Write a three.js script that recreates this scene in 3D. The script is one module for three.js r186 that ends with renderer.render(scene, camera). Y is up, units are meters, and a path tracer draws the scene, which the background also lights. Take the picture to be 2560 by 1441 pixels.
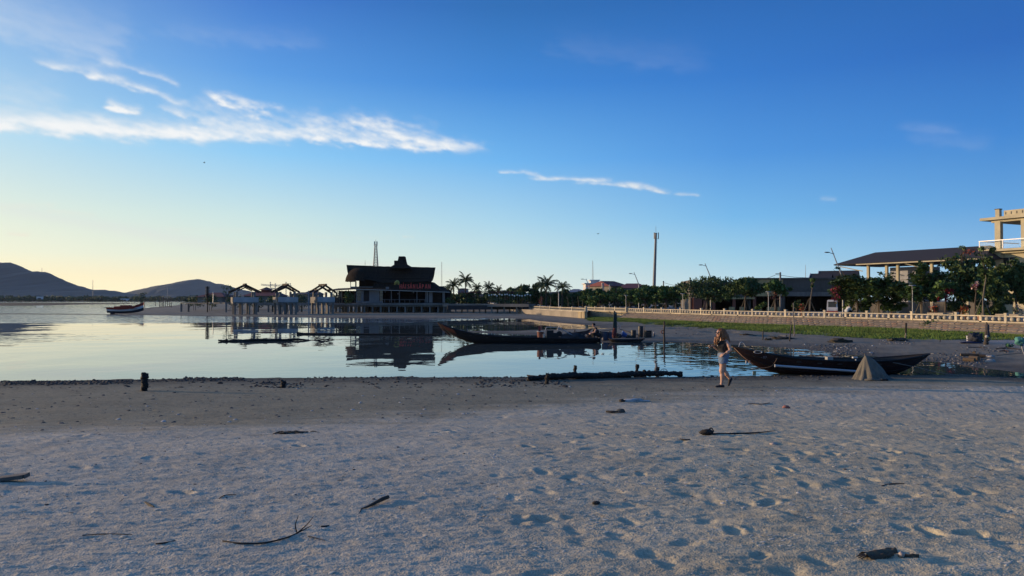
import * as THREE from 'three';
import { ImprovedNoise } from 'three/addons/math/ImprovedNoise.js';
import { mergeGeometries, mergeVertices } from 'three/addons/utils/BufferGeometryUtils.js';
import { FontLoader } from 'three/addons/loaders/FontLoader.js';
import { TextGeometry } from 'three/addons/geometries/TextGeometry.js';

// ---------------------------------------------------------------- camera, sky, sun, exposure
const scene = new THREE.Scene();
const F = 1828, HOR = 750, EYE = 2.58;              // focal length and horizon row of the photograph (2560 wide); eye height above the lagoon
const camera = new THREE.PerspectiveCamera(2 * Math.atan(720.5 / F) * 180 / Math.PI, 1024 / 576, 0.1, 9000);
camera.position.set(0, EYE, 0);
const PITCH = Math.atan((HOR - 720.5) / F);
camera.rotation.x = PITCH;
const renderer = new THREE.WebGLRenderer({ antialias: true });
renderer.setSize(1024, 576);
renderer.toneMapping = THREE.LinearToneMapping;
renderer.toneMappingExposure = 1;
renderer.shadowMap.enabled = true;

const SUN_AZ = -76 * Math.PI / 180, SUN_EL = 7.4 * Math.PI / 180;   // measured from the view direction, to the left
const sunDir = new THREE.Vector3(Math.sin(SUN_AZ) * Math.cos(SUN_EL), Math.sin(SUN_EL), -Math.cos(SUN_AZ) * Math.cos(SUN_EL));
const sun = new THREE.DirectionalLight(new THREE.Color().setRGB(1, 0.69, 0.4), 4.8);
sun.position.copy(sunDir).multiplyScalar(300);
sun.castShadow = true;
sun.shadow.camera.left = -160; sun.shadow.camera.right = 160; sun.shadow.camera.top = 80; sun.shadow.camera.bottom = -80; sun.shadow.camera.far = 900;
sun.shadow.mapSize.set(4096, 4096);
sun.shadow.radius = 1.5;
scene.add(sun);

function rand(seed) { let a = seed >>> 0; return () => { a |= 0; a = a + 0x6D2B79F5 | 0; let t = Math.imul(a ^ a >>> 15, 1 | a); t = t + Math.imul(t ^ t >>> 7, 61 | t) ^ t; return ((t ^ t >>> 14) >>> 0) / 4294967296; }; }
const perlin = new ImprovedNoise();
const ns = (x, y, z = 0) => perlin.noise(x, y, z);
function fbm(x, y, z = 0, o = 4, g = 0.5) { let s = 0, a = 1, f = 1; for (let i = 0; i < o; i++) { s += a * ns(x * f + i * 17.3, y * f - i * 9.1, z); a *= g; f *= 2.03; } return s; }
const clamp = (x, a, b) => x < a ? a : x > b ? b : x;
const lerp = (a, b, t) => a + (b - a) * t;
const sstep = (a, b, x) => { const t = clamp((x - a) / (b - a), 0, 1); return t * t * (3 - 2 * t); };
const lin = c => { c /= 255; return c <= 0.04045 ? c / 12.92 : ((c + 0.055) / 1.055) ** 2.4; };
const srgb = (r, g, b) => new THREE.Color().setRGB(lin(r), lin(g), lin(b));
function table(xs, ys, x) { if (x <= xs[0]) return ys[0]; for (let i = 1; i < xs.length; i++) if (x <= xs[i]) return lerp(ys[i - 1], ys[i], (x - xs[i - 1]) / (xs[i] - xs[i - 1])); return ys[ys.length - 1]; }

function makeSky() {
  const SW = 4096, SH = 2048, data = new Float32Array(SW * SH * 4);
  const D = [0, 40, 57, 75, 93, 110, 180], E = [0, 1.6, 3.2, 6.2, 10.8, 16.5, 22, 40, 90];   // degrees from the sun's azimuth; degrees up
  const C = [
    [[255, 232, 176], [253, 236, 186], [247, 236, 200], [222, 230, 216], [196, 220, 224], [180, 212, 226], [170, 196, 214]],
    [[255, 236, 184], [252, 237, 190], [244, 236, 202], [218, 230, 220], [182, 216, 228], [152, 196, 226], [164, 194, 218]],
    [[255, 240, 200], [234, 235, 208], [221, 234, 219], [200, 226, 226], [158, 206, 230], [130, 182, 224], [150, 188, 220]],
    [[246, 242, 222], [214, 230, 220], [200, 227, 228], [168, 212, 235], [118, 184, 233], [98, 162, 220], [112, 166, 216]],
    [[214, 230, 240], [172, 214, 238], [142, 203, 245], [112, 182, 240], [82, 152, 224], [66, 136, 212], [76, 138, 204]],
    [[170, 206, 236], [126, 180, 230], [88, 156, 228], [66, 138, 216], [56, 124, 205], [47, 108, 190], [54, 112, 182]],
    [[140, 184, 224], [92, 146, 212], [58, 120, 204], [48, 112, 184], [45, 106, 182], [41, 100, 174], [42, 96, 162]],
    [[104, 152, 206], [74, 126, 194], [56, 112, 190], [52, 108, 184], [48, 104, 178], [46, 100, 172], [48, 100, 166]],
    [[60, 112, 180], [58, 110, 178], [56, 108, 177], [55, 107, 176], [54, 106, 175], [53, 105, 174], [53, 105, 172]]].map(r => r.map(c => c.map(lin)));
  // cirrus: streaks given by direction (degrees right of the view axis, degrees up), each with length, thickness and slope
  const pxAz = px => Math.atan((px - 1280) / F) * 180 / Math.PI, pxEl = (px, py) => Math.atan((HOR - py) / F * Math.cos(Math.atan((px - 1280) / F))) * 180 / Math.PI;
  const S = [[-300, 285, 560, 345, 28, .9, .5], [-200, 296, 260, 316, 20, .8, .4], [150, 318, 700, 345, 17, .95, .55], [560, 322, 1170, 372, 18, .9, .7], [760, 312, 1080, 345, 27, .62, .9], [860, 297, 1000, 328, 18, .6, 1], [420, 278, 820, 330, 30, .42, 1], [510, 240, 660, 290, 17, .75, 1.3], [600, 250, 700, 272, 9, .5, 1.3],
    [90, 158, 240, 180, 10, .6, .8], [220, 182, 385, 232, 10, .85, .8], [240, 148, 330, 170, 9, .4, 1], [330, 172, 440, 212, 10, .55, .9], [265, 258, 345, 283, 12, .85, 1], [390, 270, 470, 300, 10, .7, 1.1], [370, 226, 470, 262, 9, .4, 1.1], [960, 340, 1190, 368, 10, .7, .8],
    [1255, 428, 1340, 436, 4, .45, 1], [1300, 432, 1372, 446, 6, .5, 1.1], [1330, 446, 1520, 452, 5.5, .75, .9], [1440, 456, 1640, 470, 7, .5, .8], [1550, 462, 1672, 482, 7, .75, .9], [1690, 486, 1752, 488, 4, .35, 1],
    [20, 585, 72, 588, 4, .7, .6], [1006, 593, 1034, 595, 3, .6, .7], [2055, 497, 2095, 499, 5, .3, .8], [-100, 20, 300, 150, 70, .3, .3], [-100, 230, 150, 260, 40, .22, .6], [1400, 120, 1760, 160, 40, .05, .4], [2280, 350, 2480, 362, 22, .06, .4], [2260, 318, 2400, 330, 12, .1, .6], [120, 528, 240, 538, 5, .3, .6], [0, 520, 140, 512, 7, .25, .6], [420, 80, 800, 110, 26, .08, .6], [420, 572, 640, 580, 6, .15, .6], [700, 590, 980, 596, 6, .12, .6]]
    .map(([x0, y0, x1, y1, w, a, rough]) => { const A = [pxAz(x0), pxEl(x0, y0)], B = [pxAz(x1), pxEl(x1, y1)]; return { A, B, w: w / F * 57.3, a, rough, L: Math.hypot(B[0] - A[0], B[1] - A[1]) }; });
  const r = [0, 0, 0];
  for (let j = 0; j < SH; j++) {
    const el = ((j + 0.5) / SH - 0.5) * 180;
    if (el < -1) { for (let k = j * SW * 4; k < (j + 1) * SW * 4; k += 4) { data[k] = 0.3; data[k + 1] = 0.33; data[k + 2] = 0.36; data[k + 3] = 1; } continue; }
    const e = Math.max(el, 0), hz0 = Math.exp(-e / 3.5);      // seen through the haze of the lower air
    let ei = 0; while (ei < E.length - 2 && e > E[ei + 1]) ei++;
    const et = clamp((e - E[ei]) / (E[ei + 1] - E[ei]), 0, 1);
    for (let i = 0; i < SW; i++) {
      const th = ((i + 0.5) / SW - 0.5) * 2 * Math.PI;      // atan2(z, x)
      let az = Math.atan2(Math.cos(th), -Math.sin(th)) * 180 / Math.PI;   // degrees right of -z
      let d = Math.abs(az - SUN_AZ * 180 / Math.PI); if (d > 180) d = 360 - d;
      let di = 0; while (di < D.length - 2 && d > D[di + 1]) di++;
      const dt = clamp((d - D[di]) / (D[di + 1] - D[di]), 0, 1);
      const k = (j * SW + i) * 4, hz = 1 + (0.17 + 0.12 * (1 - sstep(40, 72, d))) * hz0;
      const a = C[ei][di], b = C[ei][di + 1], c2 = C[ei + 1][di], d2 = C[ei + 1][di + 1];
      for (let n = 0; n < 3; n++) r[n] = lerp(lerp(a[n], b[n], dt), lerp(c2[n], d2[n], dt), et) * hz;
      // the aureole round the sun
      const ca = Math.cos(el * Math.PI / 180), dot = clamp(Math.cos((az * Math.PI / 180) - SUN_AZ) * ca * Math.cos(SUN_EL) + Math.sin(el * Math.PI / 180) * Math.sin(SUN_EL), -1, 1), g = Math.acos(dot) * 57.3;
      const au = 2.6 * Math.exp(-g / 11);
      r[0] += au; r[1] += au * 0.8; r[2] += au * 0.5;
      if (el > 0 && el < 26 && Math.abs(az) < 52) {
        let m = 0, n1 = 9, n2 = 0;
        for (const s of S) {
          const ux = (s.B[0] - s.A[0]) / s.L, uy = (s.B[1] - s.A[1]) / s.L, px = az - s.A[0], py = el - s.A[1];
          const t = (px * ux + py * uy) / s.L; if (t < -0.25 || t > 1.25) continue;
          let v = px * -uy + py * ux; if (Math.abs(v) > s.w * 4 + 0.3) continue;
          if (n1 === 9) { n1 = fbm(az * 0.55, el * 1.5 + az * 0.2, 3.1, 5, 0.56); n2 = fbm(az * 0.9 + el * 0.5, el * 2.6 + az * 0.35, 7.7, 5, 0.6); }
          v += n1 * s.w * 0.9 * s.rough;
          // sharp lower edge, feathery upper one
          const below = v < 0 ? Math.exp(-((v / (s.w * 0.42)) ** 2)) : Math.exp(-((v / (s.w * 0.95)) ** 2));
          const ends = sstep(-0.14, 0.12, t + n1 * 0.1) * (1 - sstep(0.86, 1.12, t + n1 * 0.1));
          m = 1 - (1 - m) * (1 - clamp(s.a * below * ends * clamp(0.78 + s.rough * (n2 * 0.65 + n1 * 0.5), 0, 1.4), 0, 0.97));
        }
        m = clamp(m, 0, 0.96);
        const warm = clamp((el - 1) / 9, 0, 1);
        const cl = [lin(lerp(255, 249, warm)), lin(lerp(244, 250, warm)), lin(lerp(214, 250, warm))];
        const sh = 0.86 + 0.14 * m;
        for (let n = 0; n < 3; n++) r[n] = lerp(r[n], cl[n] * sh, m);
      }
      data[k] = r[0]; data[k + 1] = r[1]; data[k + 2] = r[2]; data[k + 3] = 1;
    }
  }
  const t = new THREE.DataTexture(data, SW, SH, THREE.RGBAFormat, THREE.FloatType);
  t.mapping = THREE.EquirectangularReflectionMapping; t.magFilter = THREE.LinearFilter; t.minFilter = THREE.LinearFilter; t.needsUpdate = true;
  return t;
}
scene.background = makeSky();
scene.environment = scene.background;
scene.fog = new THREE.FogExp2(new THREE.Color(0.62, 0.74, 0.92), 0.000045);

// ---------------------------------------------------------------- pixels of the photograph to places
const CP = Math.cos(PITCH), SP = Math.sin(PITCH);
function ray(px, py) { const x = (px - 1280) / F, y = (720.5 - py) / F; return new THREE.Vector3(x, y * CP + SP, y * SP - CP); }
function onPlane(px, py, level = 0) { const r = ray(px, py), t = (level - EYE) / r.y; return new THREE.Vector3(r.x * t, level, r.z * t); }
function atDepth(px, py, depth) { const r = ray(px, py), t = depth / -r.z; return new THREE.Vector3(r.x * t, EYE + r.y * t, -depth); }

// ---------------------------------------------------------------- geometry helpers
const V = (x, y, z) => new THREE.Vector3(x, y, z);
function place(g, x, y, z, ry = 0, rx = 0, rz = 0) { if (rx || rz || ry) g.applyMatrix4(new THREE.Matrix4().makeRotationFromEuler(new THREE.Euler(rx, ry, rz, 'YXZ'))); g.translate(x, y, z); return g; }
const box = (w, h, d, x = 0, y = 0, z = 0, ry = 0, rx = 0, rz = 0) => place(new THREE.BoxGeometry(w, h, d), x, y, z, ry, rx, rz);
const cyl = (rt, rb, h, x = 0, y = 0, z = 0, n = 12) => place(new THREE.CylinderGeometry(rt, rb, h, n), x, y + h / 2, z);     // y is the base
const ball = (r, x, y, z, n = 12, sx = 1, sy = 1, sz = 1) => { const g = new THREE.SphereGeometry(r, n, Math.max(6, n * 0.7 | 0)); g.scale(sx, sy, sz); return place(g, x, y, z); };
function orient(g, a, b) {     // a shape built along y from 0 to 1, laid from a to b
  const d = b.clone().sub(a), q = new THREE.Quaternion().setFromUnitVectors(V(0, 1, 0), d.clone().normalize());
  g.applyQuaternion(q); g.translate((a.x + b.x) / 2, (a.y + b.y) / 2, (a.z + b.z) / 2); return g;
}
const bar = (a, b, r0, r1 = r0, n = 8) => orient(new THREE.CylinderGeometry(r1, r0, a.distanceTo(b), n), a, b);
function beam(a, b, w, h) {    // rectangular section; h is the upright side
  const L = a.distanceTo(b), g = new THREE.BoxGeometry(w, h, L), m = new THREE.Matrix4().lookAt(a, b, V(0, 1, 0));
  g.applyMatrix4(m); g.translate((a.x + b.x) / 2, (a.y + b.y) / 2, (a.z + b.z) / 2); return g;
}
const tube = (pts, r, n = 6, seg = 0) => new THREE.TubeGeometry(new THREE.CatmullRomCurve3(pts), seg || pts.length * 4, r, n, false);
function taper(pts, rs, n = 7, dense = 0) {   // a limb through points with a radius at each
  const c = new THREE.CatmullRomCurve3(pts), seg = Math.max(4, (pts.length - 1) * (dense || 4)), fr = c.computeFrenetFrames(seg, false), pos = [], idx = [];
  for (let i = 0; i <= seg; i++) { const t = i / seg, p = c.getPoint(t), k = t * (rs.length - 1), a = Math.min(rs.length - 2, k | 0), r = lerp(rs[a], rs[a + 1], k - a);
    for (let j = 0; j < n; j++) { const w = j / n * 6.2832, q = p.clone().addScaledVector(fr.normals[i], Math.cos(w) * r).addScaledVector(fr.binormals[i], Math.sin(w) * r); pos.push(q.x, q.y, q.z); } }
  for (let i = 0; i < seg; i++) for (let j = 0; j < n; j++) { const a = i * n + j, b = i * n + (j + 1) % n; idx.push(a, b, a + n, b, b + n, a + n); }
  const m = pos.length / 3; for (const e of [0, seg]) { const p = c.getPoint(e / seg); pos.push(p.x, p.y, p.z); }
  for (let j = 0; j < n; j++) { idx.push((j + 1) % n, j, m); idx.push(seg * n + j, seg * n + (j + 1) % n, m + 1); }
  const g = new THREE.BufferGeometry(); g.setAttribute('position', new THREE.Float32BufferAttribute(pos, 3)); g.setIndex(idx); g.computeVertexNormals(); return g;
}
function rough(g, amp, f = 9) { const p = g.attributes.position, n = g.attributes.normal; for (let i = 0; i < p.count; i++) { const x = p.getX(i), y = p.getY(i), z = p.getZ(i), d = amp * fbm(x * f, y * f, z * f, 4, 0.6); p.setXYZ(i, x + n.getX(i) * d, y + n.getY(i) * d, z + n.getZ(i) * d); } g.computeVertexNormals(); return g; }
function shape(pts, depth, bevel = 0) { const s = new THREE.Shape(pts.map(p => new THREE.Vector2(p[0], p[1]))); const g = new THREE.ExtrudeGeometry(s, { depth, bevelEnabled: bevel > 0, bevelSize: bevel, bevelThickness: bevel, bevelSegments: 1, curveSegments: 4 }); return g; }
function quad(a, b, c, d) { const g = new THREE.BufferGeometry(); g.setAttribute('position', new THREE.Float32BufferAttribute([a, b, c, a, c, d].flatMap(p => [p.x, p.y, p.z]), 3)); g.computeVertexNormals(); return g; }
function slab(a, b, c, d, t) {   // a quad with thickness t along its normal
  const n = b.clone().sub(a).cross(d.clone().sub(a)).normalize().multiplyScalar(t), p = [a, b, c, d].map(v => v.clone().add(n));
  return join([quad(...p), quad(d, c, b, a), quad(a, b, p[1], p[0]), quad(b, c, p[2], p[1]), quad(c, d, p[3], p[2]), quad(d, a, p[0], p[3])]);
}
function boxUV(g) {
  const p = g.attributes.position, n = g.attributes.normal, uv = new Float32Array(p.count * 2);
  for (let i = 0; i < p.count; i++) { const ax = Math.abs(n.getX(i)), ay = Math.abs(n.getY(i)), az = Math.abs(n.getZ(i)); let u, v;
    if (ay >= ax && ay >= az) { u = p.getX(i); v = p.getZ(i); } else if (ax >= az) { u = p.getZ(i); v = p.getY(i); } else { u = p.getX(i); v = p.getY(i); }
    uv[i * 2] = u; uv[i * 2 + 1] = v; }
  g.setAttribute('uv', new THREE.BufferAttribute(uv, 2)); return g;
}
function join(list) {
  const out = list.flat(9).map(g => { const q = g.index ? g.toNonIndexed() : g.clone(); for (const k of Object.keys(q.attributes)) if (!['position', 'normal'].includes(k)) q.deleteAttribute(k); if (!q.attributes.normal) q.computeVertexNormals(); q.morphAttributes = {}; return q; });
  return out.length === 1 ? out[0] : mergeGeometries(out);
}
const taken = {};
function numbered(n) { taken[n] = (taken[n] ?? -1) + 1; return taken[n] ? `${n}_${String(taken[n]).padStart(3, '0')}` : n; }
function mesh(name, list, mat, parent, label) {
  const geo = list.isBufferGeometry && list.userData.done ? list : boxUV(join([list]));
  geo.userData.done = true;
  const m = new THREE.Mesh(geo, mat); m.castShadow = m.receiveShadow = true;
  m.name = parent === scene || !parent ? numbered(name) : name;
  (parent || scene).add(m); if (label) m.userData.label = label; return m;
}
const part = (p, name, list, mat, label) => mesh(name, list, mat, p, label);
function tag(o, label, category, group) { o.userData.label = label; o.userData.category = category; if (group) o.userData.group = group; return o; }
function thing(name, label, category, pos, turn = 0, group) { const o = new THREE.Group(); o.name = numbered(name); scene.add(o); if (pos) o.position.copy(pos); o.rotation.y = turn; return tag(o, label, category, group); }
function structure(name, list, mat) { const m = mesh(name, list, mat, scene); m.userData.kind = 'structure'; return m; }
function copy(o, label, pos, turn, group, scale) { const c = o.clone(); c.name = numbered(o.name.replace(/_\d{3}$/, '')); c.userData = { ...o.userData, label: label || o.userData.label }; if (group) c.userData.group = group; c.position.copy(pos); c.rotation.y = turn; if (scale) c.scale.setScalar(scale); scene.add(c); return c; }

// ---------------------------------------------------------------- textures and materials
function tex(size, repeat, fn, color = true) {
  const d = new Uint8Array(size * size * 4);
  for (let j = 0; j < size; j++) for (let i = 0; i < size; i++) { const c = fn(i / size, j / size), k = (j * size + i) * 4; d[k] = clamp(c[0] * 255, 0, 255); d[k + 1] = clamp(c[1] * 255, 0, 255); d[k + 2] = clamp(c[2] * 255, 0, 255); d[k + 3] = 255; }
  const t = new THREE.DataTexture(d, size, size); t.wrapS = t.wrapT = THREE.RepeatWrapping; t.magFilter = THREE.LinearFilter; t.minFilter = THREE.LinearMipmapLinearFilter; t.generateMipmaps = true; t.repeat.set(repeat[0], repeat[1]); if (color) t.colorSpace = THREE.SRGBColorSpace; t.needsUpdate = true; return t;
}
// noise that tiles over the unit square
function tn(u, v, f, s = 0, o = 4) { let r = 0, a = 1, w = 0; for (let i = 0; i < o; i++) { const F2 = f * 2 ** i, x = u * F2, y = v * F2, xi = Math.floor(x), yi = Math.floor(y), fx = x - xi, fy = y - yi; const h = (a2, b2) => { let n = Math.imul(((a2 % F2 + F2) % F2) + 131 * (s + i), 374761393) ^ Math.imul(((b2 % F2 + F2) % F2) + 57 * s, 668265263); n = Math.imul(n ^ n >>> 13, 1274126177); return ((n ^ n >>> 16) >>> 0) / 4294967296; }; const sx = fx * fx * (3 - 2 * fx), sy = fy * fy * (3 - 2 * fy); r += a * lerp(lerp(h(xi, yi), h(xi + 1, yi), sx), lerp(h(xi, yi + 1), h(xi + 1, yi + 1), sx), sy); w += a; a *= 0.55; } return r / w; }
const grey = v => [v, v, v];
const T = {
  mottle: tex(256, [0.35, 0.35], (u, v) => grey(0.83 + 0.22 * tn(u, v, 4, 1, 6))),
  mottleB: tex(256, [1.3, 1.3], (u, v) => grey(tn(u, v, 8, 5, 5)), false),
  stain: tex(256, [0.22, 0.3], (u, v) => { const a = tn(u, v * 0.999, 4, 9, 6), s = tn(u, v * 0.05, 32, 3, 3); const k = 0.8 + 0.26 * (a - 0.1) + 0.16 * (s - 0.5); return [k, k * 0.99, k * 0.96]; }),
  wood: tex(256, [0.5, 0.5], (u, v) => { const k = 0.55 + 0.45 * tn(u, v, 4, 2, 2) * tn(u * 1, v * 1, 64, 4, 2) + 0.25 * (tn(0.5, v, 64, 8, 3) - 0.5); return [k, k * 0.97, k * 0.93]; }),
  thatch: tex(256, [0.6, 0.6], (u, v) => { const k = 0.45 + 0.4 * tn(u, v * 0.1, 64, 2, 3) + 0.25 * (tn(u, v, 8, 3, 4) - 0.5); return grey(k + 0.1); }),
  thatchB: tex(256, [0.6, 0.6], (u, v) => grey(tn(u, v * 0.12, 64, 2, 3)), false),
  tile: tex(256, [1, 1], (u, v) => grey(0.8 + 0.24 * tn(u, v, 16, 6, 3))),
  cloth: tex(256, [1.5, 1.5], (u, v) => grey(0.8 + 0.26 * tn(u, v, 8, 6, 6))),
};
const mats = {};
function mat(key, rgb, o = {}) { if (mats[key]) return mats[key]; const { map, bump, bumpScale, ...r } = o; const m = new (r.specularIntensity === undefined ? THREE.MeshStandardMaterial : THREE.MeshPhysicalMaterial)({ color: new THREE.Color().setRGB(...rgb), roughness: 0.85, side: THREE.DoubleSide, ...r }); if (map) m.map = T[map]; if (bump) { m.bumpMap = T[bump]; m.bumpScale = bumpScale || 0.01; } m.name = key; return mats[key] = m; }

// ---------------------------------------------------------------- the land: beach, mudflats, lagoon
const W = (px, py) => { const p = onPlane(px, py); return [p.x, p.z]; };
const L1 = [[-400, 20], [-120, -16], [-40, -21.5], W(0, 956), W(180, 951), W(360, 948), W(560, 945), W(700, 945), W(1000, 943), W(1330, 943), W(1700, 942), W(1830, 940), W(2130, 937.5), W(2400, 936), W(2470, 939), W(2560, 947), [22, -23.6], [60, -22], [300, -22], [300, 60], [-400, 60]];
const L2 = [W(268, 784.5), W(300, 787), W(350, 788.5), W(600, 792), W(800, 794.5), W(950, 796), W(1100, 796.4), W(1240, 796.5), W(1325, 799), W(1345, 803), W(1400, 808), W(1470, 813.5), W(1500, 818), W(1480, 821), W(1400, 824), W(1330, 825), W(1300, 827), W(1240, 827.5), W(1170, 828), W(1160, 831), W(1250, 835), W(1340, 839), W(1420, 845), W(1470, 857), W(1560, 858.5), W(1650, 857), W(1740, 858), W(1830, 863), W(1920, 868), W(2000, 873), W(2090, 885), W(2200, 894), W(2300, 901), W(2390, 911), W(2460, 922), W(2620, 941), [60, -24], [400, -30], [3000, -200], [3000, -3500], [-300, -3500], W(480, 754.5), W(470, 759), W(440, 764), W(380, 769), W(330, 774), W(290, 780)];
const L3 = [W(-900, 783.5), W(0, 784.3), W(150, 784.8), W(290, 786), W(300, 787.6), W(150, 786.6), W(0, 786), W(-900, 787)];
const L4 = [W(-900, 757), W(0, 757.5), W(200, 758), W(340, 759), W(345, 760.5), W(200, 762), W(100, 764.5), W(0, 765), W(-900, 766)];
const L5 = [[-4000, -1020], [-1200, -1010], [-760, -985], [-500, -1005], [-300, -990], [-300, -4000], [-4000, -4000]];
const L6 = [W(1330, 800.5), W(1345, 803), W(1300, 804)];
function polySd(poly, x, z) {    // positive inside
  let d = 1e18, s = -1;
  for (let i = 0, j = poly.length - 1; i < poly.length; j = i++) {
    const xi = poly[i][0], zi = poly[i][1], xj = poly[j][0], zj = poly[j][1], ex = xj - xi, ez = zj - zi, wx = x - xi, wz = z - zi;
    const t = clamp((wx * ex + wz * ez) / (ex * ex + ez * ez), 0, 1), bx = wx - ex * t, bz = wz - ez * t, q = bx * bx + bz * bz; if (q < d) d = q;
    if ((zi > z) !== (zj > z) && x < (xj - xi) * (z - zi) / (zj - zi) + xi) s = -s;
  }
  return s * Math.sqrt(d);
}
const pitCells = new Map();
{ const r = rand(77);
  const add = (x, z, rx, rz, a, d, rim) => { const p = { x, z, rx, rz, c: Math.cos(a), s: Math.sin(a), d, rim }; for (let i = Math.floor((x - 0.6) * 2); i <= Math.floor((x + 0.6) * 2); i++) for (let j = Math.floor((z - 0.6) * 2); j <= Math.floor((z + 0.6) * 2); j++) { const k = i * 4096 + j; (pitCells.get(k) || pitCells.set(k, []).get(k)).push(p); } };
  // footprints trodden into the dry sand, thick to the right, sparse to the left
  for (let i = 0; i < 3200; i++) { const z = -3 - 13 * Math.pow(r(), 0.9), x = (r() * 2 - 1) * (2 + -z * 0.8), u = x / -z; const dens = sstep(-0.15, 0.22, u) * sstep(-16, -8, z) + 0.03; if (r() > dens * 0.5) continue; const sz = 0.7 + r() * 0.6; add(x, z, 0.058 * sz, 0.1 * sz, r() * 3.14, (0.005 + 0.012 * r()) * (u > 0 ? 1 : 0.5), 0.25 * r() * r()); }
  for (let i = 0; i < 90; i++) { const z = -5 - 16 * r(), x = (r() * 2 - 1) * (2 - z * 0.75); add(x, z, 0.06, 0.11, r() * 3.14, 0.012 + 0.016 * r(), 0.4); }
  for (let t = 0; t < 3; t++) { let x = -9 + 9 * t, z = -15 - t * 1.5, a = 0.1 * t; for (let k = 0; k < 26; k++) { add(x + (k % 2) * 0.05, z + (k % 2 ? 0.12 : -0.12), 0.05, 0.12, 1.57 + a, 0.016, 0.4); x += 0.68; z += Math.sin(k * 0.3 + t) * 0.06; } }
  add(-10.9 + 0.2, -14.9, 0.2, 0.3, 1.57, 0.05, 0.5);
}
function pits(x, z) {
  const c = pitCells.get(Math.floor(x * 2) * 4096 + Math.floor(z * 2)); if (!c) return 0; let h = 0;
  for (const p of c) { const dx = x - p.x, dz = z - p.z, u = (dx * p.c + dz * p.s) / p.rx, v = (-dx * p.s + dz * p.c) / p.rz, q = Math.sqrt(u * u + v * v); if (q > 2.6) continue; h += p.d * (-1.15 * Math.exp(-q * q * q * 0.8) + p.rim * Math.exp(-((q - 1.35) ** 2) * 4)); }
  return h;
}
const wetLine = x => 10.2 + 0.42 * clamp(x + 6, 0, 12) + 0.25 * ns(x * 0.3, 4.4);    // metres from the shore... where the dry sand begins, seen from the camera side
function beach(d) { return table([-30, -4, 0, 3.5, 8, 11, 13.5, 16, 20, 24, 60], [-1.6, -0.35, 0, 0.075, 0.21, 0.36, 0.60, 0.78, 0.93, 1.0, 1.25], d); }
function dryness(x, z, d) {       // 0 damp, 1 dry: the edge runs from the near left to the far right
  const edge = table([-16, -7, -3, 0, 3, 8, 14, 22], [12.9, 12.4, 10.6, 9.0, 7.0, 5.0, 3.6, 3.0], x * 20 / Math.max(8, -z)) ;
  return sstep(-1.9, 1.7, d - edge + 1.5 * fbm(x * 0.35, z * 0.9, 2, 5) + 0.5 * fbm(x * 1.6, z * 4, 6, 3));
}
function land(x, z) {
  const d1 = polySd(L1, x, z) + (z > -60 ? 0.22 * fbm(x * 0.5, z * 0.5, 5, 3) : 0);
  let h, kind = 0, d = d1, dry = 0;
  if (z > -34 && d1 > -9 && !(d1 < 0 && x > 8 && z < -24.5)) {
    const dd = Math.abs(d1);
    h = beach(d1);
    if (d1 > -1) {
      dry = dryness(x, z, d1);
      const near = -z < 40 ? 1 : 0;
      h += near * (0.014 * dry * fbm(x * 0.45, z * 0.7, 1, 3) + (0.003 + 0.008 * dry) * fbm(x * 1.9, z * 3.2, 8, 3, 0.55) + (0.0022 + 0.0034 * dry) * fbm(x * 7, z * 13, 3, 4, 0.62) + pits(x, z) * (0.35 + 0.65 * dry) + (0.002 + 0.005 * dry) * Math.pow(1 - Math.min(1, Math.abs(2.2 * fbm(x * 0.9 + z * 0.5, z * 4.2 - x * 0.6, 41, 3))), 3)) * sstep(-0.3, 0.6, d1);
      h += 0.012 * sstep(0.1, 0.6, fbm(x * 2.5, z * 2.5, 12, 3)) * (1 - sstep(0.4, 1.6, d1)) * sstep(-0.4, 0.1, d1);
    }
    kind = 0;
  } else h = -9;
  let b = -1e9; for (const P of [L2, L3, L4, L5]) { if (P !== L2 && z > -90) continue; if (P === L5 && z > -700) continue; const q = polySd(P, x, z); if (q > b) b = q; }
  const far = Math.min(1, 60 / Math.max(60, -z));
  b += far * 0.25 * fbm(x * 0.4, z * 0.4, 3, 3) + (1 - far) * 0.6 * ns(x * 0.06, z * 0.06);
  let h2 = b < 0 ? Math.max(-1.5, b * 0.07) : table([0, 3, 10, 30, 80, 400], [0, 0.06, 0.16, 0.26, 0.34, 0.8], b);
  if (b > 0) h2 += sstep(0, 1.5, b) * (0.02 * fbm(x * 0.7, z * 0.7, 6, 4) + 0.008 * fbm(x * 3, z * 3, 2, 2));
  if (b > 0 && z > -90) for (const q of PUDDLES) { const u = (x - q[0]) / q[2], v = (z - q[1]) / q[3], e = u * u + v * v; if (e < 2.5) h2 = lerp(-0.03, h2, sstep(0.5, 2.3, e + 0.5 * fbm(x * 1.1, z * 1.1, 9, 3))); }
  if (h2 > h) { h = h2; kind = 1; d = b; dry = 0; }
  return { h, kind, d, dry };
}
const PUDDLES = [[1665, 818, 70, 1.5], [1720, 824.5, 46, 1.3], [1600, 812, 60, 1.1], [1935, 845, 40, 1.6], [1800, 836, 36, 1.2], [1480, 822, 50, 1.2]].map(([px, py, rx, ry]) => { const p = onPlane(px, py), k = -p.z / F; return [p.x, p.z, rx * k, ry * p.z * p.z / (EYE * F)]; });
const groundY = (x, z) => land(x, z).h;
function ground(px, py, guess = 0.1) { let lv = guess, p; for (let i = 0; i < 14; i++) { p = onPlane(px, py, lv); const h = Math.max(0, groundY(p.x, p.z)); lv = lerp(lv, h, 0.7); } p.y = Math.max(0, groundY(p.x, p.z)); return p; }

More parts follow.
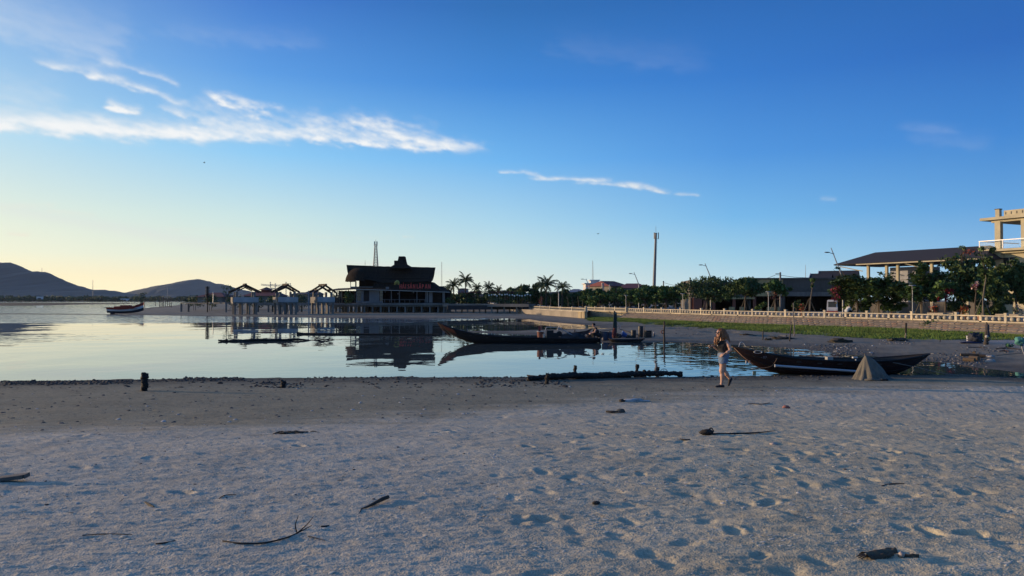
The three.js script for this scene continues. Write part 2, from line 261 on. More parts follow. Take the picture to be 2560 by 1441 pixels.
{ // one sheet: rows by distance, columns by bearing, dense where the sand can be seen closely
  const rows = [], cols = [];
  for (let y = 1720; y > 830; y -= 1.55) rows.push(EYE * 0.82 * F / (y - HOR));
  for (let y = 830; y > 757; y -= 0.5) rows.push(EYE * 0.82 * F / (y - HOR) );
  let r0 = rows[rows.length - 1]; while (r0 < 2300) { r0 *= 1.05; rows.push(r0); }
  rows.unshift(0.3, 0.8, 1.4, 1.9);
  for (let a = -100; a < -40; a += 1.5) cols.push(a); for (let a = -40; a <= 39.001; a += 0.1) cols.push(a); for (let a = 41; a <= 100; a += 1.5) cols.push(a);
  const R = rows.length, Cn = cols.length, pos = new Float32Array(R * Cn * 3), col = new Float32Array(R * Cn * 3), uv = new Float32Array(R * Cn * 2), kinds = new Uint8Array(R * Cn);
  const c1 = [0, 0, 0];
  for (let i = 0; i < R; i++) for (let j = 0; j < Cn; j++) {
    const k = i * Cn + j, a = cols[j] * Math.PI / 180, x = Math.sin(a) * rows[i], z = -Math.cos(a) * rows[i], g = land(x, z);
    pos[k * 3] = x; pos[k * 3 + 1] = g.h; pos[k * 3 + 2] = z; uv[k * 2] = x; uv[k * 2 + 1] = z; kinds[k] = g.kind;
    const n = fbm(x * 0.8, z * 0.8, 9, 3), f = fbm(x * 5, z * 7, 19, 2);
    if (g.kind === 0) {
      const wet = 1 - sstep(0.15, 3.4, g.d + 0.8 * fbm(x * 0.9, z * 1.6, 31, 3));
      const tan = sstep(-0.25, 0.4, x / Math.max(2, -z)) * sstep(-22, -9, z), damp = [0.35, 0.315, 0.22], dryC = [lerp(0.6, 0.58, tan), lerp(0.55, 0.52, tan), lerp(0.435, 0.37, tan)], wetC = [0.12, 0.115, 0.095];
      const speck = f > 0.46 && g.dry < 0.6 ? 0.72 : 1;
      for (let q = 0; q < 3; q++) c1[q] = lerp(lerp(damp[q], wetC[q], wet), dryC[q], g.dry) * (1 + 0.14 * n + 0.1 * f) * speck;
    } else {
      const wet = 1 - sstep(0.1, 5, g.d + 2.2 * fbm(x * 0.35, z * 0.35, 31, 3)), sand = sstep(4, 9, g.d) * sstep(24, 29, x) * sstep(-48, -44, z);
      const bars = x < -45 && z < -118 && x > -2000 ? (polySd(L2, x, z) < 0 ? 0.32 : 1) : 1;
      const mud = [0.28, 0.248, 0.185], wetC = [0.14, 0.126, 0.1], san = [0.45, 0.42, 0.37];
      for (let q = 0; q < 3; q++) c1[q] = lerp(lerp(mud[q], wetC[q], wet), san[q], sand) * (1 + 0.22 * n + 0.15 * f) * bars;
    }
    col[k * 3] = c1[0]; col[k * 3 + 1] = c1[1]; col[k * 3 + 2] = c1[2];
  }
  const sandTex = tex(512, [1 / 1.1, 1 / 1.1], (u, v) => { const a = tn(u, v, 8, 3, 3), b = tn(u, v, 128, 7, 2), c = tn(u, v, 256, 11, 1); let k = 0.9 + 0.1 * (a - 0.5) + 0.2 * (b - 0.5) + 0.14 * (c - 0.5); if (c > 0.93 && b > 0.5) k = 1; if (c < 0.07 && b < 0.5) k *= 0.78; return [k, k * 0.985, k * 0.96]; });
  const sandBump = tex(512, [1 / 1.1, 1 / 1.1], (u, v) => grey(0.5 * tn(u, v, 32, 4, 4) + 0.5 * tn(u, v, 128, 7, 2)), false);
  const sandMat = new THREE.MeshPhysicalMaterial({ specularIntensity: 0.15, color: 0xffffff, vertexColors: true, roughness: 0.95, map: sandTex, bumpMap: sandBump, bumpScale: 0.008, side: THREE.DoubleSide });
  const mudMat = new THREE.MeshPhysicalMaterial({ specularIntensity: 0.3, color: 0xffffff, vertexColors: true, roughness: 0.85, map: sandTex, bumpMap: sandBump, bumpScale: 0.006, side: THREE.DoubleSide });
  for (const kind of [0, 1]) {
    const idx = [];
    for (let i = 0; i < R - 1; i++) for (let j = 0; j < Cn - 1; j++) { const a = i * Cn + j, b = a + 1, c = a + Cn, d = c + 1; if (pos[a * 3 + 1] < -0.5 && pos[b * 3 + 1] < -0.5 && pos[c * 3 + 1] < -0.5) continue; if (kinds[a] !== kind) continue; idx.push(a, b, c, b, d, c); }
    const map = new Int32Array(R * Cn).fill(-1), P = [], C = [], U = []; let n = 0;
    for (let q = 0; q < idx.length; q++) { const a = idx[q]; if (map[a] < 0) { map[a] = n++; P.push(pos[a * 3], pos[a * 3 + 1], pos[a * 3 + 2]); C.push(col[a * 3], col[a * 3 + 1], col[a * 3 + 2]); U.push(uv[a * 2], uv[a * 2 + 1]); } idx[q] = map[a]; }
    const g = new THREE.BufferGeometry(); g.setAttribute('position', new THREE.Float32BufferAttribute(P, 3)); g.setAttribute('color', new THREE.Float32BufferAttribute(C, 3)); g.setAttribute('uv', new THREE.Float32BufferAttribute(U, 2)); g.setIndex(idx); g.computeVertexNormals();
    const nn = g.attributes.normal; if (nn.getY(0) < 0) { for (let q = 0; q < idx.length; q += 3) { const t = idx[q]; idx[q] = idx[q + 1]; idx[q + 1] = t; } g.setIndex(idx); g.computeVertexNormals(); }
    g.userData.done = true;
    structure(kind ? 'mudflat' : 'beach_sand', g, kind ? mudMat : sandMat);
    console.log('land', kind, idx.length / 3);
  }
}
{ // the lagoon: still water near the beach, a light breeze on it farther out
  const N = 1024, span = 64, field = (calm, seed) => { const hgt = new Float32Array(N * N); for (let j = 0; j < N; j++) for (let i = 0; i < N; i++) { const u = i / N, v = j / N, patch = calm ? sstep(0.5, 0.7, tn(u, v, 4, 21, 2)) * 0.8 + 0.14 : 1; hgt[j * N + i] = patch * (0.6 * tn(u, v, 64, 3 + seed, 2) + 0.5 * tn(u, v, 128, 13 + seed, 2)) + 0.9 * tn(u, v, 16, 5 + seed, 2); }
    const at = (i, j) => hgt[((j + N) % N) * N + (i + N) % N]; return tex(N, [1 / span, 1 / span], (u, v) => { const i = Math.round(u * N), j = Math.round(v * N); return [0.5 - (at(i + 1, j) - at(i - 1, j)) * 2.2, 0.5 - (at(i, j + 1) - at(i, j - 1)) * 2.2, 1]; }, false); };
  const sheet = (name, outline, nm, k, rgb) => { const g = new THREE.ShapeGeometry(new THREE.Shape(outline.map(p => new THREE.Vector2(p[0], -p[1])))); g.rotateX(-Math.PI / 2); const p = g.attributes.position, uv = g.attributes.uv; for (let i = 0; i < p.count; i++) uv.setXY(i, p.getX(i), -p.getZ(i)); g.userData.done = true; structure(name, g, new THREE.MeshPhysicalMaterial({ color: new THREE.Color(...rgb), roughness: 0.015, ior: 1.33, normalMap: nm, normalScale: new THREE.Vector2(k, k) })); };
  const front = []; for (let x = -400; x <= 400; x += 4) front.push([x, -82 - 3 * ns(x * 0.03, 2) - 3 * ns(x * 0.11, 7) - (x > -12 ? clamp((x + 12) * 1.6, 0, 30) : 0)]);
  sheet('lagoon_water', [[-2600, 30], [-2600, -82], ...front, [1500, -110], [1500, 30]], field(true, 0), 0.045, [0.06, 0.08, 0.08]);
  sheet('lagoon_water', [[-2600, -82], [-2600, -2600], [1500, -2600], [1500, -110], ...front.slice().reverse()], field(false, 4), 0.14, [0.24, 0.3, 0.33]);  // paler base colour adds the sky reflection that the rippled sheet lacks
}

// ---------------------------------------------------------------- foliage builders
const leafMat = (key, rgb) => mat('leaf_' + key, [1, 1, 1], { vertexColors: true, roughness: 0.75 });
// leaf-sized faces spread through clumps: [x, y, z, radius x, radius y, radius z]
function leaves(seed, clumps, count, size, tint, spread = 0.35, flat = 0) {
  const r = rand(seed), P = [], N = [], C = [], vol = clumps.map(c => c[3] * c[4] * c[5]), tot = vol.reduce((a, b) => a + b, 0);
  const e = new THREE.Euler(), q = new THREE.Quaternion();
  clumps.forEach((c, ci) => {
    const n = Math.max(6, Math.round(count * vol[ci] / tot)), tone = 0.8 + 0.45 * r();
    for (let i = 0; i < n; i++) {
      const u = r() * 2 - 1, w = r() * 6.2832, s = Math.sqrt(1 - u * u), rad = Math.pow(r(), 0.42) * (0.82 + 0.4 * r());
      const x = c[0] + c[3] * s * Math.cos(w) * rad, y = c[1] + c[4] * u * rad, z = c[2] + c[5] * s * Math.sin(w) * rad;
      const L = size * (0.6 + 0.9 * r()), B = L * (0.35 + 0.3 * r());
      e.set((r() - 0.5) * (flat ? 1.2 : 3.1), r() * 6.28, (r() - 0.5) * (flat ? 1.2 : 3.1)); q.setFromEuler(e);
      const a = V(-L / 2, 0, 0).applyQuaternion(q), b = V(0, 0.06 * L, B / 2).applyQuaternion(q), d = V(L / 2, -0.1 * L, 0).applyQuaternion(q), f = V(0, 0.06 * L, -B / 2).applyQuaternion(q), nn = V(0, 1, 0).applyQuaternion(q);
      for (const v of [a, b, d, a, d, f]) { P.push(x + v.x, y + v.y, z + v.z); N.push(nn.x, nn.y, nn.z); }
      const k = tone * (1 - spread / 2 + spread * r()), t = tint[Math.floor(r() * tint.length)];
      for (let m = 0; m < 6; m++) C.push(t[0] * k, t[1] * k, t[2] * k);
    }
  });
  const g = new THREE.BufferGeometry(); g.setAttribute('position', new THREE.Float32BufferAttribute(P, 3)); g.setAttribute('normal', new THREE.Float32BufferAttribute(N, 3)); g.setAttribute('color', new THREE.Float32BufferAttribute(C, 3)); g.setAttribute('uv', new THREE.Float32BufferAttribute(new Float32Array(P.length / 3 * 2), 2)); g.userData.done = true; return g;
}
const GREEN = [[0.06, 0.115, 0.024], [0.075, 0.13, 0.03], [0.045, 0.09, 0.02]], DEEP = [[0.042, 0.078, 0.02], [0.055, 0.095, 0.024]], LIME = [[0.09, 0.13, 0.03], [0.06, 0.1, 0.025]], PINK = [[0.26, 0.025, 0.05], [0.16, 0.02, 0.03], [0.05, 0.07, 0.02]], FLAME = [[0.42, 0.1, 0.03], [0.3, 0.06, 0.03]];
const bark = mat('bark', [0.16, 0.13, 0.1], { map: 'wood' }), barkPale = mat('bark_pale', [0.3, 0.27, 0.22], { map: 'wood' }), stake = mat('stake_wood', [0.38, 0.34, 0.27], { map: 'wood' });
const M_leaf = leafMat('all');

// ---------------------------------------------------------------- hills and the far shore
{
  const ridge = (name, pts, depth, reach, seed, rgb) => {
    const cols = 520, rows = 24, x0 = pts[0][0], x1 = pts[pts.length - 1][0], pos = [], idx = [];
    for (let j = 0; j <= rows; j++) for (let i = 0; i <= cols; i++) {
      const px = lerp(x0, x1, i / cols), top = atDepth(px, table(pts.map(p => p[0]), pts.map(p => p[1]), px), depth), v = j / rows * 2 - 1;   // -1 far, 1 near
      const z = top.z + v * reach * (v < 0 ? 0.3 : 1), x = top.x * (1 + 0.00002 * v), prof = 1 - Math.pow(Math.abs(v), 1.15);
      let h = Math.max(0, top.y) * prof; h += (fbm(x * 0.006, z * 0.008, seed, 4) * 16 * (1 - prof) + fbm(x * 0.03, z * 0.03, seed + 3, 3) * 3.2) * sstep(0, 25, h);
      pos.push(x, h - 0.5, z);
    }
    for (let j = 0; j < rows; j++) for (let i = 0; i < cols; i++) { const a = j * (cols + 1) + i; idx.push(a, a + cols + 1, a + 1, a + 1, a + cols + 1, a + cols + 2); }
    const g = new THREE.BufferGeometry(); g.setAttribute('position', new THREE.Float32BufferAttribute(pos, 3)); g.setIndex(idx); g.computeVertexNormals();
    structure(name, g, mat(name, rgb, { map: 'mottle' }));
  };
  ridge('hill', [[-700, 690], [-550, 660], [-400, 646], [-150, 648], [0, 656], [25, 657], [48, 664], [65, 673], [84, 681.5], [93, 677.5], [112, 679.5], [130, 687], [156, 699], [164, 704], [190, 713], [215, 721], [232, 725], [262, 724.5], [290, 728], [330, 735], [420, 746]], 2500, 700, 4, [0.06, 0.08, 0.06]);
  ridge('hill', [[230, 741], [300, 733], [340, 731], [390, 726], [420, 715], [450, 706], [474, 699.5], [497, 698], [520, 703], [540, 708.5], [560, 711.5], [582, 718], [605, 724], [660, 735], [760, 745]], 3500, 700, 9, [0.075, 0.095, 0.075]);
  // wood along the far shore
  const r = rand(5), cl = [];
  for (let i = 0; i < 520; i++) { const px = -700 + r() * 1220, d = 1010 + r() * 60, p = atDepth(px, 752, d), h = 4 + 5.5 * r() * (0.6 + 0.6 * Math.abs(ns(px * 0.02, 3))); cl.push([p.x, 0.6 + h * 0.55, p.z, 4 + 4 * r(), h * 0.55, 3]); }
  const far = mesh('far_wood', leaves(31, cl, 26000, 2.4, DEEP), M_leaf, scene); tag(far, 'dark low wood along the far shore of the lagoon', 'wood'); far.userData.kind = 'stuff';
  // nearer scrub line at the left
  const cl2 = []; for (let i = 0; i < 160; i++) { const px = -300 + r() * 560, d = 880 + r() * 40, p = atDepth(px, 752, d), h = 3 + 6 * r(); cl2.push([p.x, 0.5 + h * 0.5, p.z, 5, h * 0.5, 3]); }
}
function mast(name, label, px, top, base, depth, w, style, group) {
  const b = atDepth(px, base, depth), t = atDepth(px, top, depth), H = t.y - b.y, m = mat('mast_steel', [0.2, 0.21, 0.22], { metalness: 0.4, roughness: 0.5 });
  const o = thing(name, label, 'mast', b, 0, group);
  if (style === 'pole') part(o, 'pole', bar(V(0, 0, 0), V(0, H, 0), w, w * 0.5), m);
  else { const L = [[-1, -1], [1, -1], [1, 1], [-1, 1]].map(([a, c]) => [V(a * w, 0, c * w), V(a * w * 0.35, H, c * w * 0.35)]); for (const [a, c] of L) part(o, 'leg', bar(a, c, w * 0.13, w * 0.1, 5), m);
    const n = style; for (let i = 0; i < n; i++) { const t0 = i / n, t1 = (i + 1) / n; for (let k = 0; k < 4; k++) { const A = L[k], B = L[(k + 1) % 4]; part(o, 'brace', [bar(A[0].clone().lerp(A[1], t0), B[0].clone().lerp(B[1], t1), w * 0.06, w * 0.06, 4), bar(A[0].clone().lerp(A[1], t1), B[0].clone().lerp(B[1], t1), w * 0.06, w * 0.06, 4)], m); } } }
  return { o, H, m };
}
mast('radio_mast', 'thin radio mast standing in the far wood between the two hills', 231, 701, 745, 1030, 0.55, 8);
mast('pole', 'thin pole rising from the far wood at the foot of the pointed hill', 418, 716, 748, 900, 0.3, 'pole');
mast('pole', 'thin pole on the crest of the broad hill', 104, 670, 680, 2500, 0.7, 'pole');
{ // huts by the far water
  const white = mat('far_white', [0.6, 0.6, 0.58]), dk = mat('far_dark', [0.05, 0.05, 0.05]);
  for (const [px, py, w, h, d, label] of [[99, 748.5, 13, 6.5, 940, 'low white shed in front of the far wood below the broad hill'], [313, 752, 9, 5, 620, 'small grey hut on the far mud bank'], [312, 750, 18, 3, 720, 'long low roof among the far trees']]) {
    const p = atDepth(px, py, d), s = d / F, o = thing('far_hut', label, 'hut', V(p.x, Math.max(0.2, p.y), p.z)), ww = w * s, hh = h * s;
    part(o, 'wall', box(ww, hh * 0.75, 3, 0, hh * 0.375, 0), white); part(o, 'roof', box(ww * 1.1, hh * 0.25, 3.6, 0, hh * 0.875, 0), white); part(o, 'opening', box(ww * 0.7, hh * 0.45, 0.1, 0, hh * 0.24, 1.52), dk);
  }
}
{ // the beached fishing boat on the sandbar
  const p = onPlane(313, 784.8, 0.05), k = 136 / F;
  const o = thing('fishing_boat', 'red and white fishing boat with blue bottom aground on the sandbar', 'boat', V(p.x, p.y, p.z), 0.12);
  const red = mat('boat_red', [0.3, 0.045, 0.025]), wh = mat('boat_white', [0.55, 0.56, 0.56]), bl = mat('boat_blue', [0.015, 0.02, 0.035]);
  const L = 84 * k, st = [];
  const secs = 24, hull = (lo, hi, w0) => { const P = [], I = []; for (let i = 0; i <= secs; i++) { const t = i / secs, x = (t - 0.5) * L, sheer = 0.95 + 0.25 * (1 - t) ** 2 + 1.15 * t ** 3.2, keel = 0.05 + 0.55 * t ** 5 + 0.12 * (1 - t) ** 4, w = w0 * Math.pow(Math.sin(Math.PI * clamp(t * 0.86 + 0.13, 0, 1)), 0.6), n = 8; for (let j = 0; j <= n; j++) { const a = (j / n - 0.5) * 2, up = Math.abs(a), y = lerp(keel, sheer, lo + (hi - lo) * up ** 1.3), ww = w * Math.pow(clamp((lo + (hi - lo) * up ** 1.3), 0.001, 1), 0.5) * Math.sign(a); P.push(x, y, ww); } } const n1 = 9; for (let i = 0; i < secs; i++) for (let j = 0; j < 8; j++) { const a = i * n1 + j; I.push(a, a + 1, a + n1, a + 1, a + n1 + 1, a + n1); } const g = new THREE.BufferGeometry(); g.setAttribute('position', new THREE.Float32BufferAttribute(P, 3)); g.setIndex(I); g.computeVertexNormals(); return g; };
  part(o, 'hull_bottom', hull(0, 0.36, 0.9), bl, 'dark blue bottom paint'); 
  const band = (lo, hi, w0, off) => { const P = [], I = []; for (const s of [-1, 1]) { const b0 = P.length / 3; for (let i = 0; i <= secs; i++) { const t = i / secs, x = (t - 0.5) * L, sheer = 0.95 + 0.25 * (1 - t) ** 2 + 1.15 * t ** 3.2, keel = 0.05 + 0.55 * t ** 5 + 0.12 * (1 - t) ** 4, w = w0 * Math.pow(Math.sin(Math.PI * clamp(t * 0.86 + 0.13, 0, 1)), 0.6); for (const q of [lo, hi]) P.push(x, lerp(keel, sheer, q), s * (w * Math.pow(q, 0.5) + off)); } for (let i = 0; i < secs; i++) { const a = b0 + i * 2; I.push(a, a + 1, a + 2, a + 1, a + 3, a + 2); } } const g = new THREE.BufferGeometry(); g.setAttribute('position', new THREE.Float32BufferAttribute(P, 3)); g.setIndex(I); g.computeVertexNormals(); return g; };
  part(o, 'hull_side', band(0.36, 0.66, 0.9, 0), wh, 'white painted side'); part(o, 'gunwale', band(0.66, 1, 0.9, 0.02), red, 'red painted top strake');
  part(o, 'deck', box(L * 0.8, 0.05, 1.5, -0.3, 0.92, 0), red); part(o, 'cabin', [box(1.7, 0.5, 1.0, 0.1, 1.3, 0), box(1.2, 0.3, 1.1, -1.2, 1.2, 0)], red); part(o, 'stern_platform', box(0.7, 0.1, 1.2, -L / 2 - 0.1, 1.08, 0), bl);
  part(o, 'support', [box(0.12, 0.35, 0.9, -L / 2 + 0.75, 0.1, 0), box(0.12, 0.35, 0.9, -L / 2 + 1.05, 0.1, 0)], bl);
}
{ // bare bush and stakes on the mud behind that boat
  const p = ground(352, 769, 0.1), o = thing('bush', 'thin bare branched tree on the mud behind the beached boat', 'tree', p), r = rand(8), s = p.length() / F;
  const limbs = []; for (let i = 0; i < 9; i++) { const a = (r() - 0.3) * 1.5, h = (16 + 16 * r()) * s, x = Math.sin(a) * h * 0.6; limbs.push(taper([V(0, 0, 0), V(x * 0.4, h * 0.5, (r() - 0.5)), V(x, h, (r() - 0.5) * 2)], [0.09, 0.05, 0.015], 5)); }
  part(o, 'trunk', limbs, bark); part(o, 'crown', leaves(9, [[-0.3, 26 * s, 0, 11 * s, 7 * s, 2], [1.3, 31 * s, 0, 7 * s, 4 * s, 1.5], [0, 15 * s, 0, 9 * s, 5 * s, 2]], 240, 0.4, DEEP), M_leaf);
  const posts = [[361, 743, 768], [398, 744, 766], [402, 741, 768], [405.5, 742, 767], [408, 744, 769], [413, 746, 768], [418, 748, 767], [424, 743, 768], [428, 747, 769], [229, 760.5, 764], [388, 749, 764]];
  const sm = mat('old_stake', [0.17, 0.16, 0.15], { map: 'wood' });
  for (const [px, t, b] of posts) { const q = ground(px, b), h = (b - t) * Math.abs(q.z) / F; const m = mesh('stake', place(taper([V(0, -0.2, 0), V((r() - 0.5) * 0.2, h * 0.5, 0), V((r() - 0.5) * 0.4, h, 0)], [0.12, 0.1, 0.08], 6), 0, 0, 0), sm, scene); m.position.copy(q); tag(m, px === 361 ? 'pale weathered stake standing beside the bare tree' : px === 229 ? 'single short stake out in the shallow water by the sandbar' : 'weathered fishing stake in the cluster on the mudflat', 'stake', px === 361 || px === 229 ? undefined : 'fishing stakes on the far mudflat'); }
}

// ---------------------------------------------------------------- stilt pavilions, walkways, the thatched restaurant
const conc = mat('concrete', [0.2, 0.195, 0.185], { map: 'stain' }), concPale = conc, concDark = conc, timber = mat('timber_dark', [0.06, 0.045, 0.035], { map: 'wood' }), black = mat('matt_black', [0.012, 0.012, 0.013]), whiteP = mat('white_paint', [0.44, 0.44, 0.43], { map: 'mottle' }), glassD = mat('window_glass', [0.03, 0.035, 0.04], { roughness: 0.08 }), redTile = mat('red_tile', [0.2, 0.055, 0.045], { map: 'tile' }), greyTile = mat('grey_tile', [0.05, 0.05, 0.06], { map: 'tile' }), steel = mat('steel', [0.35, 0.36, 0.37], { metalness: 0.5, roughness: 0.4 });
function pavilion(px, base, turn, label, s = 1) {
  const p = ground(px, base), o = thing('stilt_pavilion', label, 'pavilion', p, turn, 'roofless pavilions on stilts along the far mudflat');
  const w = 4.1 * s, d = 3.4, f = 1.95, rail = 0.82, ev = 3.95 - p.y, ap = 5.05 - p.y;
  for (const x of [-1.75, -0.6, 0.6, 1.75]) for (const z of [-1.4, 1.4]) part(o, 'pile', box(0.3, f + 0.6, 0.3, x * s, f / 2 - 0.3, z), conc);
  part(o, 'floor_slab', box(w * 1.02, 0.22, d, 0, f, 0), concDark);
  part(o, 'ledge', box(0.7, 0.12, 0.5, -w / 2 + 0.2, f - 0.32, d / 2 - 0.1), concPale);
  part(o, 'front_parapet', box(w, rail, 0.14, 0.05, f + 0.11 + rail / 2, d / 2 - 0.07), whiteP); part(o, 'back_parapet', box(w, rail, 0.14, 0, f + 0.11 + rail / 2, -d / 2 + 0.07), whiteP);
  part(o, 'side_parapet', box(0.14, rail, d - 0.3, -w / 2 - 0.02, f + 0.11 + rail / 2, 0), concPale); part(o, 'side_parapet', box(0.14, rail, d - 0.3, w / 2 - 0.05, f + 0.11 + rail / 2, 0), whiteP);
  for (const x of [-1.45, 1.45]) for (const z of [-1.3, 1.3]) part(o, 'column', box(0.34, ev - f - 0.1, 0.34, x * s, (ev + f) / 2, z), conc);
  for (const z of [-1.3, 1.3]) for (const q of [-1, 1]) part(o, 'rafter', beam(V(q * 2.55 * s, ev - 0.12, z), V(q * -0.05, ap, z), 0.2, 0.3), timber);
  part(o, 'ridge_beam', box(0.3, 0.3, d, 0, ap + 0.1, 0), timber);
  for (const q of [-1, 1]) part(o, 'purlin', box(0.18, 0.2, d + 0.2, q * 1.5 * s, ev + 0.35, 0), timber);
  part(o, 'tie_beam', beam(V(-1.2, ev + 0.1, 0), V(0.2, ap - 0.35, 0), 0.12, 0.18), timber); part(o, 'tie_beam', beam(V(1.2, ev + 0.1, 0), V(-0.1, ap - 0.35, 0), 0.12, 0.18), timber);
  return o;
}
pavilion(611, 786.5, 0.46, 'roofless stilt pavilion with open rafters beside the frangipani tree', 0.96);
pavilion(713, 786, 0.54, 'roofless stilt pavilion between its two neighbours, in front of the red roofed house', 0.8);
pavilion(806, 785, 0.6, 'roofless stilt pavilion next to the thatched restaurant', 0.74);
function deckRun(name, label, pts, level, width, thick, pileM, deckM, step = 2.6) {   // a walkway on piles through points
  const o = thing(name, label, 'walkway', V(0, 0, 0));
  for (let i = 0; i < pts.length - 1; i++) {
    const a = pts[i], b = pts[i + 1]; part(o, 'deck', beam(V(a[0], level, a[1]), V(b[0], level, b[1]), width, thick), deckM);
    const L = Math.hypot(b[0] - a[0], b[1] - a[1]), n = Math.max(1, Math.round(L / step));
    for (let k = 0; k <= n; k++) for (const s of [-0.38, 0.38]) { const t = k / n, nx = -(b[1] - a[1]) / L, nz = (b[0] - a[0]) / L, x = lerp(a[0], b[0], t) + nx * s * width, z = lerp(a[1], b[1], t) + nz * s * width, y = groundY(x, z); part(o, 'pile', box(0.26, level - y + 0.3, 0.26, x, (level + y - 0.3) / 2 - thick / 2, z), pileM); }
  }
  return o;
}
{
  const at = (px, d) => { const p = atDepth(px, 760, d); return [p.x, p.z]; };
  const w1 = deckRun('concrete_walkway', 'grey concrete walkway on piles running out past the totem of discs', [at(462, 146), at(574, 140)], 1.95, 2.2, 0.24, concDark, concPale, 9);
  part(w1, 'edge_strip', box(8.6, 0.1, 0.1, (at(462, 145)[0] + at(574, 139)[0]) / 2, 2.0, at(518, 141.4)[1]), concPale);
  deckRun('concrete_walkway', 'dark walkway on piles behind the roofless pavilions joining them to the restaurant', [at(640, 141), at(860, 139)], 1.75, 2.4, 0.5, conc, concDark, 3);
  // totem of stacked discs
  const p = ground(518, 777, 0.2), o = thing('disc_totem', 'tall dark totem of stacked discs standing on the concrete walkway', 'totem', V(p.x, p.y, -141), 0); o.position.x = at(518, 141)[0];
  part(o, 'post', bar(V(0, 0, 0), V(0, 5.0, 0), 0.12, 0.1), timber); for (let i = 0; i < 9; i++) part(o, 'disc', cyl(0.3 + 0.06 * (i % 3), 0.34 + 0.05 * (i % 2), 0.16, 0, 2.85 + i * 0.235, 0, 12), timber);
  // frangipani beside it
  const q = at(566, 140), f = thing('frangipani_tree', 'pale bare limbed frangipani tree with leaf tufts beside the stilt pavilion', 'tree', V(q[0], 1.9, q[1])), r = rand(12);
  const tips = [[-0.75, 3.0], [-0.35, 2.1], [0.1, 3.35], [0.55, 3.1], [0.9, 2.75], [0.65, 1.9], [-0.05, 2.7]], L = [taper([V(-0.1, 0, 0), V(0, 0.8, 0), V(0.05, 1.7, 0)], [0.1, 0.085, 0.07], 6)];
  for (const [x, y] of tips) L.push(taper([V(0.02, 0.9 + 0.3 * r(), 0), V(x * 0.55, lerp(1.4, y, 0.45), (r() - 0.5) * 0.5), V(x, y, (r() - 0.5))], [0.05, 0.04, 0.03], 5));
  part(f, 'trunk', L, barkPale); part(f, 'crown', leaves(14, tips.map(([x, y]) => [x, y + 0.1, 0, 0.4, 0.26, 0.4]), 150, 0.24, GREEN), M_leaf);
  // thin steel pole in the water, with the railing arch by the totem
  const g = thing('pipe_arch', 'pale bent pipe arch beside the totem of discs', 'pipe', V(at(532, 140)[0], 1.95, at(532, 140)[1])); part(g, 'pipe', tube([V(0, 0, 0), V(0, 2.1, 0), V(-0.15, 2.25, 0), V(-0.7, 2.3, 0)], 0.07, 6), steel);
  const pw = onPlane(770.5, 789), H = 62 * -pw.z / F; const m = mesh('pole', taper([V(0.12, -0.5, 0), V(0.05, H * 0.5, 0), V(0, H, 0)], [0.11, 0.1, 0.08], 8), mat('pole_grey', [0.2, 0.22, 0.23]), scene); m.position.copy(pw); tag(m, 'slim grey pole standing in the water before the third pavilion', 'pole');
  const bill = thing('garden_steps', 'short dark steps leading down from the concrete walkway to the mud', 'steps', V(at(590, 137)[0], 0, at(590, 137)[1])); for (let i = 0; i < 5; i++) part(bill, 'step', box(1.5, 0.1, 0.5, -0.7 + i * 0.1, 0.55 + i * 0.3, -i * 0.3), concDark);
}
function house(name, label, px, base, depth, w, h, roofH, d, wallM, roofM, turn = 0, cat = 'house', hip = 0.35, rows = 1) {   // sizes in photo pixels at that depth, d in metres
  const s = depth / F, p = atDepth(px, base, depth), W2 = w * s, H2 = h * s, R = roofH * s, o = thing(name, label, cat, V(p.x, p.y, p.z), turn);
  part(o, 'wall', box(W2, H2, d, 0, H2 / 2, 0), wallM);
  const e = 0.5, a = V(-W2 / 2 - e, H2 - 0.05, d / 2 + e), b = V(W2 / 2 + e, H2 - 0.05, d / 2 + e), c = V(W2 / 2 + e, H2 - 0.05, -d / 2 - e), f = V(-W2 / 2 - e, H2 - 0.05, -d / 2 - e), r0 = V(-W2 / 2 + W2 * hip, H2 + R, 0), r1 = V(W2 / 2 - W2 * hip, H2 + R, 0);
  part(o, 'roof', [quad(a, b, r1, r0), quad(c, f, r0, r1), quad(f, a, r0, r0), quad(b, c, r1, r1), quad(f, c, b, a)], roofM);
  const n = Math.max(2, Math.round(W2 / 2.6)); for (let i = 0; i < n; i++) { const wx = (i + 0.5) / n * W2 - W2 / 2, wh = Math.min(1.1, H2 * 0.45) / 2, wn = part(o, 'window', box(0.9, Math.min(1.1, H2 * 0.45), 0.08, (i + 0.5) / n * W2 - W2 / 2, H2 * 0.55, d / 2 + 0.03), glassD); part(wn, 'lintel', box(1.06, 0.09, 0.1, wx, H2 * 0.55 + wh, d / 2 + 0.04), whiteP); part(wn, 'sill', box(1.06, 0.09, 0.1, wx, H2 * 0.55 - wh, d / 2 + 0.04), whiteP); }
  return o;
}
house('red_roof_house', 'low house with a dull red hipped roof behind the totem of discs', 543, 757, 170, 62, 15, 10, 8, conc, redTile);
house('red_roof_house', 'wide house with a stepped dull red roof behind the first two pavilions', 665, 758, 172, 76, 18, 12, 9, conc, redTile, 0, 'house', 0.2);
{ const o = thing('roof_lantern', 'raised red roof cap on the stepped roof between the pavilions', 'roof', atDepth(666, 731, 172)); part(o, 'roof', place(new THREE.ConeGeometry(2.1, 0.75, 4), 0, 0.85, 0, Math.PI / 4), redTile); part(o, 'wall', box(1.9, 0.7, 1.9, 0, 0.2, 0), redTile); }
house('grey_house', 'pale grey low house between the second and third pavilions', 758, 757, 185, 40, 21, 5, 7, conc, greyTile);
house('grey_house', 'small grey gabled house seen behind the third pavilion', 783, 752, 200, 34, 16, 12, 7, conc, greyTile, 0, 'house', 0.45);
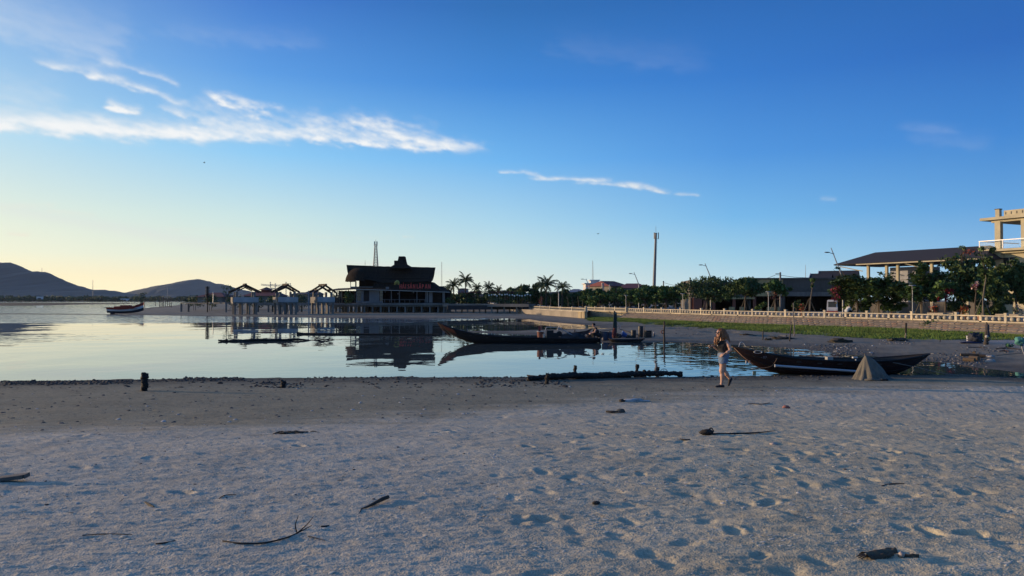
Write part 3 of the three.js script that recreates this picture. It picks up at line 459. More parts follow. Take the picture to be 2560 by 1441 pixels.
{ // lattice of steel trusses behind the pavilions
  const d = 190, s = d / F, P = (x, y) => atDepth(x, y, d), o = thing('truss_gantry', 'open steel lattice gantry of posts and trusses above the pavilion roofs', 'gantry', P(691, 757));
  const l = (x, y) => { const q = P(x, y).sub(o.position); return q; };
  for (const [x, t, b] of [[675.5, 705, 752], [688, 708, 752], [714.5, 705, 752], [725, 708, 752]]) { const a = l(x - 1.1, b), c = l(x - 1.1, t), e = l(x + 1.1, b), f = l(x + 1.1, t); part(o, 'post', [bar(a, c, 0.05, 0.05, 4), bar(e, f, 0.05, 0.05, 4), ...Array.from({ length: 9 }, (_, i) => bar(a.clone().lerp(c, i / 9), e.clone().lerp(f, (i + 1) / 9), 0.035, 0.035, 4))], steel); }
  for (const [x0, y0, x1, y1, h] of [[652, 713.5, 676, 716, 3], [675, 714.5, 690, 716.5, 3.5], [689, 716, 715, 715, 3], [713, 714.5, 729, 718, 3], [676, 722, 688, 723, 2]]) { const a = l(x0, y0), c = l(x1, y1), up = V(0, h * s, 0), k = 7; part(o, 'truss', [bar(a, c, 0.05, 0.05, 4), bar(a.clone().add(up), c.clone().add(up), 0.05, 0.05, 4), ...Array.from({ length: k }, (_, i) => bar(a.clone().lerp(c, i / k).add(i % 2 ? up : V(0, 0, 0)), a.clone().lerp(c, (i + 1) / k).add(i % 2 ? V(0, 0, 0) : up), 0.04, 0.04, 4))], steel); }
}
{ // the restaurant
  const D = 133, s = D / F, ox = 1000, o = thing('thatched_restaurant', 'dark stilt restaurant with a huge boat shaped thatched roof and red letters', 'restaurant', V(atDepth(ox, 750, D).x, 0, -D));
  const X = px => (px - ox) * s, Y = py => EYE + (HOR - py) * s;
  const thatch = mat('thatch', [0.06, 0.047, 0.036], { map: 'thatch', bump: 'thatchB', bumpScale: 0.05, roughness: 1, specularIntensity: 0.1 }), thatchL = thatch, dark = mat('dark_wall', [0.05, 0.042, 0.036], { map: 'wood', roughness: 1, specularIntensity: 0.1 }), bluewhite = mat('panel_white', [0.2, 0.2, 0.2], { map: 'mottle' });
  const Q = (px, py, z) => V((px - 1280) * (D - z) / F - o.position.x, EYE + (HOR - py) * (D - z) / F, z);
  const fz = 0, bz = -11;      // front and back of the building
  // floor and piles
  part(o, 'floor_slab', box(X(1122) - X(822), 0.4, 11.5, (X(1122) + X(822)) / 2, Y(761), -5.6), concDark);
  for (let i = 0; i < 15; i++) for (const z of [-0.4, -3.4, -6.4, -9.4]) { const x = X(828 + i * 20.5), y = groundY(o.position.x + x, -D + z); part(o, 'pile', box(0.3, Y(761) - y + 0.4, 0.3, x, (Y(761) + y - 0.4) / 2 - 0.2, z), concDark); }
  part(o, 'under_floor_shade', box(X(1116) - X(892), Y(761) - 0.1, 0.2, (X(1116) + X(892)) / 2, Y(761) / 2, -9.8), dark); for (const z of [-0.4, -3.4]) part(o, 'cross_beam', box(X(1116) - X(830), 0.25, 0.2, (X(1116) + X(830)) / 2, Y(766), z), concDark);  // dark panel added behind the piles to stand for shade beneath the floor
  // ground floor: back wall, left front wall with windows and a door
  part(o, 'back_wall', box(X(1116) - X(892), 2.6, 0.2, (X(1116) + X(892)) / 2, (Y(757) + Y(724)) / 2, -9), dark);
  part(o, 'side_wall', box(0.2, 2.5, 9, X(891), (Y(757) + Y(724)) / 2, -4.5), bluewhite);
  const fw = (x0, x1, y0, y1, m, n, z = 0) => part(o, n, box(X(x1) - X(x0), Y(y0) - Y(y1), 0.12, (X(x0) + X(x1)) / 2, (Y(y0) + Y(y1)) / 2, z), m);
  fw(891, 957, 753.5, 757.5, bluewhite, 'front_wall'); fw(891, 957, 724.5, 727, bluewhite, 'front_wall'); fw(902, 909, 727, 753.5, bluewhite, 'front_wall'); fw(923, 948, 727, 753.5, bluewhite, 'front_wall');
  fw(909, 923, 727, 753.5, black, 'door', -0.1);
  const blueGlass = glassD;
  for (const [a, b] of [[892, 902], [949, 957]]) { fw(a, b, 727, 753.5, blueGlass, 'window', -0.02); for (const y of [734, 742]) fw(a, b, y, y + 0.8, black, 'mullion', 0.06); }
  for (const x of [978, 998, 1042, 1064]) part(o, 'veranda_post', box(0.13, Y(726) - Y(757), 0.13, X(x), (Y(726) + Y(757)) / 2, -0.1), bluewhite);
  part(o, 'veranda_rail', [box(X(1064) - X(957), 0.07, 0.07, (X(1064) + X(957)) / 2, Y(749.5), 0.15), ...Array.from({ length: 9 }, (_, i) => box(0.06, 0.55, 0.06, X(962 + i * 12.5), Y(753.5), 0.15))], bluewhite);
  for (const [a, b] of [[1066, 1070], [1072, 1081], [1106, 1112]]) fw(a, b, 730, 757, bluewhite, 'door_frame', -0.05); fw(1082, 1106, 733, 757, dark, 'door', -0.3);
  for (const [x, y] of [[962, 730], [994, 735], [997, 733.5], [1033, 731.5]]) part(o, 'ceiling_lamp', ball(0.14, X(x), Y(y), -0.3, 8), bluewhite);
  // fascia and low roof
  part(o, 'fascia', beam(V(X(888), Y(723.5), 0.9), V(X(1126), Y(731), 0.9), 0.12, 0.1), steel);
  part(o, 'veranda_roof', slab(V(X(888), Y(724.5), 0.95), V(X(1126), Y(732), 0.95), V(X(1100), Y(717), -6), V(X(890), Y(715), -6), 0.18), thatch);
  // left wing
  part(o, 'wing_roof', slab(V(X(818), Y(728.5), 0.6), V(X(891), Y(724), 0.8), V(X(891), Y(719), -7), V(X(822), Y(722), -7), 0.16), timber);
  part(o, 'wing_wall', box(X(889) - X(826), Y(744) - Y(758), 0.12, (X(889) + X(826)) / 2, (Y(744) + Y(758)) / 2, -0.6), timber); part(o, 'wing_back', box(X(889) - X(826), 2.3, 0.12, (X(889) + X(826)) / 2, (Y(727) + Y(758)) / 2, -6), dark);
  for (const x of [829, 833, 841, 846, 853, 862, 874, 884]) part(o, 'wing_post', box(0.12, Y(727) - Y(758), 0.12, X(x), (Y(727) + Y(758)) / 2, -0.5), stake); for (const x of [837, 843.5, 849]) fw(x, x + 4.2, 731, 743, blueGlass, 'window', -0.65);
  // upper storey
  part(o, 'upper_wall', box(X(1066) - X(889), Y(696) - Y(723), 5.5, (X(1066) + X(889)) / 2, (Y(696) + Y(723)) / 2, -5.6), dark);
  part(o, 'upper_parapet', box(X(930) - X(872), 0.45, 0.15, (X(930) + X(872)) / 2, Y(719.5), -1.6), conc); part(o, 'upper_parapet', box(0.15, 0.45, 5, X(872), Y(719.5), -4), concPale);
  for (const [x, z] of [[871, -1.7], [877, -4.5], [883, -1.8], [871, -6]]) part(o, 'upper_post', box(0.1, Y(702) - Y(721), 0.1, X(x), (Y(702) + Y(721)) / 2, z), concPale);
  // the great roof: ridge longer than the eaves, gables leaning out
  const R0 = Q(865.5, 662.5, -5.5), Rm = Q(950, 666, -5.5), R1 = Q(1088.5, 669, -5.5), E0 = Q(872, 690, -1.4), E0m = Q(960, 708, -1.2), E1 = Q(1080, 703.5, -1.4), B0 = Q(872, 690, -9.8), Bm = Q(960, 708, -9.8), B1 = Q(1080, 703.5, -9.8);
  const roofFace = (a, b, c, d) => { const P = [], I = [], n = 14, m = 8; for (let j = 0; j <= m; j++) for (let i = 0; i <= n; i++) { const u = i / n, v = j / m, p = a.clone().lerp(b, u).lerp(d.clone().lerp(c, u), v); p.y -= 0.55 * Math.sin(v * Math.PI) * 1; p.y += 0.05 * fbm(p.x * 1.3, p.y * 1.3, 4, 2); P.push(p.x, p.y, p.z); } for (let j = 0; j < m; j++) for (let i = 0; i < n; i++) { const q = j * (n + 1) + i; I.push(q, q + n + 1, q + 1, q + 1, q + n + 1, q + n + 2); } const g = new THREE.BufferGeometry(); g.setAttribute('position', new THREE.Float32BufferAttribute(P, 3)); g.setIndex(I); g.computeVertexNormals(); return g; };
  part(o, 'roof', [roofFace(R0, Rm, E0m, E0), roofFace(Rm, R1, E1, E0m), roofFace(R0, Rm, Bm, B0), roofFace(Rm, R1, B1, Bm), quad(R0, E0, B0, B0), quad(R1, E1, B1, B1), quad(E0, E0m, Bm, B0), quad(E0m, E1, B1, Bm)], thatch);
  // lower skirt of the roof to the right
  part(o, 'roof_skirt', [slab(V(X(1071), Y(706), -1.6), V(X(1098), Y(727), -0.8), V(X(1098), Y(727), -10), V(X(1071), Y(706), -9), 0.2), slab(V(X(930), Y(707), -2), V(X(930), Y(724), -0.4), V(X(1098), Y(727), -0.4), V(X(1071), Y(706), -2), 0.15)], thatch);
  // chimney-like crown on the ridge
  part(o, 'roof_crown', [...(() => { const lv = [[641, 996, 1010.5, 0.8], [652, 994, 1012.5, 1], [660, 990, 1014, 1.3], [666, 981, 1024, 1.8], [672, 975, 1030, 2.4]], out = []; for (let i = 0; i < lv.length - 1; i++) { const [y0, a0, b0, d0] = lv[i], [y1, a1, b1, d1] = lv[i + 1], c = -5.5, q = (a, y, z) => Q(a, y, -4.6).setZ(c + z); out.push(quad(q(a0, y0, d0), q(a1, y1, d1), q(b1, y1, d1), q(b0, y0, d0)), quad(q(b0, y0, d0), q(b1, y1, d1), q(b1, y1, -d1), q(b0, y0, -d0)), quad(q(a0, y0, -d0), q(a1, y1, -d1), q(a1, y1, d1), q(a0, y0, d0)), quad(q(b0, y0, -d0), q(b1, y1, -d1), q(a1, y1, -d1), q(a0, y0, -d0))); } const [y, a, b, d] = lv[0]; out.push(quad(Q(a, y, -4.6).setZ(-5.5 + d), Q(b, y, -4.6).setZ(-5.5 + d), Q(b, y, -4.6).setZ(-5.5 - d), Q(a, y, -4.6).setZ(-5.5 - d))); return out; })()], thatch);
  part(o, 'roof_finial', box(0.55, 0.75, 0.9, Q(989.5, 657, -5.2).x, Q(989.5, 657, -5.2).y, -5.2), thatchL);
  // thatched hood at the left: a curved dome with a ragged fringe
  const hood = (() => { const P = [], I = [], n = 22, m = 9; for (let j = 0; j <= m; j++) for (let i = 0; i <= n; i++) { const u = i / n, v = j / m, ang = -2.5 + 2.9 * u, rx = lerp(0.4, 1, Math.sin(v * 1.45)), z = -4 + Math.cos(ang) * 3.9 * rx, hp = Q(905 + Math.sin(ang) * 41 * rx, lerp(671, 704, v ** 1.5), -4), y = hp.y - (j === m ? 0.35 * Math.abs(ns(i * 3.1, 2)) : 0); P.push(hp.x, y, z); } for (let j = 0; j < m; j++) for (let i = 0; i < n; i++) { const q = j * (n + 1) + i; I.push(q, q + n + 1, q + 1, q + 1, q + n + 1, q + n + 2); } const g = new THREE.BufferGeometry(); g.setAttribute('position', new THREE.Float32BufferAttribute(P, 3)); g.setIndex(I); g.computeVertexNormals(); return g; })();
  part(o, 'roof_hood', [hood], thatchL);
  part(o, 'air_conditioner', box(0.55, 0.4, 0.3, X(969), Y(720.5), 0.3), bluewhite);
  // standing red letters with hand-made accents
  const font = await new FontLoader().loadAsync('fonts/droid/droid_sans_bold.typeface.json');
  const red = mat('letter_red', [0.55, 0.05, 0.035], { roughness: 0.5 });
  const word = 'HAI SAN LAP AN', size = 0.78; let x = X(999.5); const target = X(1078) - X(999.5);
  const glyph = ch => { const g = new TextGeometry(ch, { font, size, depth: 0.12, curveSegments: 3 }); g.computeBoundingBox(); return g; };
  const widths = [...word].map(c => c === ' ' ? 0.22 : glyph(c).boundingBox.max.x + 0.1), k = target / widths.reduce((a, b) => a + b, 0);
  let acc = 0; [...word].forEach((c, i) => { if (c !== ' ') {
    const g = glyph(c), list = []; g.scale(k, 1, 1); list.push(g); const w = (widths[i] - 0.1) * k;
    if (i === 1 || i === 5) list.push(tube([V(w / 2 - 0.06, size + 0.2, 0.06), V(w / 2 + 0.05, size + 0.24, 0.06), V(w / 2 + 0.05, size + 0.14, 0.06), V(w / 2, size + 0.07, 0.06)], 0.035, 5));
    if (i === 9) { list.push(bar(V(w / 2 - 0.13, size + 0.06, 0.06), V(w / 2, size + 0.2, 0.06), 0.035), bar(V(w / 2, size + 0.2, 0.06), V(w / 2 + 0.13, size + 0.06, 0.06), 0.035), ball(0.06, w / 2, -0.14, 0.06, 6)); }
    const geo = join(list); geo.translate(x + acc, Y(722), 0.75); part(o, 'letter', geo, red, `red standing letter ${c}`); } acc += widths[i] * k; });
  part(o, 'letter_rail', beam(V(X(996), Y(722.6), 0.8), V(X(1080), Y(723.6), 0.8), 0.06, 0.06), black);
  // the yellow shrimp emblem beside the letters
  const em = mat('emblem_yellow', [0.3, 0.28, 0.07]); part(o, 'shrimp_emblem', [taper([V(X(989), Y(713), 0.75), V(X(990.5), Y(707.5), 0.75), V(X(995), Y(704.5), 0.75), V(X(998), Y(708), 0.75), V(X(997.5), Y(713), 0.75)], [0.06, 0.2, 0.26, 0.2, 0.08], 7), bar(V(X(990), Y(710), 0.8), V(X(986), Y(713), 0.8), 0.03), bar(V(X(996), Y(706), 0.8), V(X(999), Y(703), 0.8), 0.03), ...[0, 1, 2].map(i => bar(V(X(993 + i * 1.5), Y(708.5), 0.85), V(X(992.5 + i * 1.5), Y(712), 0.85), 0.025, 0.025, 4))], em, 'yellow shrimp emblem');
  // tropical plants by the wing
  const pl = thing('leafy_palm_clump', 'tall leafy plants growing against the left wing of the thatched restaurant', 'plant', V(o.position.x + X(872), 1.9, -D + 0.2)); part(pl, 'foliage', leaves(21, [[0, 1.1, 0, 0.9, 1.1, 0.4], [-0.3, 1.9, 0, 0.4, 0.5, 0.3]], 220, 0.4, LIME), M_leaf); part(pl, 'stem', [bar(V(0, 0, 0), V(0.1, 1.6, 0), 0.05), bar(V(-0.3, 0, 0), V(-0.5, 1.7, 0), 0.04)], barkPale);
}
{ // garden bushes round the red roofed houses and the town trees behind the walkways
  for (const [px, py, rx, ry, d, label] of [[488, 748, 22, 10, 168, 'low garden bush at the shore end of the concrete walkway'], [528, 746, 16, 10, 160, 'garden bush behind the totem of discs'], [588, 748, 24, 10, 162, 'garden bush behind the frangipani tree'], [640, 750, 22, 10, 160, 'garden bush between the first two pavilions'], [690, 750, 24, 12, 158, 'dark garden bush below the lattice gantry'], [748, 748, 24, 13, 158, 'garden bush between the second and third pavilions'], [842, 748, 20, 14, 150, 'garden bush beside the restaurant wing']]) { const p = atDepth(px, 757, d), s = d / F, o = thing('garden_bush', label, 'bush', V(p.x, groundY(p.x, p.z), p.z)), y = EYE + (HOR - py) * s - o.position.y; part(o, 'foliage', leaves(px, [[0, y, 0, rx * s, ry * s, 1.2], [-rx * 0.5 * s, y * 0.7, 0, rx * 0.6 * s, ry * s, 1], [rx * 0.5 * s, y * 0.6, 0.3, rx * 0.6 * s, ry * s, 1]], 520, 0.34, DEEP), M_leaf); part(o, 'stem', [bar(V(0, -0.1, 0), V(0.1, y, 0), 0.06), bar(V(-0.4, -0.1, 0), V(-0.6, y * 0.8, 0), 0.05)], bark); }
}
{ // long dark walkway right of the restaurant, hung with flowers, posts with lamps
  const at = (px, d) => { const p = atDepth(px, 760, d); return [p.x, p.z]; };
  const w = deckRun('timber_walkway', 'long dark walkway on piles from the restaurant to the quay', [at(1118, 132), at(1330, 126)], 1.62, 3.4, 0.5, concDark, concDark, 2.4);
  part(w, 'skirt', box(at(1332, 124.4)[0] - at(1118, 130.3)[0], 0.75, 0.1, (at(1332, 124.4)[0] + at(1118, 130.3)[0]) / 2, 1.25, at(1225, 127.2)[1] - 0.2, Math.atan2(5.9, at(1332, 124.4)[0] - at(1118, 130.3)[0])), mat('walkway_skirt', [0.035, 0.035, 0.035]));
  const r = rand(40);
  const arb = thing('flower_arbour', 'long arbour over the walkway covered in red bougainvillea', 'arbour', V(at(1215, 130)[0], 1.85, at(1215, 130)[1]));
  for (let i = 0; i < 8; i++) part(arb, 'post', box(0.1, 1.9, 0.1, -4.8 + i * 1.35, 0.95, 0.3 * (i % 2)), timber);
  part(arb, 'trellis', [box(10, 0.06, 1.6, 0, 1.95, 0)], timber);
  part(arb, 'blossom', leaves(41, Array.from({ length: 14 }, (_, i) => [-4.6 + i * 0.7, 1.95 + 0.25 * r(), 0.3, 0.6, 0.28, 0.8]), 900, 0.16, [[0.26, 0.025, 0.03], [0.16, 0.03, 0.03], [0.05, 0.07, 0.02]]), M_leaf, 'red bougainvillea blossom');
  const lampW = mat('lamp_globe', [0.62, 0.62, 0.58], { roughness: 0.4 });
  for (let i = 0; i < 17; i++) { const px = 1222 + i * 6.4 + 2 * r(), d = 127 + 2 * r(), p = at(px, d), h = 1.25 + 0.35 * r(); const o = thing('globe_lamp', 'small white globe lamp post in the row along the dark walkway', 'lamp', V(p[0], 1.85, p[1]), 0, 'globe lamps along the dark walkway'); part(o, 'post', bar(V(0, 0, 0), V(0, h, 0), 0.035, 0.03, 5), stake); part(o, 'globe', ball(0.15, 0, h + 0.1, 0, 8), lampW); }
}

// ---------------------------------------------------------------- promenade: quay, revetment, balustrades
const PL = 0.95;      // promenade level
const PATH = [[1570, 781], [1640, 783.2], [1720, 785.8], [1800, 788.4], [1900, 791.2], [2000, 793.7], [2100, 795.8], [2200, 798.3], [2280, 800.4], [2360, 803], [2460, 806.2], [2560, 809.7], [2700, 815.4]].map(([x, y]) => { const p = onPlane(x, y, PL); return [p.x, p.z]; });
const pathLen = [0]; for (let i = 1; i < PATH.length; i++) pathLen.push(pathLen[i - 1] + Math.hypot(PATH[i][0] - PATH[i - 1][0], PATH[i][1] - PATH[i - 1][1]));
function onPath(s) { let i = 0; while (i < PATH.length - 2 && s > pathLen[i + 1]) i++; const t = (s - pathLen[i]) / (pathLen[i + 1] - pathLen[i]), a = PATH[i], b = PATH[i + 1], dx = b[0] - a[0], dz = b[1] - a[1], L = Math.hypot(dx, dz); return { x: lerp(a[0], b[0], t), z: lerp(a[1], b[1], t), dx: dx / L, dz: dz / L, nx: -dz / L, nz: dx / L }; }   // n points to the water
const pathPx = s => { const q = onPath(s); return 1280 + F * q.x / -q.z; };
function prom(px, off = 2) {        // the point `off` metres inland of the balustrade that is seen at this column
  let best = null, bd = 1e9; for (let s = -30; s < pathLen[pathLen.length - 1]; s += 0.2) { const q = onPath(s), x = q.x - q.nx * off, z = q.z - q.nz * off, e = Math.abs(1280 + F * x / -z - px); if (e < bd) { bd = e; best = V(x, PL, z); } } return best; }
{
  const Q0 = onPlane(1465, 797, 0.1), Q1 = onPlane(1330, 786, 0.1), Rk = V(Q0.x + 1.4, 0, Q0.z - 13), stoneW = mat('quay_stone', [0.36, 0.3, 0.2], { map: 'stain', bump: 'mottleB', bumpScale: 0.02 }), paleS = mat('pale_stone', [0.46, 0.42, 0.34], { map: 'stain' }), paveM = mat('paving', [0.3, 0.27, 0.23], { map: 'stain' });
  // promenade: one block whose edge follows the balustrade, the recess and the quay
  const edge = [[Q1.x - 2, Q1.z], [Q0.x, Q0.z - 0.2], [Rk.x, Rk.z], [PATH[0][0], PATH[0][1]], ...PATH.slice(1), [90, PATH[PATH.length - 1][1]], [600, -60], [600, -700], [Q1.x - 30, -700]];
  const g = new THREE.ExtrudeGeometry(new THREE.Shape(edge.map(p => new THREE.Vector2(p[0], -p[1]))), { depth: 1.1, bevelEnabled: false }); g.rotateX(-Math.PI / 2); g.translate(0, PL - 1.1, 0);
  structure('promenade', g, paveM);
  const wall = (a, b, label, m) => { const o = thing('quay_wall', label, 'wall', V(0, 0, 0)); const L = Math.hypot(b.x - a.x, b.z - a.z), n = Math.max(2, Math.round(L / 1.6)); for (let i = 0; i < n; i++) { const t0 = i / n, t1 = (i + 1) / n, lo = -0.1; part(o, 'wall_panel', beam(V(lerp(a.x, b.x, t0 + 0.004), (PL + lo) / 2, lerp(a.z, b.z, t0 + 0.004)), V(lerp(a.x, b.x, t1 - 0.004), (PL + lo) / 2, lerp(a.z, b.z, t1 - 0.004)), 0.3, PL - lo - 0.02), m); } part(o, 'coping', beam(V(a.x, PL + 0.04, a.z), V(b.x, PL + 0.04, b.z), 0.5, 0.1), paleS); return o; };
  wall(Q1, Q0, 'stained quay wall ending in a sunlit corner by the mudflat', stoneW); wall(Q0, Rk, 'short return of the quay wall behind its sunlit corner', stoneW); wall(Rk, V(PATH[0][0], 0, PATH[0][1]), 'shaded recessed quay wall between the corner and the ball balustrade', stoneW);
  const bal = (a, b, label, m, bays) => { const o = thing('baluster_railing', label, 'balustrade', V(0, 0, 0)); part(o, 'top_rail', beam(V(a.x, PL + 0.5, a.z), V(b.x, PL + 0.5, b.z), 0.2, 0.1), m); part(o, 'bottom_rail', beam(V(a.x, PL + 0.13, a.z), V(b.x, PL + 0.13, b.z), 0.18, 0.07), m);
    for (let i = 0; i <= bays; i++) part(o, 'post', box(0.24, 0.62, 0.24, lerp(a.x, b.x, i / bays), PL + 0.4, lerp(a.z, b.z, i / bays), Math.atan2(-(b.z - a.z), b.x - a.x)), m);
    for (let i = 0; i < bays; i++) { const list = []; for (let k = 1; k < 12; k++) { const t = (i + k / 12) / bays; list.push(cyl(0.055, 0.075, 0.3, lerp(a.x, b.x, t), PL + 0.16, lerp(a.z, b.z, t), 6)); } part(o, 'balusters', list, m); } return o; };
  bal(Q1, Q0, 'cream railing of small turned balusters on the stained quay wall', paleS, 5); bal(Rk, V(PATH[0][0] - 0.2, 0, PATH[0][1]), 'dark shaded railing on the recessed quay wall', paleS, 4);

  // the long balustrade with stone balls
  const o = thing('ball_balustrade', 'long cream balustrade of stone balls between two rails along the promenade', 'balustrade', V(0, 0, 0)), end = pathLen[pathLen.length - 1], mod = 2.05;
  const ballG = boxUV(join([ball(0.155, 0, 0, 0, 14)])); ballG.userData.done = true; const postG = boxUV(join([new THREE.BoxGeometry(0.21, 0.66, 0.21), box(0.25, 0.06, 0.25, 0, 0.34, 0)])), smallG = boxUV(join([new THREE.BoxGeometry(0.2, 0.32, 0.2)])); postG.userData.done = smallG.userData.done = true;
  const shades = [paleS, mat('pale_stone_b', [0.5, 0.46, 0.38], { map: 'stain' }), mat('pale_stone_c', [0.6, 0.53, 0.41], { map: 'stain' })], r = rand(3);
  let i = 0; for (let s = 0; s + mod < end; s += mod, i++) {
    const a = onPath(s), b = onPath(s + mod), th = Math.atan2(-(b.z - a.z), b.x - a.x);
    const m = part(o, i % 2 ? 'small_post' : 'post', i % 2 ? smallG : postG, shades[i % 3]); m.position.set(a.x, PL + (i % 2 ? 0.26 : 0.33), a.z); m.rotation.y = th;
    const gap = (i % 4 === 0) ? 0.16 : 0.1;
    part(o, 'top_rail', beam(V(a.x, PL + 0.47, a.z), V(b.x, PL + 0.47, b.z), 0.18, 0.08), shades[(i + 1) % 3]); part(o, 'bottom_rail', beam(V(lerp(a.x, b.x, gap / 2), PL + 0.06, lerp(a.z, b.z, gap / 2)), V(lerp(a.x, b.x, 1 - gap / 2), PL + 0.06, lerp(a.z, b.z, 1 - gap / 2)), 0.2, 0.09), shades[i % 3]);
    for (const t of [0.24, 0.5, 0.76]) { const q = part(o, 'stone_ball', ballG, shades[Math.floor(r() * 3)]); q.position.set(lerp(a.x, b.x, t), PL + 0.26, lerp(a.z, b.z, t)); }
  }
  // sloping revetment of chevron blocks
  const rev = thing('block_revetment', 'sloping revetment of brownish chevron concrete blocks below the ball balustrade', 'revetment', V(0, 0, 0)), slopeM = mat('revetment_bed', [0.2, 0.165, 0.12], { map: 'stain', bump: 'mottleB', bumpScale: 0.02 }), cols = [[0.29, 0.225, 0.16], [0.25, 0.2, 0.15], [0.33, 0.26, 0.19], [0.3, 0.19, 0.13]].map((c, k) => mat('block_' + k, c, { map: 'mottle' }));
  const toe = 1.75, low = 0.12, bed = []; for (let s = 0; s < end - 1; s += 2) { const a = onPath(s), b = onPath(Math.min(end, s + 2)), q = (p, d, y) => V(p.x + p.nx * d, y, p.z + p.nz * d); bed.push(quad(q(a, 0.1, PL - 0.04), q(b, 0.1, PL - 0.04), q(b, toe, low), q(a, toe, low))); }
  part(rev, 'bed', bed, slopeM);
  const blockG = [0, 1, 2].map(k => { const h = 0.06 + 0.02 * k, gg = shape([[-0.21, -0.1], [0, -0.17], [0.21, -0.1], [0.21, 0.12], [0, 0.05], [-0.21, 0.12]], h); gg.translate(0, 0, -0.01); const p = gg.attributes.position; for (let j = 0; j < p.count; j++) if (p.getZ(j) > 0.02) p.setZ(j, p.getZ(j) - (p.getY(j) + 0.17) * 0.16); gg.computeVertexNormals(); const b2 = boxUV(join([gg])); b2.userData.done = true; return b2; });
  const slopeA = Math.atan2(PL - low, toe), list = []; let row = 0;
  for (let d = 0.3; d < toe - 0.1; d += 0.34, row++) for (let s = (row % 2) * 0.27 + 0.2; s < end - 1; s += 0.54) list.push([s, d]);
  list.sort((a, b) => b[0] - a[0]);
  const rest = []; list.forEach(([s, d], k) => { const a = onPath(s), y = lerp(PL, low, d / toe) + 0.0, th = Math.atan2(-a.dz, a.dx); const mtx = new THREE.Matrix4().makeRotationFromEuler(new THREE.Euler(-Math.PI / 2 + slopeA + 0 , 0, 0)), full = new THREE.Matrix4().makeRotationY(th + (a.nx * Math.sin(th) + a.nz * Math.cos(th) < 0 ? Math.PI : 0)).multiply(mtx).setPosition(a.x + a.nx * d, y - 0.02, a.z + a.nz * d); const gi = blockG[Math.floor(r() * 3)]; if (pathPx(s) < 2590 && rest.used === undefined) rest.used = 0; if (pathPx(s) < 2590 && (rest.used ?? 0) < 290) { rest.used++; const m = part(rev, 'block', gi, cols[Math.floor(r() * 4)]); m.applyMatrix4(full); } else { const c = gi.clone(); c.applyMatrix4(full); rest.push(c); } });
  const st = part(rev, 'far_blocks', [...rest], cols[0]); st.userData.kind = 'stuff';
}
{ // grass along the foot of the revetment
  const r = rand(91), lower = [[1470, 801], [1520, 804], [1600, 806], [1660, 813], [1750, 819], [1830, 826], [1920, 832], [2000, 837], [2100, 843], [2200, 848.5], [2300, 850.5], [2400, 851.5], [2500, 852.5], [2640, 856]];
  const low = lower.map(([x, y]) => { const p = onPlane(x, y, 0.14); return [p.x, p.z]; }), up = []; for (let s = pathLen[pathLen.length - 1]; s >= 0; s -= 3) { const q = onPath(s); up.push([q.x + q.nx * 1.6, q.z + q.nz * 1.6]); } up.push([onPlane(1475, 793, 0.15).x, onPlane(1475, 793, 0.15).z]);
  const poly = [...low, ...up], xs = poly.map(p => p[0]), zs = poly.map(p => p[1]), pts = [];
  for (let i = 0; i < 400000 && pts.length < 52000; i++) { const x = lerp(Math.min(...xs), Math.max(...xs), r()), z = lerp(Math.min(...zs), Math.max(...zs), r()), d = polySd(poly, x, z); if (d < -0.9 || d + 0.75 * fbm(x * 0.9, z * 0.9, 4, 3) + 0.1 < 0) continue; if (fbm(x * 0.25, z * 0.25, 8, 3) < -0.22 && r() < 0.8) continue; pts.push([x, z, d]); }
  const tuft = [], e = new THREE.Euler(); const blade = []; const rr = rand(6); for (let k = 0; k < 5; k++) { const a = rr() * 6.28, l = 0.05 + 0.09 * rr(), h = 0.1 + 0.12 * rr(), w = 0.018, bx = (rr() - 0.5) * 0.16, bz = (rr() - 0.5) * 0.16, cx = Math.cos(a), cz = Math.sin(a); blade.push(bx - cz * w, 0, bz + cx * w, bx + cz * w, 0, bz - cx * w, bx + cx * l, h, bz + cz * l); }
  const g = new THREE.BufferGeometry(); g.setAttribute('position', new THREE.Float32BufferAttribute(blade, 3)); g.computeVertexNormals();
  const im = new THREE.InstancedMesh(g, mat('grass_blade', [0.145, 0.195, 0.04], { roughness: 0.8 }), pts.length), m4 = new THREE.Matrix4(), c = new THREE.Color();
  pts.forEach(([x, z, d], i) => { const s = (0.6 + 0.7 * r()) * (d < 0.4 ? 0.8 : 1); m4.makeRotationY(r() * 6.28).scale(V(s, s * (0.5 + 0.5 * r()), s)).setPosition(x, groundY(x, z) - 0.01, z); im.setMatrixAt(i, m4); const k = 0.55 + 0.6 * r() + 0.35 * fbm(x * 0.3, z * 0.3, 2, 2), y = r(); c.setRGB(k * (0.65 + 0.4 * y), k, k * 0.7); im.setColorAt(i, c); });
  im.name = 'grass'; im.castShadow = im.receiveShadow = true; im.userData = { kind: 'stuff', label: 'green grass growing along the foot of the block revetment', category: 'grass' }; scene.add(im);
}
{ // creeping shrubs on the revetment
  for (const [px, py, rx, ry, label] of [[2335, 812, 31, 13, 'low sprawling green shrub on the revetment below the benches'], [1832, 796, 9, 7, 'small reddish green shrub at the foot of the revetment'], [2244, 814, 6, 5, 'tiny round weed on the grass below the revetment']]) {
    const p = ground(px, py + ry, 0.2), s = -p.z / F, o = thing('shrub', label, 'shrub', p); part(o, 'foliage', leaves(px, [[0, ry * s, 0, rx * s, ry * s, rx * s * 0.6], [rx * 0.5 * s, ry * 1.3 * s, 0, rx * 0.5 * s, ry * s, rx * 0.4 * s], [-rx * 0.6 * s, ry * 1.2 * s, 0, rx * 0.35 * s, ry * 0.8 * s, rx * 0.3 * s]], 420, 0.17, GREEN), M_leaf); part(o, 'stem', [bar(V(0, -0.05, 0), V(0.2, ry * s, 0), 0.025), bar(V(0, -0.05, 0), V(-0.3, ry * s, 0.1), 0.02)], bark);
  }
}
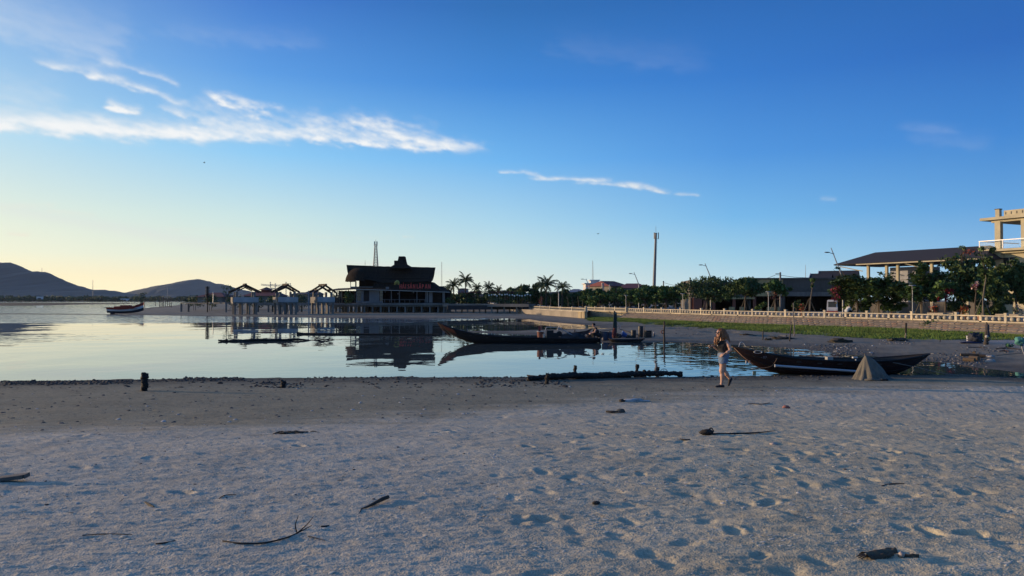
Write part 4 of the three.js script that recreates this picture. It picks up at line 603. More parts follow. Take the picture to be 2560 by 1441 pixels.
// ---------------------------------------------------------------- buildings of the town
{
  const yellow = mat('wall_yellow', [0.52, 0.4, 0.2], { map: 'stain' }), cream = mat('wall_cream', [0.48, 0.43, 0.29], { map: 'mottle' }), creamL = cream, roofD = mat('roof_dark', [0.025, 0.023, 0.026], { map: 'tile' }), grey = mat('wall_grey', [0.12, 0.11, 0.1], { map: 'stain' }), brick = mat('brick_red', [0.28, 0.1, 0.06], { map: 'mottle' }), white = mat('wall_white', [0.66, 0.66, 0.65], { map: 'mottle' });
  // white house with a water tower block
  { const d = 165, s = d / F, o = thing('white_house', 'white flat roofed house with a smaller block on its roof and a mast', 'house', V(atDepth(1482, 760, d).x, PL, -d)), X = px => (px - 1482) * s, Y = py => EYE + (HOR - py) * s - PL;
    part(o, 'lower_block', box(X(1501) - X(1461), Y(711), 6, X(1481), Y(711) / 2, 0), white); part(o, 'upper_block', box(X(1496) - X(1475), Y(702) - Y(711), 3.5, X(1485.5), (Y(702) + Y(711)) / 2, 0), white); part(o, 'roof_slab', box(X(1503) - X(1458), 0.2, 7, X(1480), Y(711) + 0.1, 0), white); part(o, 'roof_slab', box(X(1498) - X(1472), 0.2, 4.2, X(1485), Y(701.5), 0), white); for (const [x, y] of [[1470, 718], [1490, 718], [1481, 733]]) { const w = part(o, 'window', box(0.6, 0.8, 0.1, X(x), Y(y), 3.02), glassD); part(w, 'frame', box(0.75, 0.08, 0.12, X(x), Y(y) - 0.42, 3.04), white); } }
  mast('radio_mast', 'thin radio mast on the white flat roofed house', 1482, 652, 701, 165, 0.14, 10);
  house('red_roof_house', 'tall house with a red gabled roof beside the white flat roofed house', 1519, 757, 155, 50, 41, 13, 8, conc, redTile, 0.5, 'house', 0.1);
  house('red_roof_house', 'house with a broad red hipped roof behind the young promenade trees', 1582, 757, 150, 62, 36, 12, 9, conc, redTile, -0.1, 'house', 0.25);
  house('yellow_house', 'yellow house with a grey hipped roof behind the coconut palms', 1440, 757, 150, 46, 26, 8, 8, yellow, mat('roof_grey', [0.25, 0.25, 0.26], { map: 'tile' }));
  house('grey_house', 'small pale house with a pitched roof behind the bougainvillea arbour', 1262, 757, 165, 22, 22, 9, 6, conc, greyTile, 0.4, 'house', 0.1);
  house('grey_house', 'small blue grey house half hidden behind the tall coconut palm', 1158, 757, 160, 22, 34, 2, 6, mat('wall_blue', [0.3, 0.36, 0.45]), greyTile);
  for (const [px, w, h, rh, d, label, wm, rm] of [[1390, 60, 20, 7, 172, 'low grey house glimpsed between the palms behind the quay', grey, greyTile], [1545, 44, 24, 6, 178, 'plain grey house behind the thick twin post', grey, greyTile], [1650, 70, 22, 8, 170, 'long brown roofed house behind the power pole', brick, redTile], [1725, 56, 26, 6, 160, 'grey house at the back of the dense flame tree', grey, greyTile], [1200, 64, 16, 6, 180, 'long grey house behind the line of coconut palms', grey, greyTile], [1300, 50, 18, 6, 178, 'brown walled house behind the dense trees', brick, greyTile]]) house('town_house', label, px, 757, d, w, h, rh, 7, wm, rm);
  // long low shop building with a flat canopy
  { const d = 104, s = d / F, P = px => (px - 1990) * s, Y = py => EYE + (HOR - py) * s - PL, o = thing('shop_building', 'long low yellow and grey shop building with a deep dark opening', 'shop', V(atDepth(1990, 750, d).x, PL, -d), -0.12);
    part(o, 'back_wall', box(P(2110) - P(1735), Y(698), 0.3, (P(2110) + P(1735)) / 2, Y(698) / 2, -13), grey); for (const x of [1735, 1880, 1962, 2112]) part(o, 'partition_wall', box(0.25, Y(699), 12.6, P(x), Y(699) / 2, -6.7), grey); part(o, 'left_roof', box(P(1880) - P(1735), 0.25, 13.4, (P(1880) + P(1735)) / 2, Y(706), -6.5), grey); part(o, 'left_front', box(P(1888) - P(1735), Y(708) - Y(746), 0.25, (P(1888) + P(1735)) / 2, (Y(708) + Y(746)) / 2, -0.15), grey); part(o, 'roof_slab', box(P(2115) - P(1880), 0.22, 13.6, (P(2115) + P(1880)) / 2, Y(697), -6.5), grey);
    part(o, 'yellow_front', box(P(1959) - P(1888), Y(699) - Y(741), 0.3, (P(1959) + P(1888)) / 2, (Y(699) + Y(741)) / 2, 0), yellow); part(o, 'grey_front', box(P(2112) - P(1960), Y(699) - Y(729), 0.3, (P(2112) + P(1960)) / 2, (Y(699) + Y(729)) / 2, 0.02), grey); part(o, 'canopy', box(P(2112) - P(1965), Y(730) - Y(741), 1.4, (P(2112) + P(1965)) / 2, (Y(730) + Y(741)) / 2, 0.6), mat('canopy_grey', [0.2, 0.19, 0.18], { map: 'stain' }));
    for (const x of [1745, 1790, 1840, 1890, 1960, 2112]) part(o, 'pillar', box(0.4, Y(735), 0.4, P(x), Y(735) / 2, -0.1), x < 1900 ? brick : grey); for (const [a, b] of [[1826, 1840], [1852, 1862], [1888, 1906], [1918, 1940], [1944, 1950], [2290, 2300]]) if (b < 2200) part(o, 'low_wall', box(P(b) - P(a), Y(768), 0.2, (P(a) + P(b)) / 2, Y(768) / 2, 0.4), yellow); part(o, 'long_lintel', box(P(1890) - P(1740), 0.25, 0.5, (P(1890) + P(1740)) / 2, Y(746), 0), yellow); part(o, 'brick_panel', box(P(1760) - P(1738), Y(745), 0.2, (P(1760) + P(1738)) / 2, Y(745) / 2, 0.2), brick); part(o, 'brick_panel', box(0.5, Y(752), 0.2, P(1768), Y(752) / 2, 0.2), brick); part(o, 'ceiling_lamp', ball(0.09, P(2055), Y(774), -1, 6), white); }
  // gabled roofs behind
  for (const [px, py, w, h, d, label] of [[2098, 697, 92, 20, 125, 'dark gabled roof with white edges rising behind the shop building'], [2055, 699, 46, 15, 118, 'smaller dark gabled roof beside the larger one behind the shop building']]) { const s = d / F, p = atDepth(px, py, d), o = thing('gabled_house', label, 'house', V(p.x, PL, p.z), -0.5), H = p.y - PL, W2 = w * s * 0.9, R = h * s; part(o, 'wall', box(W2, H, 5.4, 0, H / 2, 0), grey); for (const q of [-1, 1]) { part(o, 'roof_slope', slab(V(-W2 / 2 - 0.3, H - 0.1, q * 3), V(W2 / 2 + 0.3, H - 0.1, q * 3), V(W2 / 2 + 0.3, H + R, 0), V(-W2 / 2 - 0.3, H + R, 0), 0.12 * -q), roofD); part(o, 'barge_board', beam(V(-W2 / 2 - 0.36, H - 0.15, q * 3.05), V(-W2 / 2 - 0.36, H + R - 0.02, 0), 0.1, 0.2), white); } const gs = part(o, 'gable_wall', slab(V(-W2 / 2, H, -2.7), V(-W2 / 2, H, 2.7), V(-W2 / 2, H + R - 0.15, 0), V(-W2 / 2, H + R - 0.15, 0), 0.05), cream); }
  // great dark pavilion roof on columns: long side turned to the promenade
  { const A = atDepth(2085, 664, 90), dir = V(0.5, 0, 0.866).normalize(), inl = V(0.866, 0, -0.5); const hit = (px, a) => { const k = (px - 1280) / F, t = (-k * a.z - a.x) / (dir.x + k * dir.z); return t; };
    const o = thing('pavilion_hall', 'large open hall with a long dark hipped roof and slim columns', 'hall', V(A.x, PL, A.z), Math.atan2(-dir.z, dir.x));   // local x runs along the front, local -z inland
    const ev = A.y - PL, len = hit(2470, A), ri = 4.6, ridgeA = A.clone().addScaledVector(inl, ri), t0 = hit(2184, ridgeA), dz = -(ridgeA.z + dir.z * t0), rh = EYE + (HOR - 634) * dz / F - PL;
    const e0 = V(0, ev, 0), e1 = V(len, ev, 0), b1 = V(len, ev, -ri * 2), b0 = V(0, ev, -ri * 2), r0 = V(Math.max(2.5, t0), rh, -ri), r1 = V(len - 2, rh, -ri);
    part(o, 'roof', [slab(e0, e1, r1, r0, 0.12), slab(b1, b0, r0, r1, 0.12), quad(b0, e0, r0, r0), quad(e1, b1, r1, r1)], roofD); part(o, 'ceiling', quad(e0.clone().setY(ev - 0.02), b0.clone().setY(ev - 0.02), b1.clone().setY(ev - 0.02), e1.clone().setY(ev - 0.02)), roofD);
    part(o, 'gutter', [box(len - 3.4, 0.12, 0.12, len / 2 + 1.4, ev - 0.03, 0.1)], creamL);
    for (const px of [2172, 2218, 2246, 2331, 2420]) { const t = hit(px, A.clone().addScaledVector(inl, 1)); part(o, 'column', box(0.28, ev, 0.28, t, ev / 2, -1), cream); } for (const t of [6, 12, 18]) part(o, 'column', box(0.36, ev, 0.36, t, ev / 2, -8.2), cream);
    const w0 = hit(2223, A.clone().addScaledVector(inl, 4)), w1 = hit(2305, A.clone().addScaledVector(inl, 4)); part(o, 'room_wall', box(w1 - w0, ev * 0.94, 3.5, (w0 + w1) / 2, ev * 0.47, -6), mat('wall_pale_blue', [0.36, 0.38, 0.44], { map: 'mottle' })); for (const y of [0.52, 0.68]) part(o, 'groove_shade', box(w1 - w0, 0.07, 0.06, (w0 + w1) / 2, ev * y, -4.24), grey); part(o, 'low_wall', box(len - 1, 1.4, 0.3, len / 2, 0.7, -2.4), grey); part(o, 'strut', beam(V(0.6, ev - 0.15, -0.3), V(3.2, ev - 0.8, -1), 0.08, 0.1), cream); part(o, 'strut', beam(V(len * 0.5, ev - 0.15, -0.3), V(len * 0.5 + 2, ev - 0.8, -1), 0.08, 0.1), cream); }  // grooves are darker strips laid on the wall, their shade painted in
  // cream corner building with terraces
  { const A = atDepth(2450, 548.4, 78), B = atDepth(2560, 537, 74), dir = V(B.x - A.x, 0, B.z - A.z).normalize(), o = thing('cream_building', 'cream corner building with an open roof terrace, glass balcony and stepped cornice', 'building', V(A.x, PL, A.z), Math.atan2(-dir.z, dir.x));
    const U = px => { const k = (px - 1280) / F; return (-k * A.z - A.x) / (dir.x + k * dir.z); }, Hh = (px, py) => { const t = U(px), z = -(A.z + dir.z * t); return EYE + (HOR - py) * z / F - PL; }, len = 12, dp = 8;
    const cy = Hh(2450, 548.4), by = Hh(2453, 626);
    part(o, 'roof_slab', box(len, 0.28, dp, len / 2, cy - 0.06, -dp / 2), creamL); part(o, 'cornice', box(len - 0.6, 0.24, dp - 1, len / 2 + 0.6, cy - 0.33, -dp / 2), cream); part(o, 'roof_parapet', box(len - 2.2, 0.62, 0.2, len / 2 + 1.1, cy + 0.4, -0.6), cream); for (let i = 0; i < 4; i++) part(o, 'slot_shade', box(0.09, 0.26, 0.03, U(2510) + i * 0.55, cy + 0.42, -0.49), grey); part(o, 'parapet_pier', box(0.42, 0.8, 0.42, U(2491), cy + 0.48, -0.55), cream); part(o, 'pier_cap', box(0.52, 0.08, 0.52, U(2491), cy + 0.92, -0.55), mat('cap_dark', [0.1, 0.09, 0.08]));  // slots are raised darker strips, the shade of recesses put into their colour
    part(o, 'column', box(U(2500) - U(2486), cy - by - 0.4, 0.5, (U(2486) + U(2500)) / 2, (cy + by) / 2 - 0.2, -0.45), cream); part(o, 'column', box(0.45, cy - by - 0.4, 0.45, U(2541), (cy + by) / 2 - 0.2, -dp + 1.4), cream); part(o, 'upper_wall', box(len - U(2548), cy - by - 0.4, 0.3, (len + U(2548)) / 2, (cy + by) / 2 - 0.2, -0.6), cream);
    part(o, 'balcony_slab', box(len, 0.24, dp + 0.4, len / 2 + U(2453), by - 0.1, -dp / 2 + 0.2), creamL); part(o, 'balcony_moulding', box(len - 0.5, 0.22, dp - 0.5, len / 2 + 0.6, by - 0.33, -dp / 2), cream);
    const rail = mat('rail_white', [0.75, 0.74, 0.72], { roughness: 0.4 }), pane = new THREE.MeshPhysicalMaterial({ color: 0xffffff, transmission: 1, thickness: 0, roughness: 0.05, ior: 1.5 }); const rt = by + 0.92; part(o, 'handrail', box(len, 0.09, 0.09, len / 2 + 0.1, rt, 0.3), rail); part(o, 'handrail', box(0.09, 0.09, dp - 1, 0.1, rt, -dp / 2 + 0.8), rail); for (let i = 0; i < 5; i++) { part(o, 'rail_post', box(0.07, 0.86, 0.07, 0.14 + i * 2.4, by + 0.47, 0.3), rail); part(o, 'glass_panel', box(2.25, 0.72, 0.015, 1.34 + i * 2.4, by + 0.46, 0.3), pane); } part(o, 'glass_panel', box(0.015, 0.72, dp - 1.4, 0.1, by + 0.46, -dp / 2 + 0.8), pane);
    part(o, 'column', box(U(2500) - U(2484), by - 0.4, 0.55, (U(2484) + U(2500)) / 2, by / 2 - 0.2, -0.5), cream); part(o, 'lower_wall', box(len - U(2501), by - 0.45, 0.3, (len + U(2501)) / 2, by / 2 - 0.2, -0.9), cream); const wn = part(o, 'window', box(1.3, 1.5, 0.06, U(2515), by - 1.6, -0.72), glassD); part(wn, 'lintel', box(1.4, 0.08, 0.1, U(2515), by - 0.84, -0.7), cream); part(wn, 'mullion', box(0.06, 1.42, 0.1, U(2515), by - 1.6, -0.7), cream); part(wn, 'sill', box(1.4, 0.08, 0.1, U(2515), by - 2.36, -0.7), cream); for (let i = 0; i < 5; i++) { const d = part(o, 'shop_door', box(2.2, 2.5, 0.08, -1.4 + i * 2.7, 1.3, -1.0), glassD); part(d, 'frame', [box(0.12, 2.6, 0.16, -1.4 + i * 2.7 - 1.15, 1.3, -0.98), box(2.4, 0.14, 0.16, -1.4 + i * 2.7, 2.62, -0.98)], timber); } part(o, 'shop_lintel', box(len + 3, 0.35, 0.5, len / 2 - 1.5, 2.88, -1.0), grey); part(o, 'shop_floor', box(len + 3, 0.08, 1.6, len / 2 - 1.5, 0.04, -0.3), grey); part(o, 'back_wall', box(len - 1.5, cy - 1.2, 0.3, len / 2 + 2.6, cy / 2, -dp + 0.3), cream); }
  // telecom monopole
  { const d = 250, b = atDepth(1634, 722, d), t = atDepth(1640, 590, d), H = t.y - PL, lean = t.x - b.x, o = thing('telecom_monopole', 'tall grey telecom monopole with a cage of antennas at its top', 'mast', V(b.x, PL, b.z)), s = d / F, m = mat('pole_dark', [0.12, 0.12, 0.13], { roughness: 0.5 }); part(o, 'pole', bar(V(0, 0, 0), V(lean, H + 1, 0), 0.62, 0.36, 14), m); part(o, 'lightning_rod', bar(V(lean, H + 1, 0), V(lean, H + 3.2, 0), 0.05), m); for (let i = 0; i < 3; i++) { const a = i * 2.1 + 0.4, x = lean + Math.cos(a) * 0.85, z = Math.sin(a) * 0.85; part(o, 'antenna', box(0.26, 2.2, 0.2, x, H, z, -a), m); part(o, 'antenna_arm', [bar(V(lean, H + 0.9, 0), V(x, H + 0.9, z), 0.05), bar(V(lean, H - 0.9, 0), V(x, H - 0.9, z), 0.05)], m); } part(o, 'ladder', Array.from({ length: 26 }, (_, i) => bar(V(lean * (i / 26) + 0.45, H * (0.42 + i * 0.021), 0.1), V(lean * (i / 26) + 0.75, H * (0.42 + i * 0.021), 0.1), 0.03, 0.03, 4)), mat('ladder_red', [0.3, 0.08, 0.06])); }
  { const t = mast('lattice_tower', 'tall lattice tower behind the thatched roof', 939, 612, 690, 420, 1.5, 12); part(t.o, 'antenna', [box(0.5, 2.5, 0.5, -0.7, t.H + 0.6, 0), box(0.5, 2.5, 0.5, 0.7, t.H + 0.6, 0), bar(V(0, t.H, 0), V(0, t.H + 2.8, 0), 0.12)], t.m); }
  mast('radio_mast', 'thin guyed radio mast right of the thatched roof', 1104, 655, 730, 290, 0.22, 12); mast('pole', 'thin aerial on the thatched restaurant ridge', 912.5, 651, 665, 140, 0.04, 'pole'); mast('pole', 'thin aerial above the shop building roof', 2014.5, 662, 697, 108, 0.04, 'pole');
  // power poles and wires
  const wireM = mat('wire', [0.05, 0.05, 0.05]); for (const [px, top, d, label, arm] of [[1659, 703, 150, 'concrete power pole rising above the promenade trees', 0], [1951.5, 681, 100, 'power pole with a short crossarm before the shop building', 1]]) { const p = atDepth(px, 740, d), H = EYE + (HOR - top) * d / F - PL, o = thing('power_pole', label, 'pole', V(p.x, PL, p.z)); part(o, 'pole', bar(V(0, 0, 0), V(0, H, 0), 0.16, 0.12), concDark); if (arm) part(o, 'crossarm', box(0.75, 0.08, 0.08, -0.28, H - 0.2, 0), concDark); else part(o, 'crossarm', box(0.25, 0.2, 0.2, 0, H - 0.1, 0), concDark); }
  for (const [x0, y0, d0, x1, y1, d1, label] of [[1660, 707, 150, 1705, 716, 105, 'sagging power line from the concrete pole to the trees'], [1941, 687, 100, 1905, 697.5, 106, 'power line running left from the crossarm'], [1942, 687, 100, 2028, 695, 110, 'power line running from the crossarm to the gabled roofs']]) { const a = atDepth(x0, y0, d0), b = atDepth(x1, y1, d1), m = a.clone().lerp(b, 0.5); m.y -= 0.12; const w = mesh('power_line', tube([a, m, b], 0.03, 4, 10), wireM, scene); tag(w, label, 'wire'); }
}
// ---------------------------------------------------------------- promenade furniture
{
  const lampM = mat('lamp_pole', [0.3, 0.31, 0.32], { metalness: 0.3, roughness: 0.5 }), lampG = mat('lamp_pole_dark', [0.13, 0.14, 0.15]), r = rand(60);
  // leaning street lamps: [base px, kink y, top px, top y, inland offset, label]
  for (const [bp, ky, tp, ty, off, label] of [[2107, 697, 2078, 620, 6, 'leaning street lamp in front of the great dark hall'], [1778, 694, 1764, 659, 6, 'leaning street lamp rising out of the dense flame tree'], [1597, 712, 1585, 681, 7, 'leaning street lamp in front of the broad red hipped roof'], [1473, 716, 1465, 697, 14, 'leaning street lamp in front of the white flat roofed house'], [1397, 733, 1386, 706, 26, 'leaning street lamp among the coconut palms']]) {
    const p = bp > 1500 ? prom(bp, off) : V(atDepth(bp, 750, 112 + off / 4).x, PL, -(112 + off / 4)), s = -p.z / F, Y = y => EYE + (HOR - y) * s - PL, o = thing('street_lamp', label, 'street lamp', p, 0, 'leaning street lamps along the promenade'), dx = (tp - bp) * s;
    part(o, 'pole', bar(V(0, 0, 0), V(0, Y(ky), 0), 0.085, 0.07), lampM); part(o, 'leaning_mast', bar(V(0, Y(ky), 0), V(dx, Y(ty), 0), 0.07, 0.04), lampM); const ax = dx * 0.72, ay = lerp(Y(ky), Y(ty), 0.8); part(o, 'arm', bar(V(ax, ay, 0), V(ax - 0.45, ay + 0.12, 0), 0.03), lampM); part(o, 'lamp_head', place(new THREE.SphereGeometry(0.28, 10, 6).scale(1, 0.22, 0.5), ax - 0.7, ay + 0.16, 0), lampG);
  }
  for (const [px, top, off, label] of [[1566, 738, 2, 'small garden lamp post at the start of the ball balustrade'], [1707, 734, 1.5, 'garden lamp post with a flat cap left of the flame trees'], [1922, 729, 1.5, 'garden lamp post with a flat cap before the yellow shop front'], [2282, 713, 1.2, 'garden lamp post with a flat cap beside the sprawling shrub']]) { const p = prom(px, off), s = -p.z / F, H = EYE + (HOR - top) * s - PL, o = thing('garden_lamp', label, 'lamp', p, 0, 'garden lamps along the balustrade'); part(o, 'post', bar(V(0, 0, 0), V(0, H - 0.35, 0), 0.045, 0.035), lampM); part(o, 'lamp_head', [bar(V(0, H - 0.35, 0), V(0, H - 0.05, 0), 0.05, 0.11), cyl(0.27, 0.3, 0.05, 0, H - 0.06, 0, 12)], lampM); }
  // twin grey posts and tall poles left of the trees
  for (const [px, top, w, label] of [[1507.5, 708, 0.16, 'thick grey twin post behind the recessed quay wall'], [1524, 712, 0.08, 'slim floodlight pole beside the thick grey twin post'], [2001, 0, 0, '']]) if (w) { const p = V(atDepth(px, 750, 116).x, PL, -116), H = EYE + (HOR - top) * 116 / F - PL, o = thing('pole', label, 'pole', p); part(o, 'pole', w > 0.1 ? [bar(V(-0.1, 0, 0), V(-0.1, H, 0), 0.09), bar(V(0.12, 0, 0), V(0.12, H, 0), 0.08)] : bar(V(0, 0, 0), V(0, H, 0), w), lampM); if (w < 0.1) part(o, 'floodlight', box(0.5, 0.2, 0.25, 0.25, H + 0.05, 0, 0, 0, 0.4), lampG); }
  // benches
  const benchM = mat('bench_stone', [0.42, 0.36, 0.28], { map: 'stain' }); for (const [px, off, label] of [[2343, 1.0, 'pale stone bench behind the ball balustrade above the sprawling shrub'], [2368, 1.6, 'brownish stone bench right of the pale one above the sprawling shrub'], [2518, 1.5, 'stone bench slab behind the wrapped post'], [2549, 1.0, 'low stone bench end at the right beyond the wrapped post']]) { const p = prom(px, off), o = thing('stone_bench', label, 'bench', p, Math.atan2(-onPath(40).dz, onPath(40).dx)); part(o, 'seat', box(1.3, 0.1, 0.45, 0, 0.55, 0), benchM); part(o, 'leg', box(0.12, 0.5, 0.38, -0.45, 0.25, 0), benchM); part(o, 'leg', box(0.12, 0.5, 0.38, 0.45, 0.25, 0), benchM); }
  // passenger cart
  { const p = prom(2082, 9), s = -p.z / F, o = thing('passenger_cart', 'white passenger cart with a big windscreen parked under the canopy', 'cart', p, -0.42), w = 25 * s, H = EYE + (HOR - 750) * s - PL, wh = mat('cart_white', [0.7, 0.7, 0.68], { roughness: 0.35 }), b = H * 1; part(o, 'body', [box(w, b * 0.34, 2.6, 0, b * 0.36, -1.3), shape([[-w / 2, b * 0.42], [w / 2, b * 0.42], [w * 0.46, b * 0.96], [w * 0.36, b], [-w * 0.36, b], [-w * 0.46, b * 0.96]], 2.4).translate(0, 0, -2.5)], wh); part(o, 'bumper', box(w * 1.04, b * 0.1, 0.2, 0, b * 0.24, 0.05), mat('cart_red', [0.35, 0.06, 0.04])); const ws = part(o, 'windscreen', box(w * 0.72, b * 0.34, 0.03, 0, b * 0.68, -0.07), mat('cart_glass', [0.06, 0.065, 0.06], { roughness: 0.35 })); part(ws, 'lower_frame', box(w * 0.8, 0.05, 0.06, 0, b * 0.5, -0.06), black); part(ws, 'upper_frame', box(w * 0.8, 0.05, 0.06, 0, b * 0.86, -0.06), black); for (const q of [-1, 1]) { part(o, 'headlight', cyl(0.07, 0.07, 0.05, q * w * 0.36, b * 0.34, 0.03, 10).rotateX(0), whiteP); for (const z of [-0.35, -2.1]) part(o, 'wheel', place(new THREE.CylinderGeometry(0.22, 0.22, 0.16, 14), q * w * 0.42, 0.22, z, 0, 0, Math.PI / 2), black); } }
  // flower pots
  for (const [px, off, tint, label] of [[2336, 4, FLAME, 'potted plant with orange leaves between the staked trees'], [2412, 5, FLAME, 'potted plant with orange flowers by the dark shop front'], [2545, 4, [[0.5, 0.42, 0.36], [0.3, 0.25, 0.2]], 'potted bush with pale flowers at the shop front corner'], [2008, 4, FLAME, 'small potted plant with red flowers beside the shop pillar'], [2450, 5, LIME, 'leafy potted plant below the tall staked tree']]) { const p = prom(px, off), o = thing('potted_plant', label, 'plant', p); part(o, 'pot', place(new THREE.CylinderGeometry(0.22, 0.16, 0.4, 12), 0, 0.2, 0), mat('pot_clay', [0.3, 0.16, 0.1])); part(o, 'foliage', leaves(px, [[0, 0.8, 0, 0.35, 0.45, 0.35]], 110, 0.2, [...tint, GREEN[0]]), M_leaf); }
}
// ---------------------------------------------------------------- trees
function crownTree(name, label, base, px, spec, o2 = {}) {      // spec: crown clumps in photo pixels [px, py, rx, ry]
  const s = -base.z / F, r = rand(px * 7 + 3), o = thing(name, label, o2.cat || 'tree', base, 0, o2.group), L = (x, y) => V((x - px) * s, EYE + (HOR - y) * s - base.y, 0);
  const top = spec.reduce((a, c) => c[1] + c[3] * 0.2 < a[1] ? [c[0], c[1] + c[3] * 0.2] : a, [px, 999]), th = o2.trunk || 0.09, mid = spec[0];
  const limbs = [taper([V(0, -0.1, 0), V((r() - 0.5) * 0.25 + (o2.lean || 0) * 0.4, L(0, mid[1]).y * 0.45, 0), L(lerp(px, mid[0], 0.8), mid[1] + mid[3] * 0.3)], [th, th * 0.8, th * 0.55], 7)];
  const from = L(lerp(px, mid[0], 0.6), mid[1] + mid[3] * 0.9);
  for (const c of spec) for (let k = 0; k < 3; k++) { const e = L(c[0] + (r() - 0.5) * c[2] * 1.5, c[1] + (r() - 0.6) * c[3]), z = (r() - 0.5) * c[2] * s * 1.4, m = from.clone().lerp(e, 0.5); m.y += 0.15; e.z = z; m.z = z * 0.5; limbs.push(taper([from.clone(), m, e], [th * 0.5, th * 0.3, th * 0.12], 5)); }
  part(o, 'trunk', limbs, o2.barkM || bark);
  const cl = []; for (const c of spec) { const n = Math.max(3, Math.round(c[2] * c[3] / 60)); for (let k = 0; k < n; k++) { const a = r() * 6.28, q = Math.sqrt(r()) * 0.8, p = L(c[0] + Math.cos(a) * c[2] * q, c[1] + Math.sin(a) * c[3] * q); cl.push([p.x, p.y, (r() - 0.5) * c[2] * s * 1.5, c[2] * s * (0.3 + 0.2 * r()), c[3] * s * (0.26 + 0.18 * r()), c[2] * s * 0.4]); } }
  const area = spec.reduce((a, c) => a + c[2] * c[3], 0); part(o, 'crown', leaves(px * 3 + 1, cl, Math.min(5200, area * (o2.dense || 1.5) * 1.7), (o2.leaf || 0.26) * 1.2, o2.tint || GREEN, 0.6, o2.flat), M_leaf);
  if (o2.bloom) part(o, 'blossom', leaves(px * 5, o2.bloom.map(c => { const p = L(c[0], c[1]); return [p.x, p.y, 0.4 * r(), c[2] * s, c[3] * s, c[2] * s * 0.7]; }), o2.bloomN || 160, 0.2, o2.bloomTint || PINK), M_leaf);
  if (o2.stakes) for (let k = 0; k < 4; k++) { const a = k * 1.57 + 0.4, h = 1.5 + 0.3 * r(), R = 0.75; part(o, 'support_stake', bar(V(Math.cos(a) * R, -0.05, Math.sin(a) * R * 0.8), V(Math.cos(a) * 0.07, h, Math.sin(a) * 0.07), 0.035, 0.03, 5), stake); }
  return o;
}
{
  const G1 = 'staked trees along the promenade';
  const P = (px, off) => prom(px, off);
  crownTree('flame_tree', 'dense dark flame tree behind the cap lamp, feathery twigs at its left edge', P(1768, 5), 1768, [[1770, 716, 52, 24], [1730, 727, 36, 24], [1810, 712, 40, 20], [1790, 735, 60, 22], [1700, 722, 18, 16]], { dense: 1.1, stakes: 1, group: G1, trunk: 0.14, tint: DEEP, leaf: 0.24 });
  crownTree('flame_tree', 'round dark green flame tree left of the yellow shop front', P(1865, 4), 1865, [[1868, 716, 42, 22], [1840, 725, 30, 22], [1895, 722, 30, 20]], { dense: 1.4, stakes: 1, group: G1, tint: DEEP, trunk: 0.11 });
  crownTree('flame_tree', 'sparse flame tree with reddish leaves before the yellow shop front', P(1940, 3), 1940, [[1938, 722, 26, 22], [1965, 728, 18, 16], [1925, 710, 16, 8]], { dense: 1.0, stakes: 1, group: G1, bloom: [[1935, 740, 16, 12], [1955, 742, 10, 8]], bloomN: 70, bloomTint: [[0.12, 0.04, 0.03]] });
  crownTree('flame_tree', 'tall thin bare young tree on a stake tripod before the dark opening', P(2022, 2.5), 2022, [[2034, 702, 9, 9], [2030, 716, 5, 6]], { dense: 0.6, stakes: 1, group: G1, barkM: barkPale, trunk: 0.08 });
  crownTree('flame_tree', 'spreading flame tree with flat leaf layers left of the hall columns', P(2148, 3), 2148, [[2122, 702, 42, 20], [2160, 710, 42, 24], [2128, 728, 38, 26], [2150, 742, 34, 18], [2100, 672, 16, 4]], { dense: 1.5, stakes: 1, group: G1, tint: LIME, flat: 1, bloom: [[2092, 735, 12, 22], [2098, 722, 9, 12]], bloomN: 200 });
  crownTree('flame_tree', 'leafy green flame tree under the hall columns', P(2198, 3), 2198, [[2200, 714, 44, 24], [2180, 738, 40, 24], [2232, 730, 42, 28], [2212, 690, 22, 14], [2255, 720, 30, 24]], { dense: 1.6, stakes: 1, group: G1, tint: GREEN, flat: 1 });
  crownTree('flame_tree', 'thin trunked flame tree beside the cap lamp and the sprawling shrub', P(2306, 3), 2306, [[2305, 692, 30, 32], [2288, 726, 44, 28], [2328, 722, 34, 30], [2310, 655, 18, 16], [2340, 700, 26, 26]], { dense: 1.2, stakes: 1, group: G1, tint: GREEN, flat: 1, barkM: barkPale });
  crownTree('flame_tree', 'large dark flame tree with orange blossom against the hall roof', P(2395, 7), 2395, [[2405, 670, 50, 32], [2440, 700, 50, 36], [2375, 705, 40, 34], [2440, 650, 28, 22], [2420, 730, 60, 30], [2400, 622, 20, 8]], { dense: 0.9, group: G1, tint: DEEP, leaf: 0.26, trunk: 0.16, bloom: [[2418, 630, 14, 8], [2440, 626, 9, 5]], bloomN: 60, bloomTint: FLAME });
  crownTree('flame_tree', 'tall slim tree on a tripod before the cream building', P(2460, 2), 2460, [[2475, 670, 22, 28], [2470, 630, 16, 12], [2490, 708, 30, 26]], { dense: 1.0, stakes: 1, group: G1, tint: DEEP, barkM: barkPale, lean: 0.3 });
  crownTree('flame_tree', 'dark leafy tree in front of the lower window of the cream building', P(2545, 5), 2545, [[2530, 690, 36, 30], [2560, 720, 36, 36], [2540, 655, 22, 14], [2500, 735, 30, 24]], { dense: 1.0, group: G1, tint: DEEP });
  crownTree('bougainvillea', 'bougainvillea trailing dark red blossom in front of the hall', P(2365, 2.5), 2365, [[2365, 718, 26, 18], [2345, 735, 22, 14]], { cat: 'shrub', dense: 1.2, bloom: [[2368, 735, 9, 16], [2345, 745, 7, 10], [2380, 728, 8, 8], [2352, 712, 6, 5]], bloomN: 150, bloomTint: [[0.3, 0.02, 0.03], [0.2, 0.02, 0.03]] });
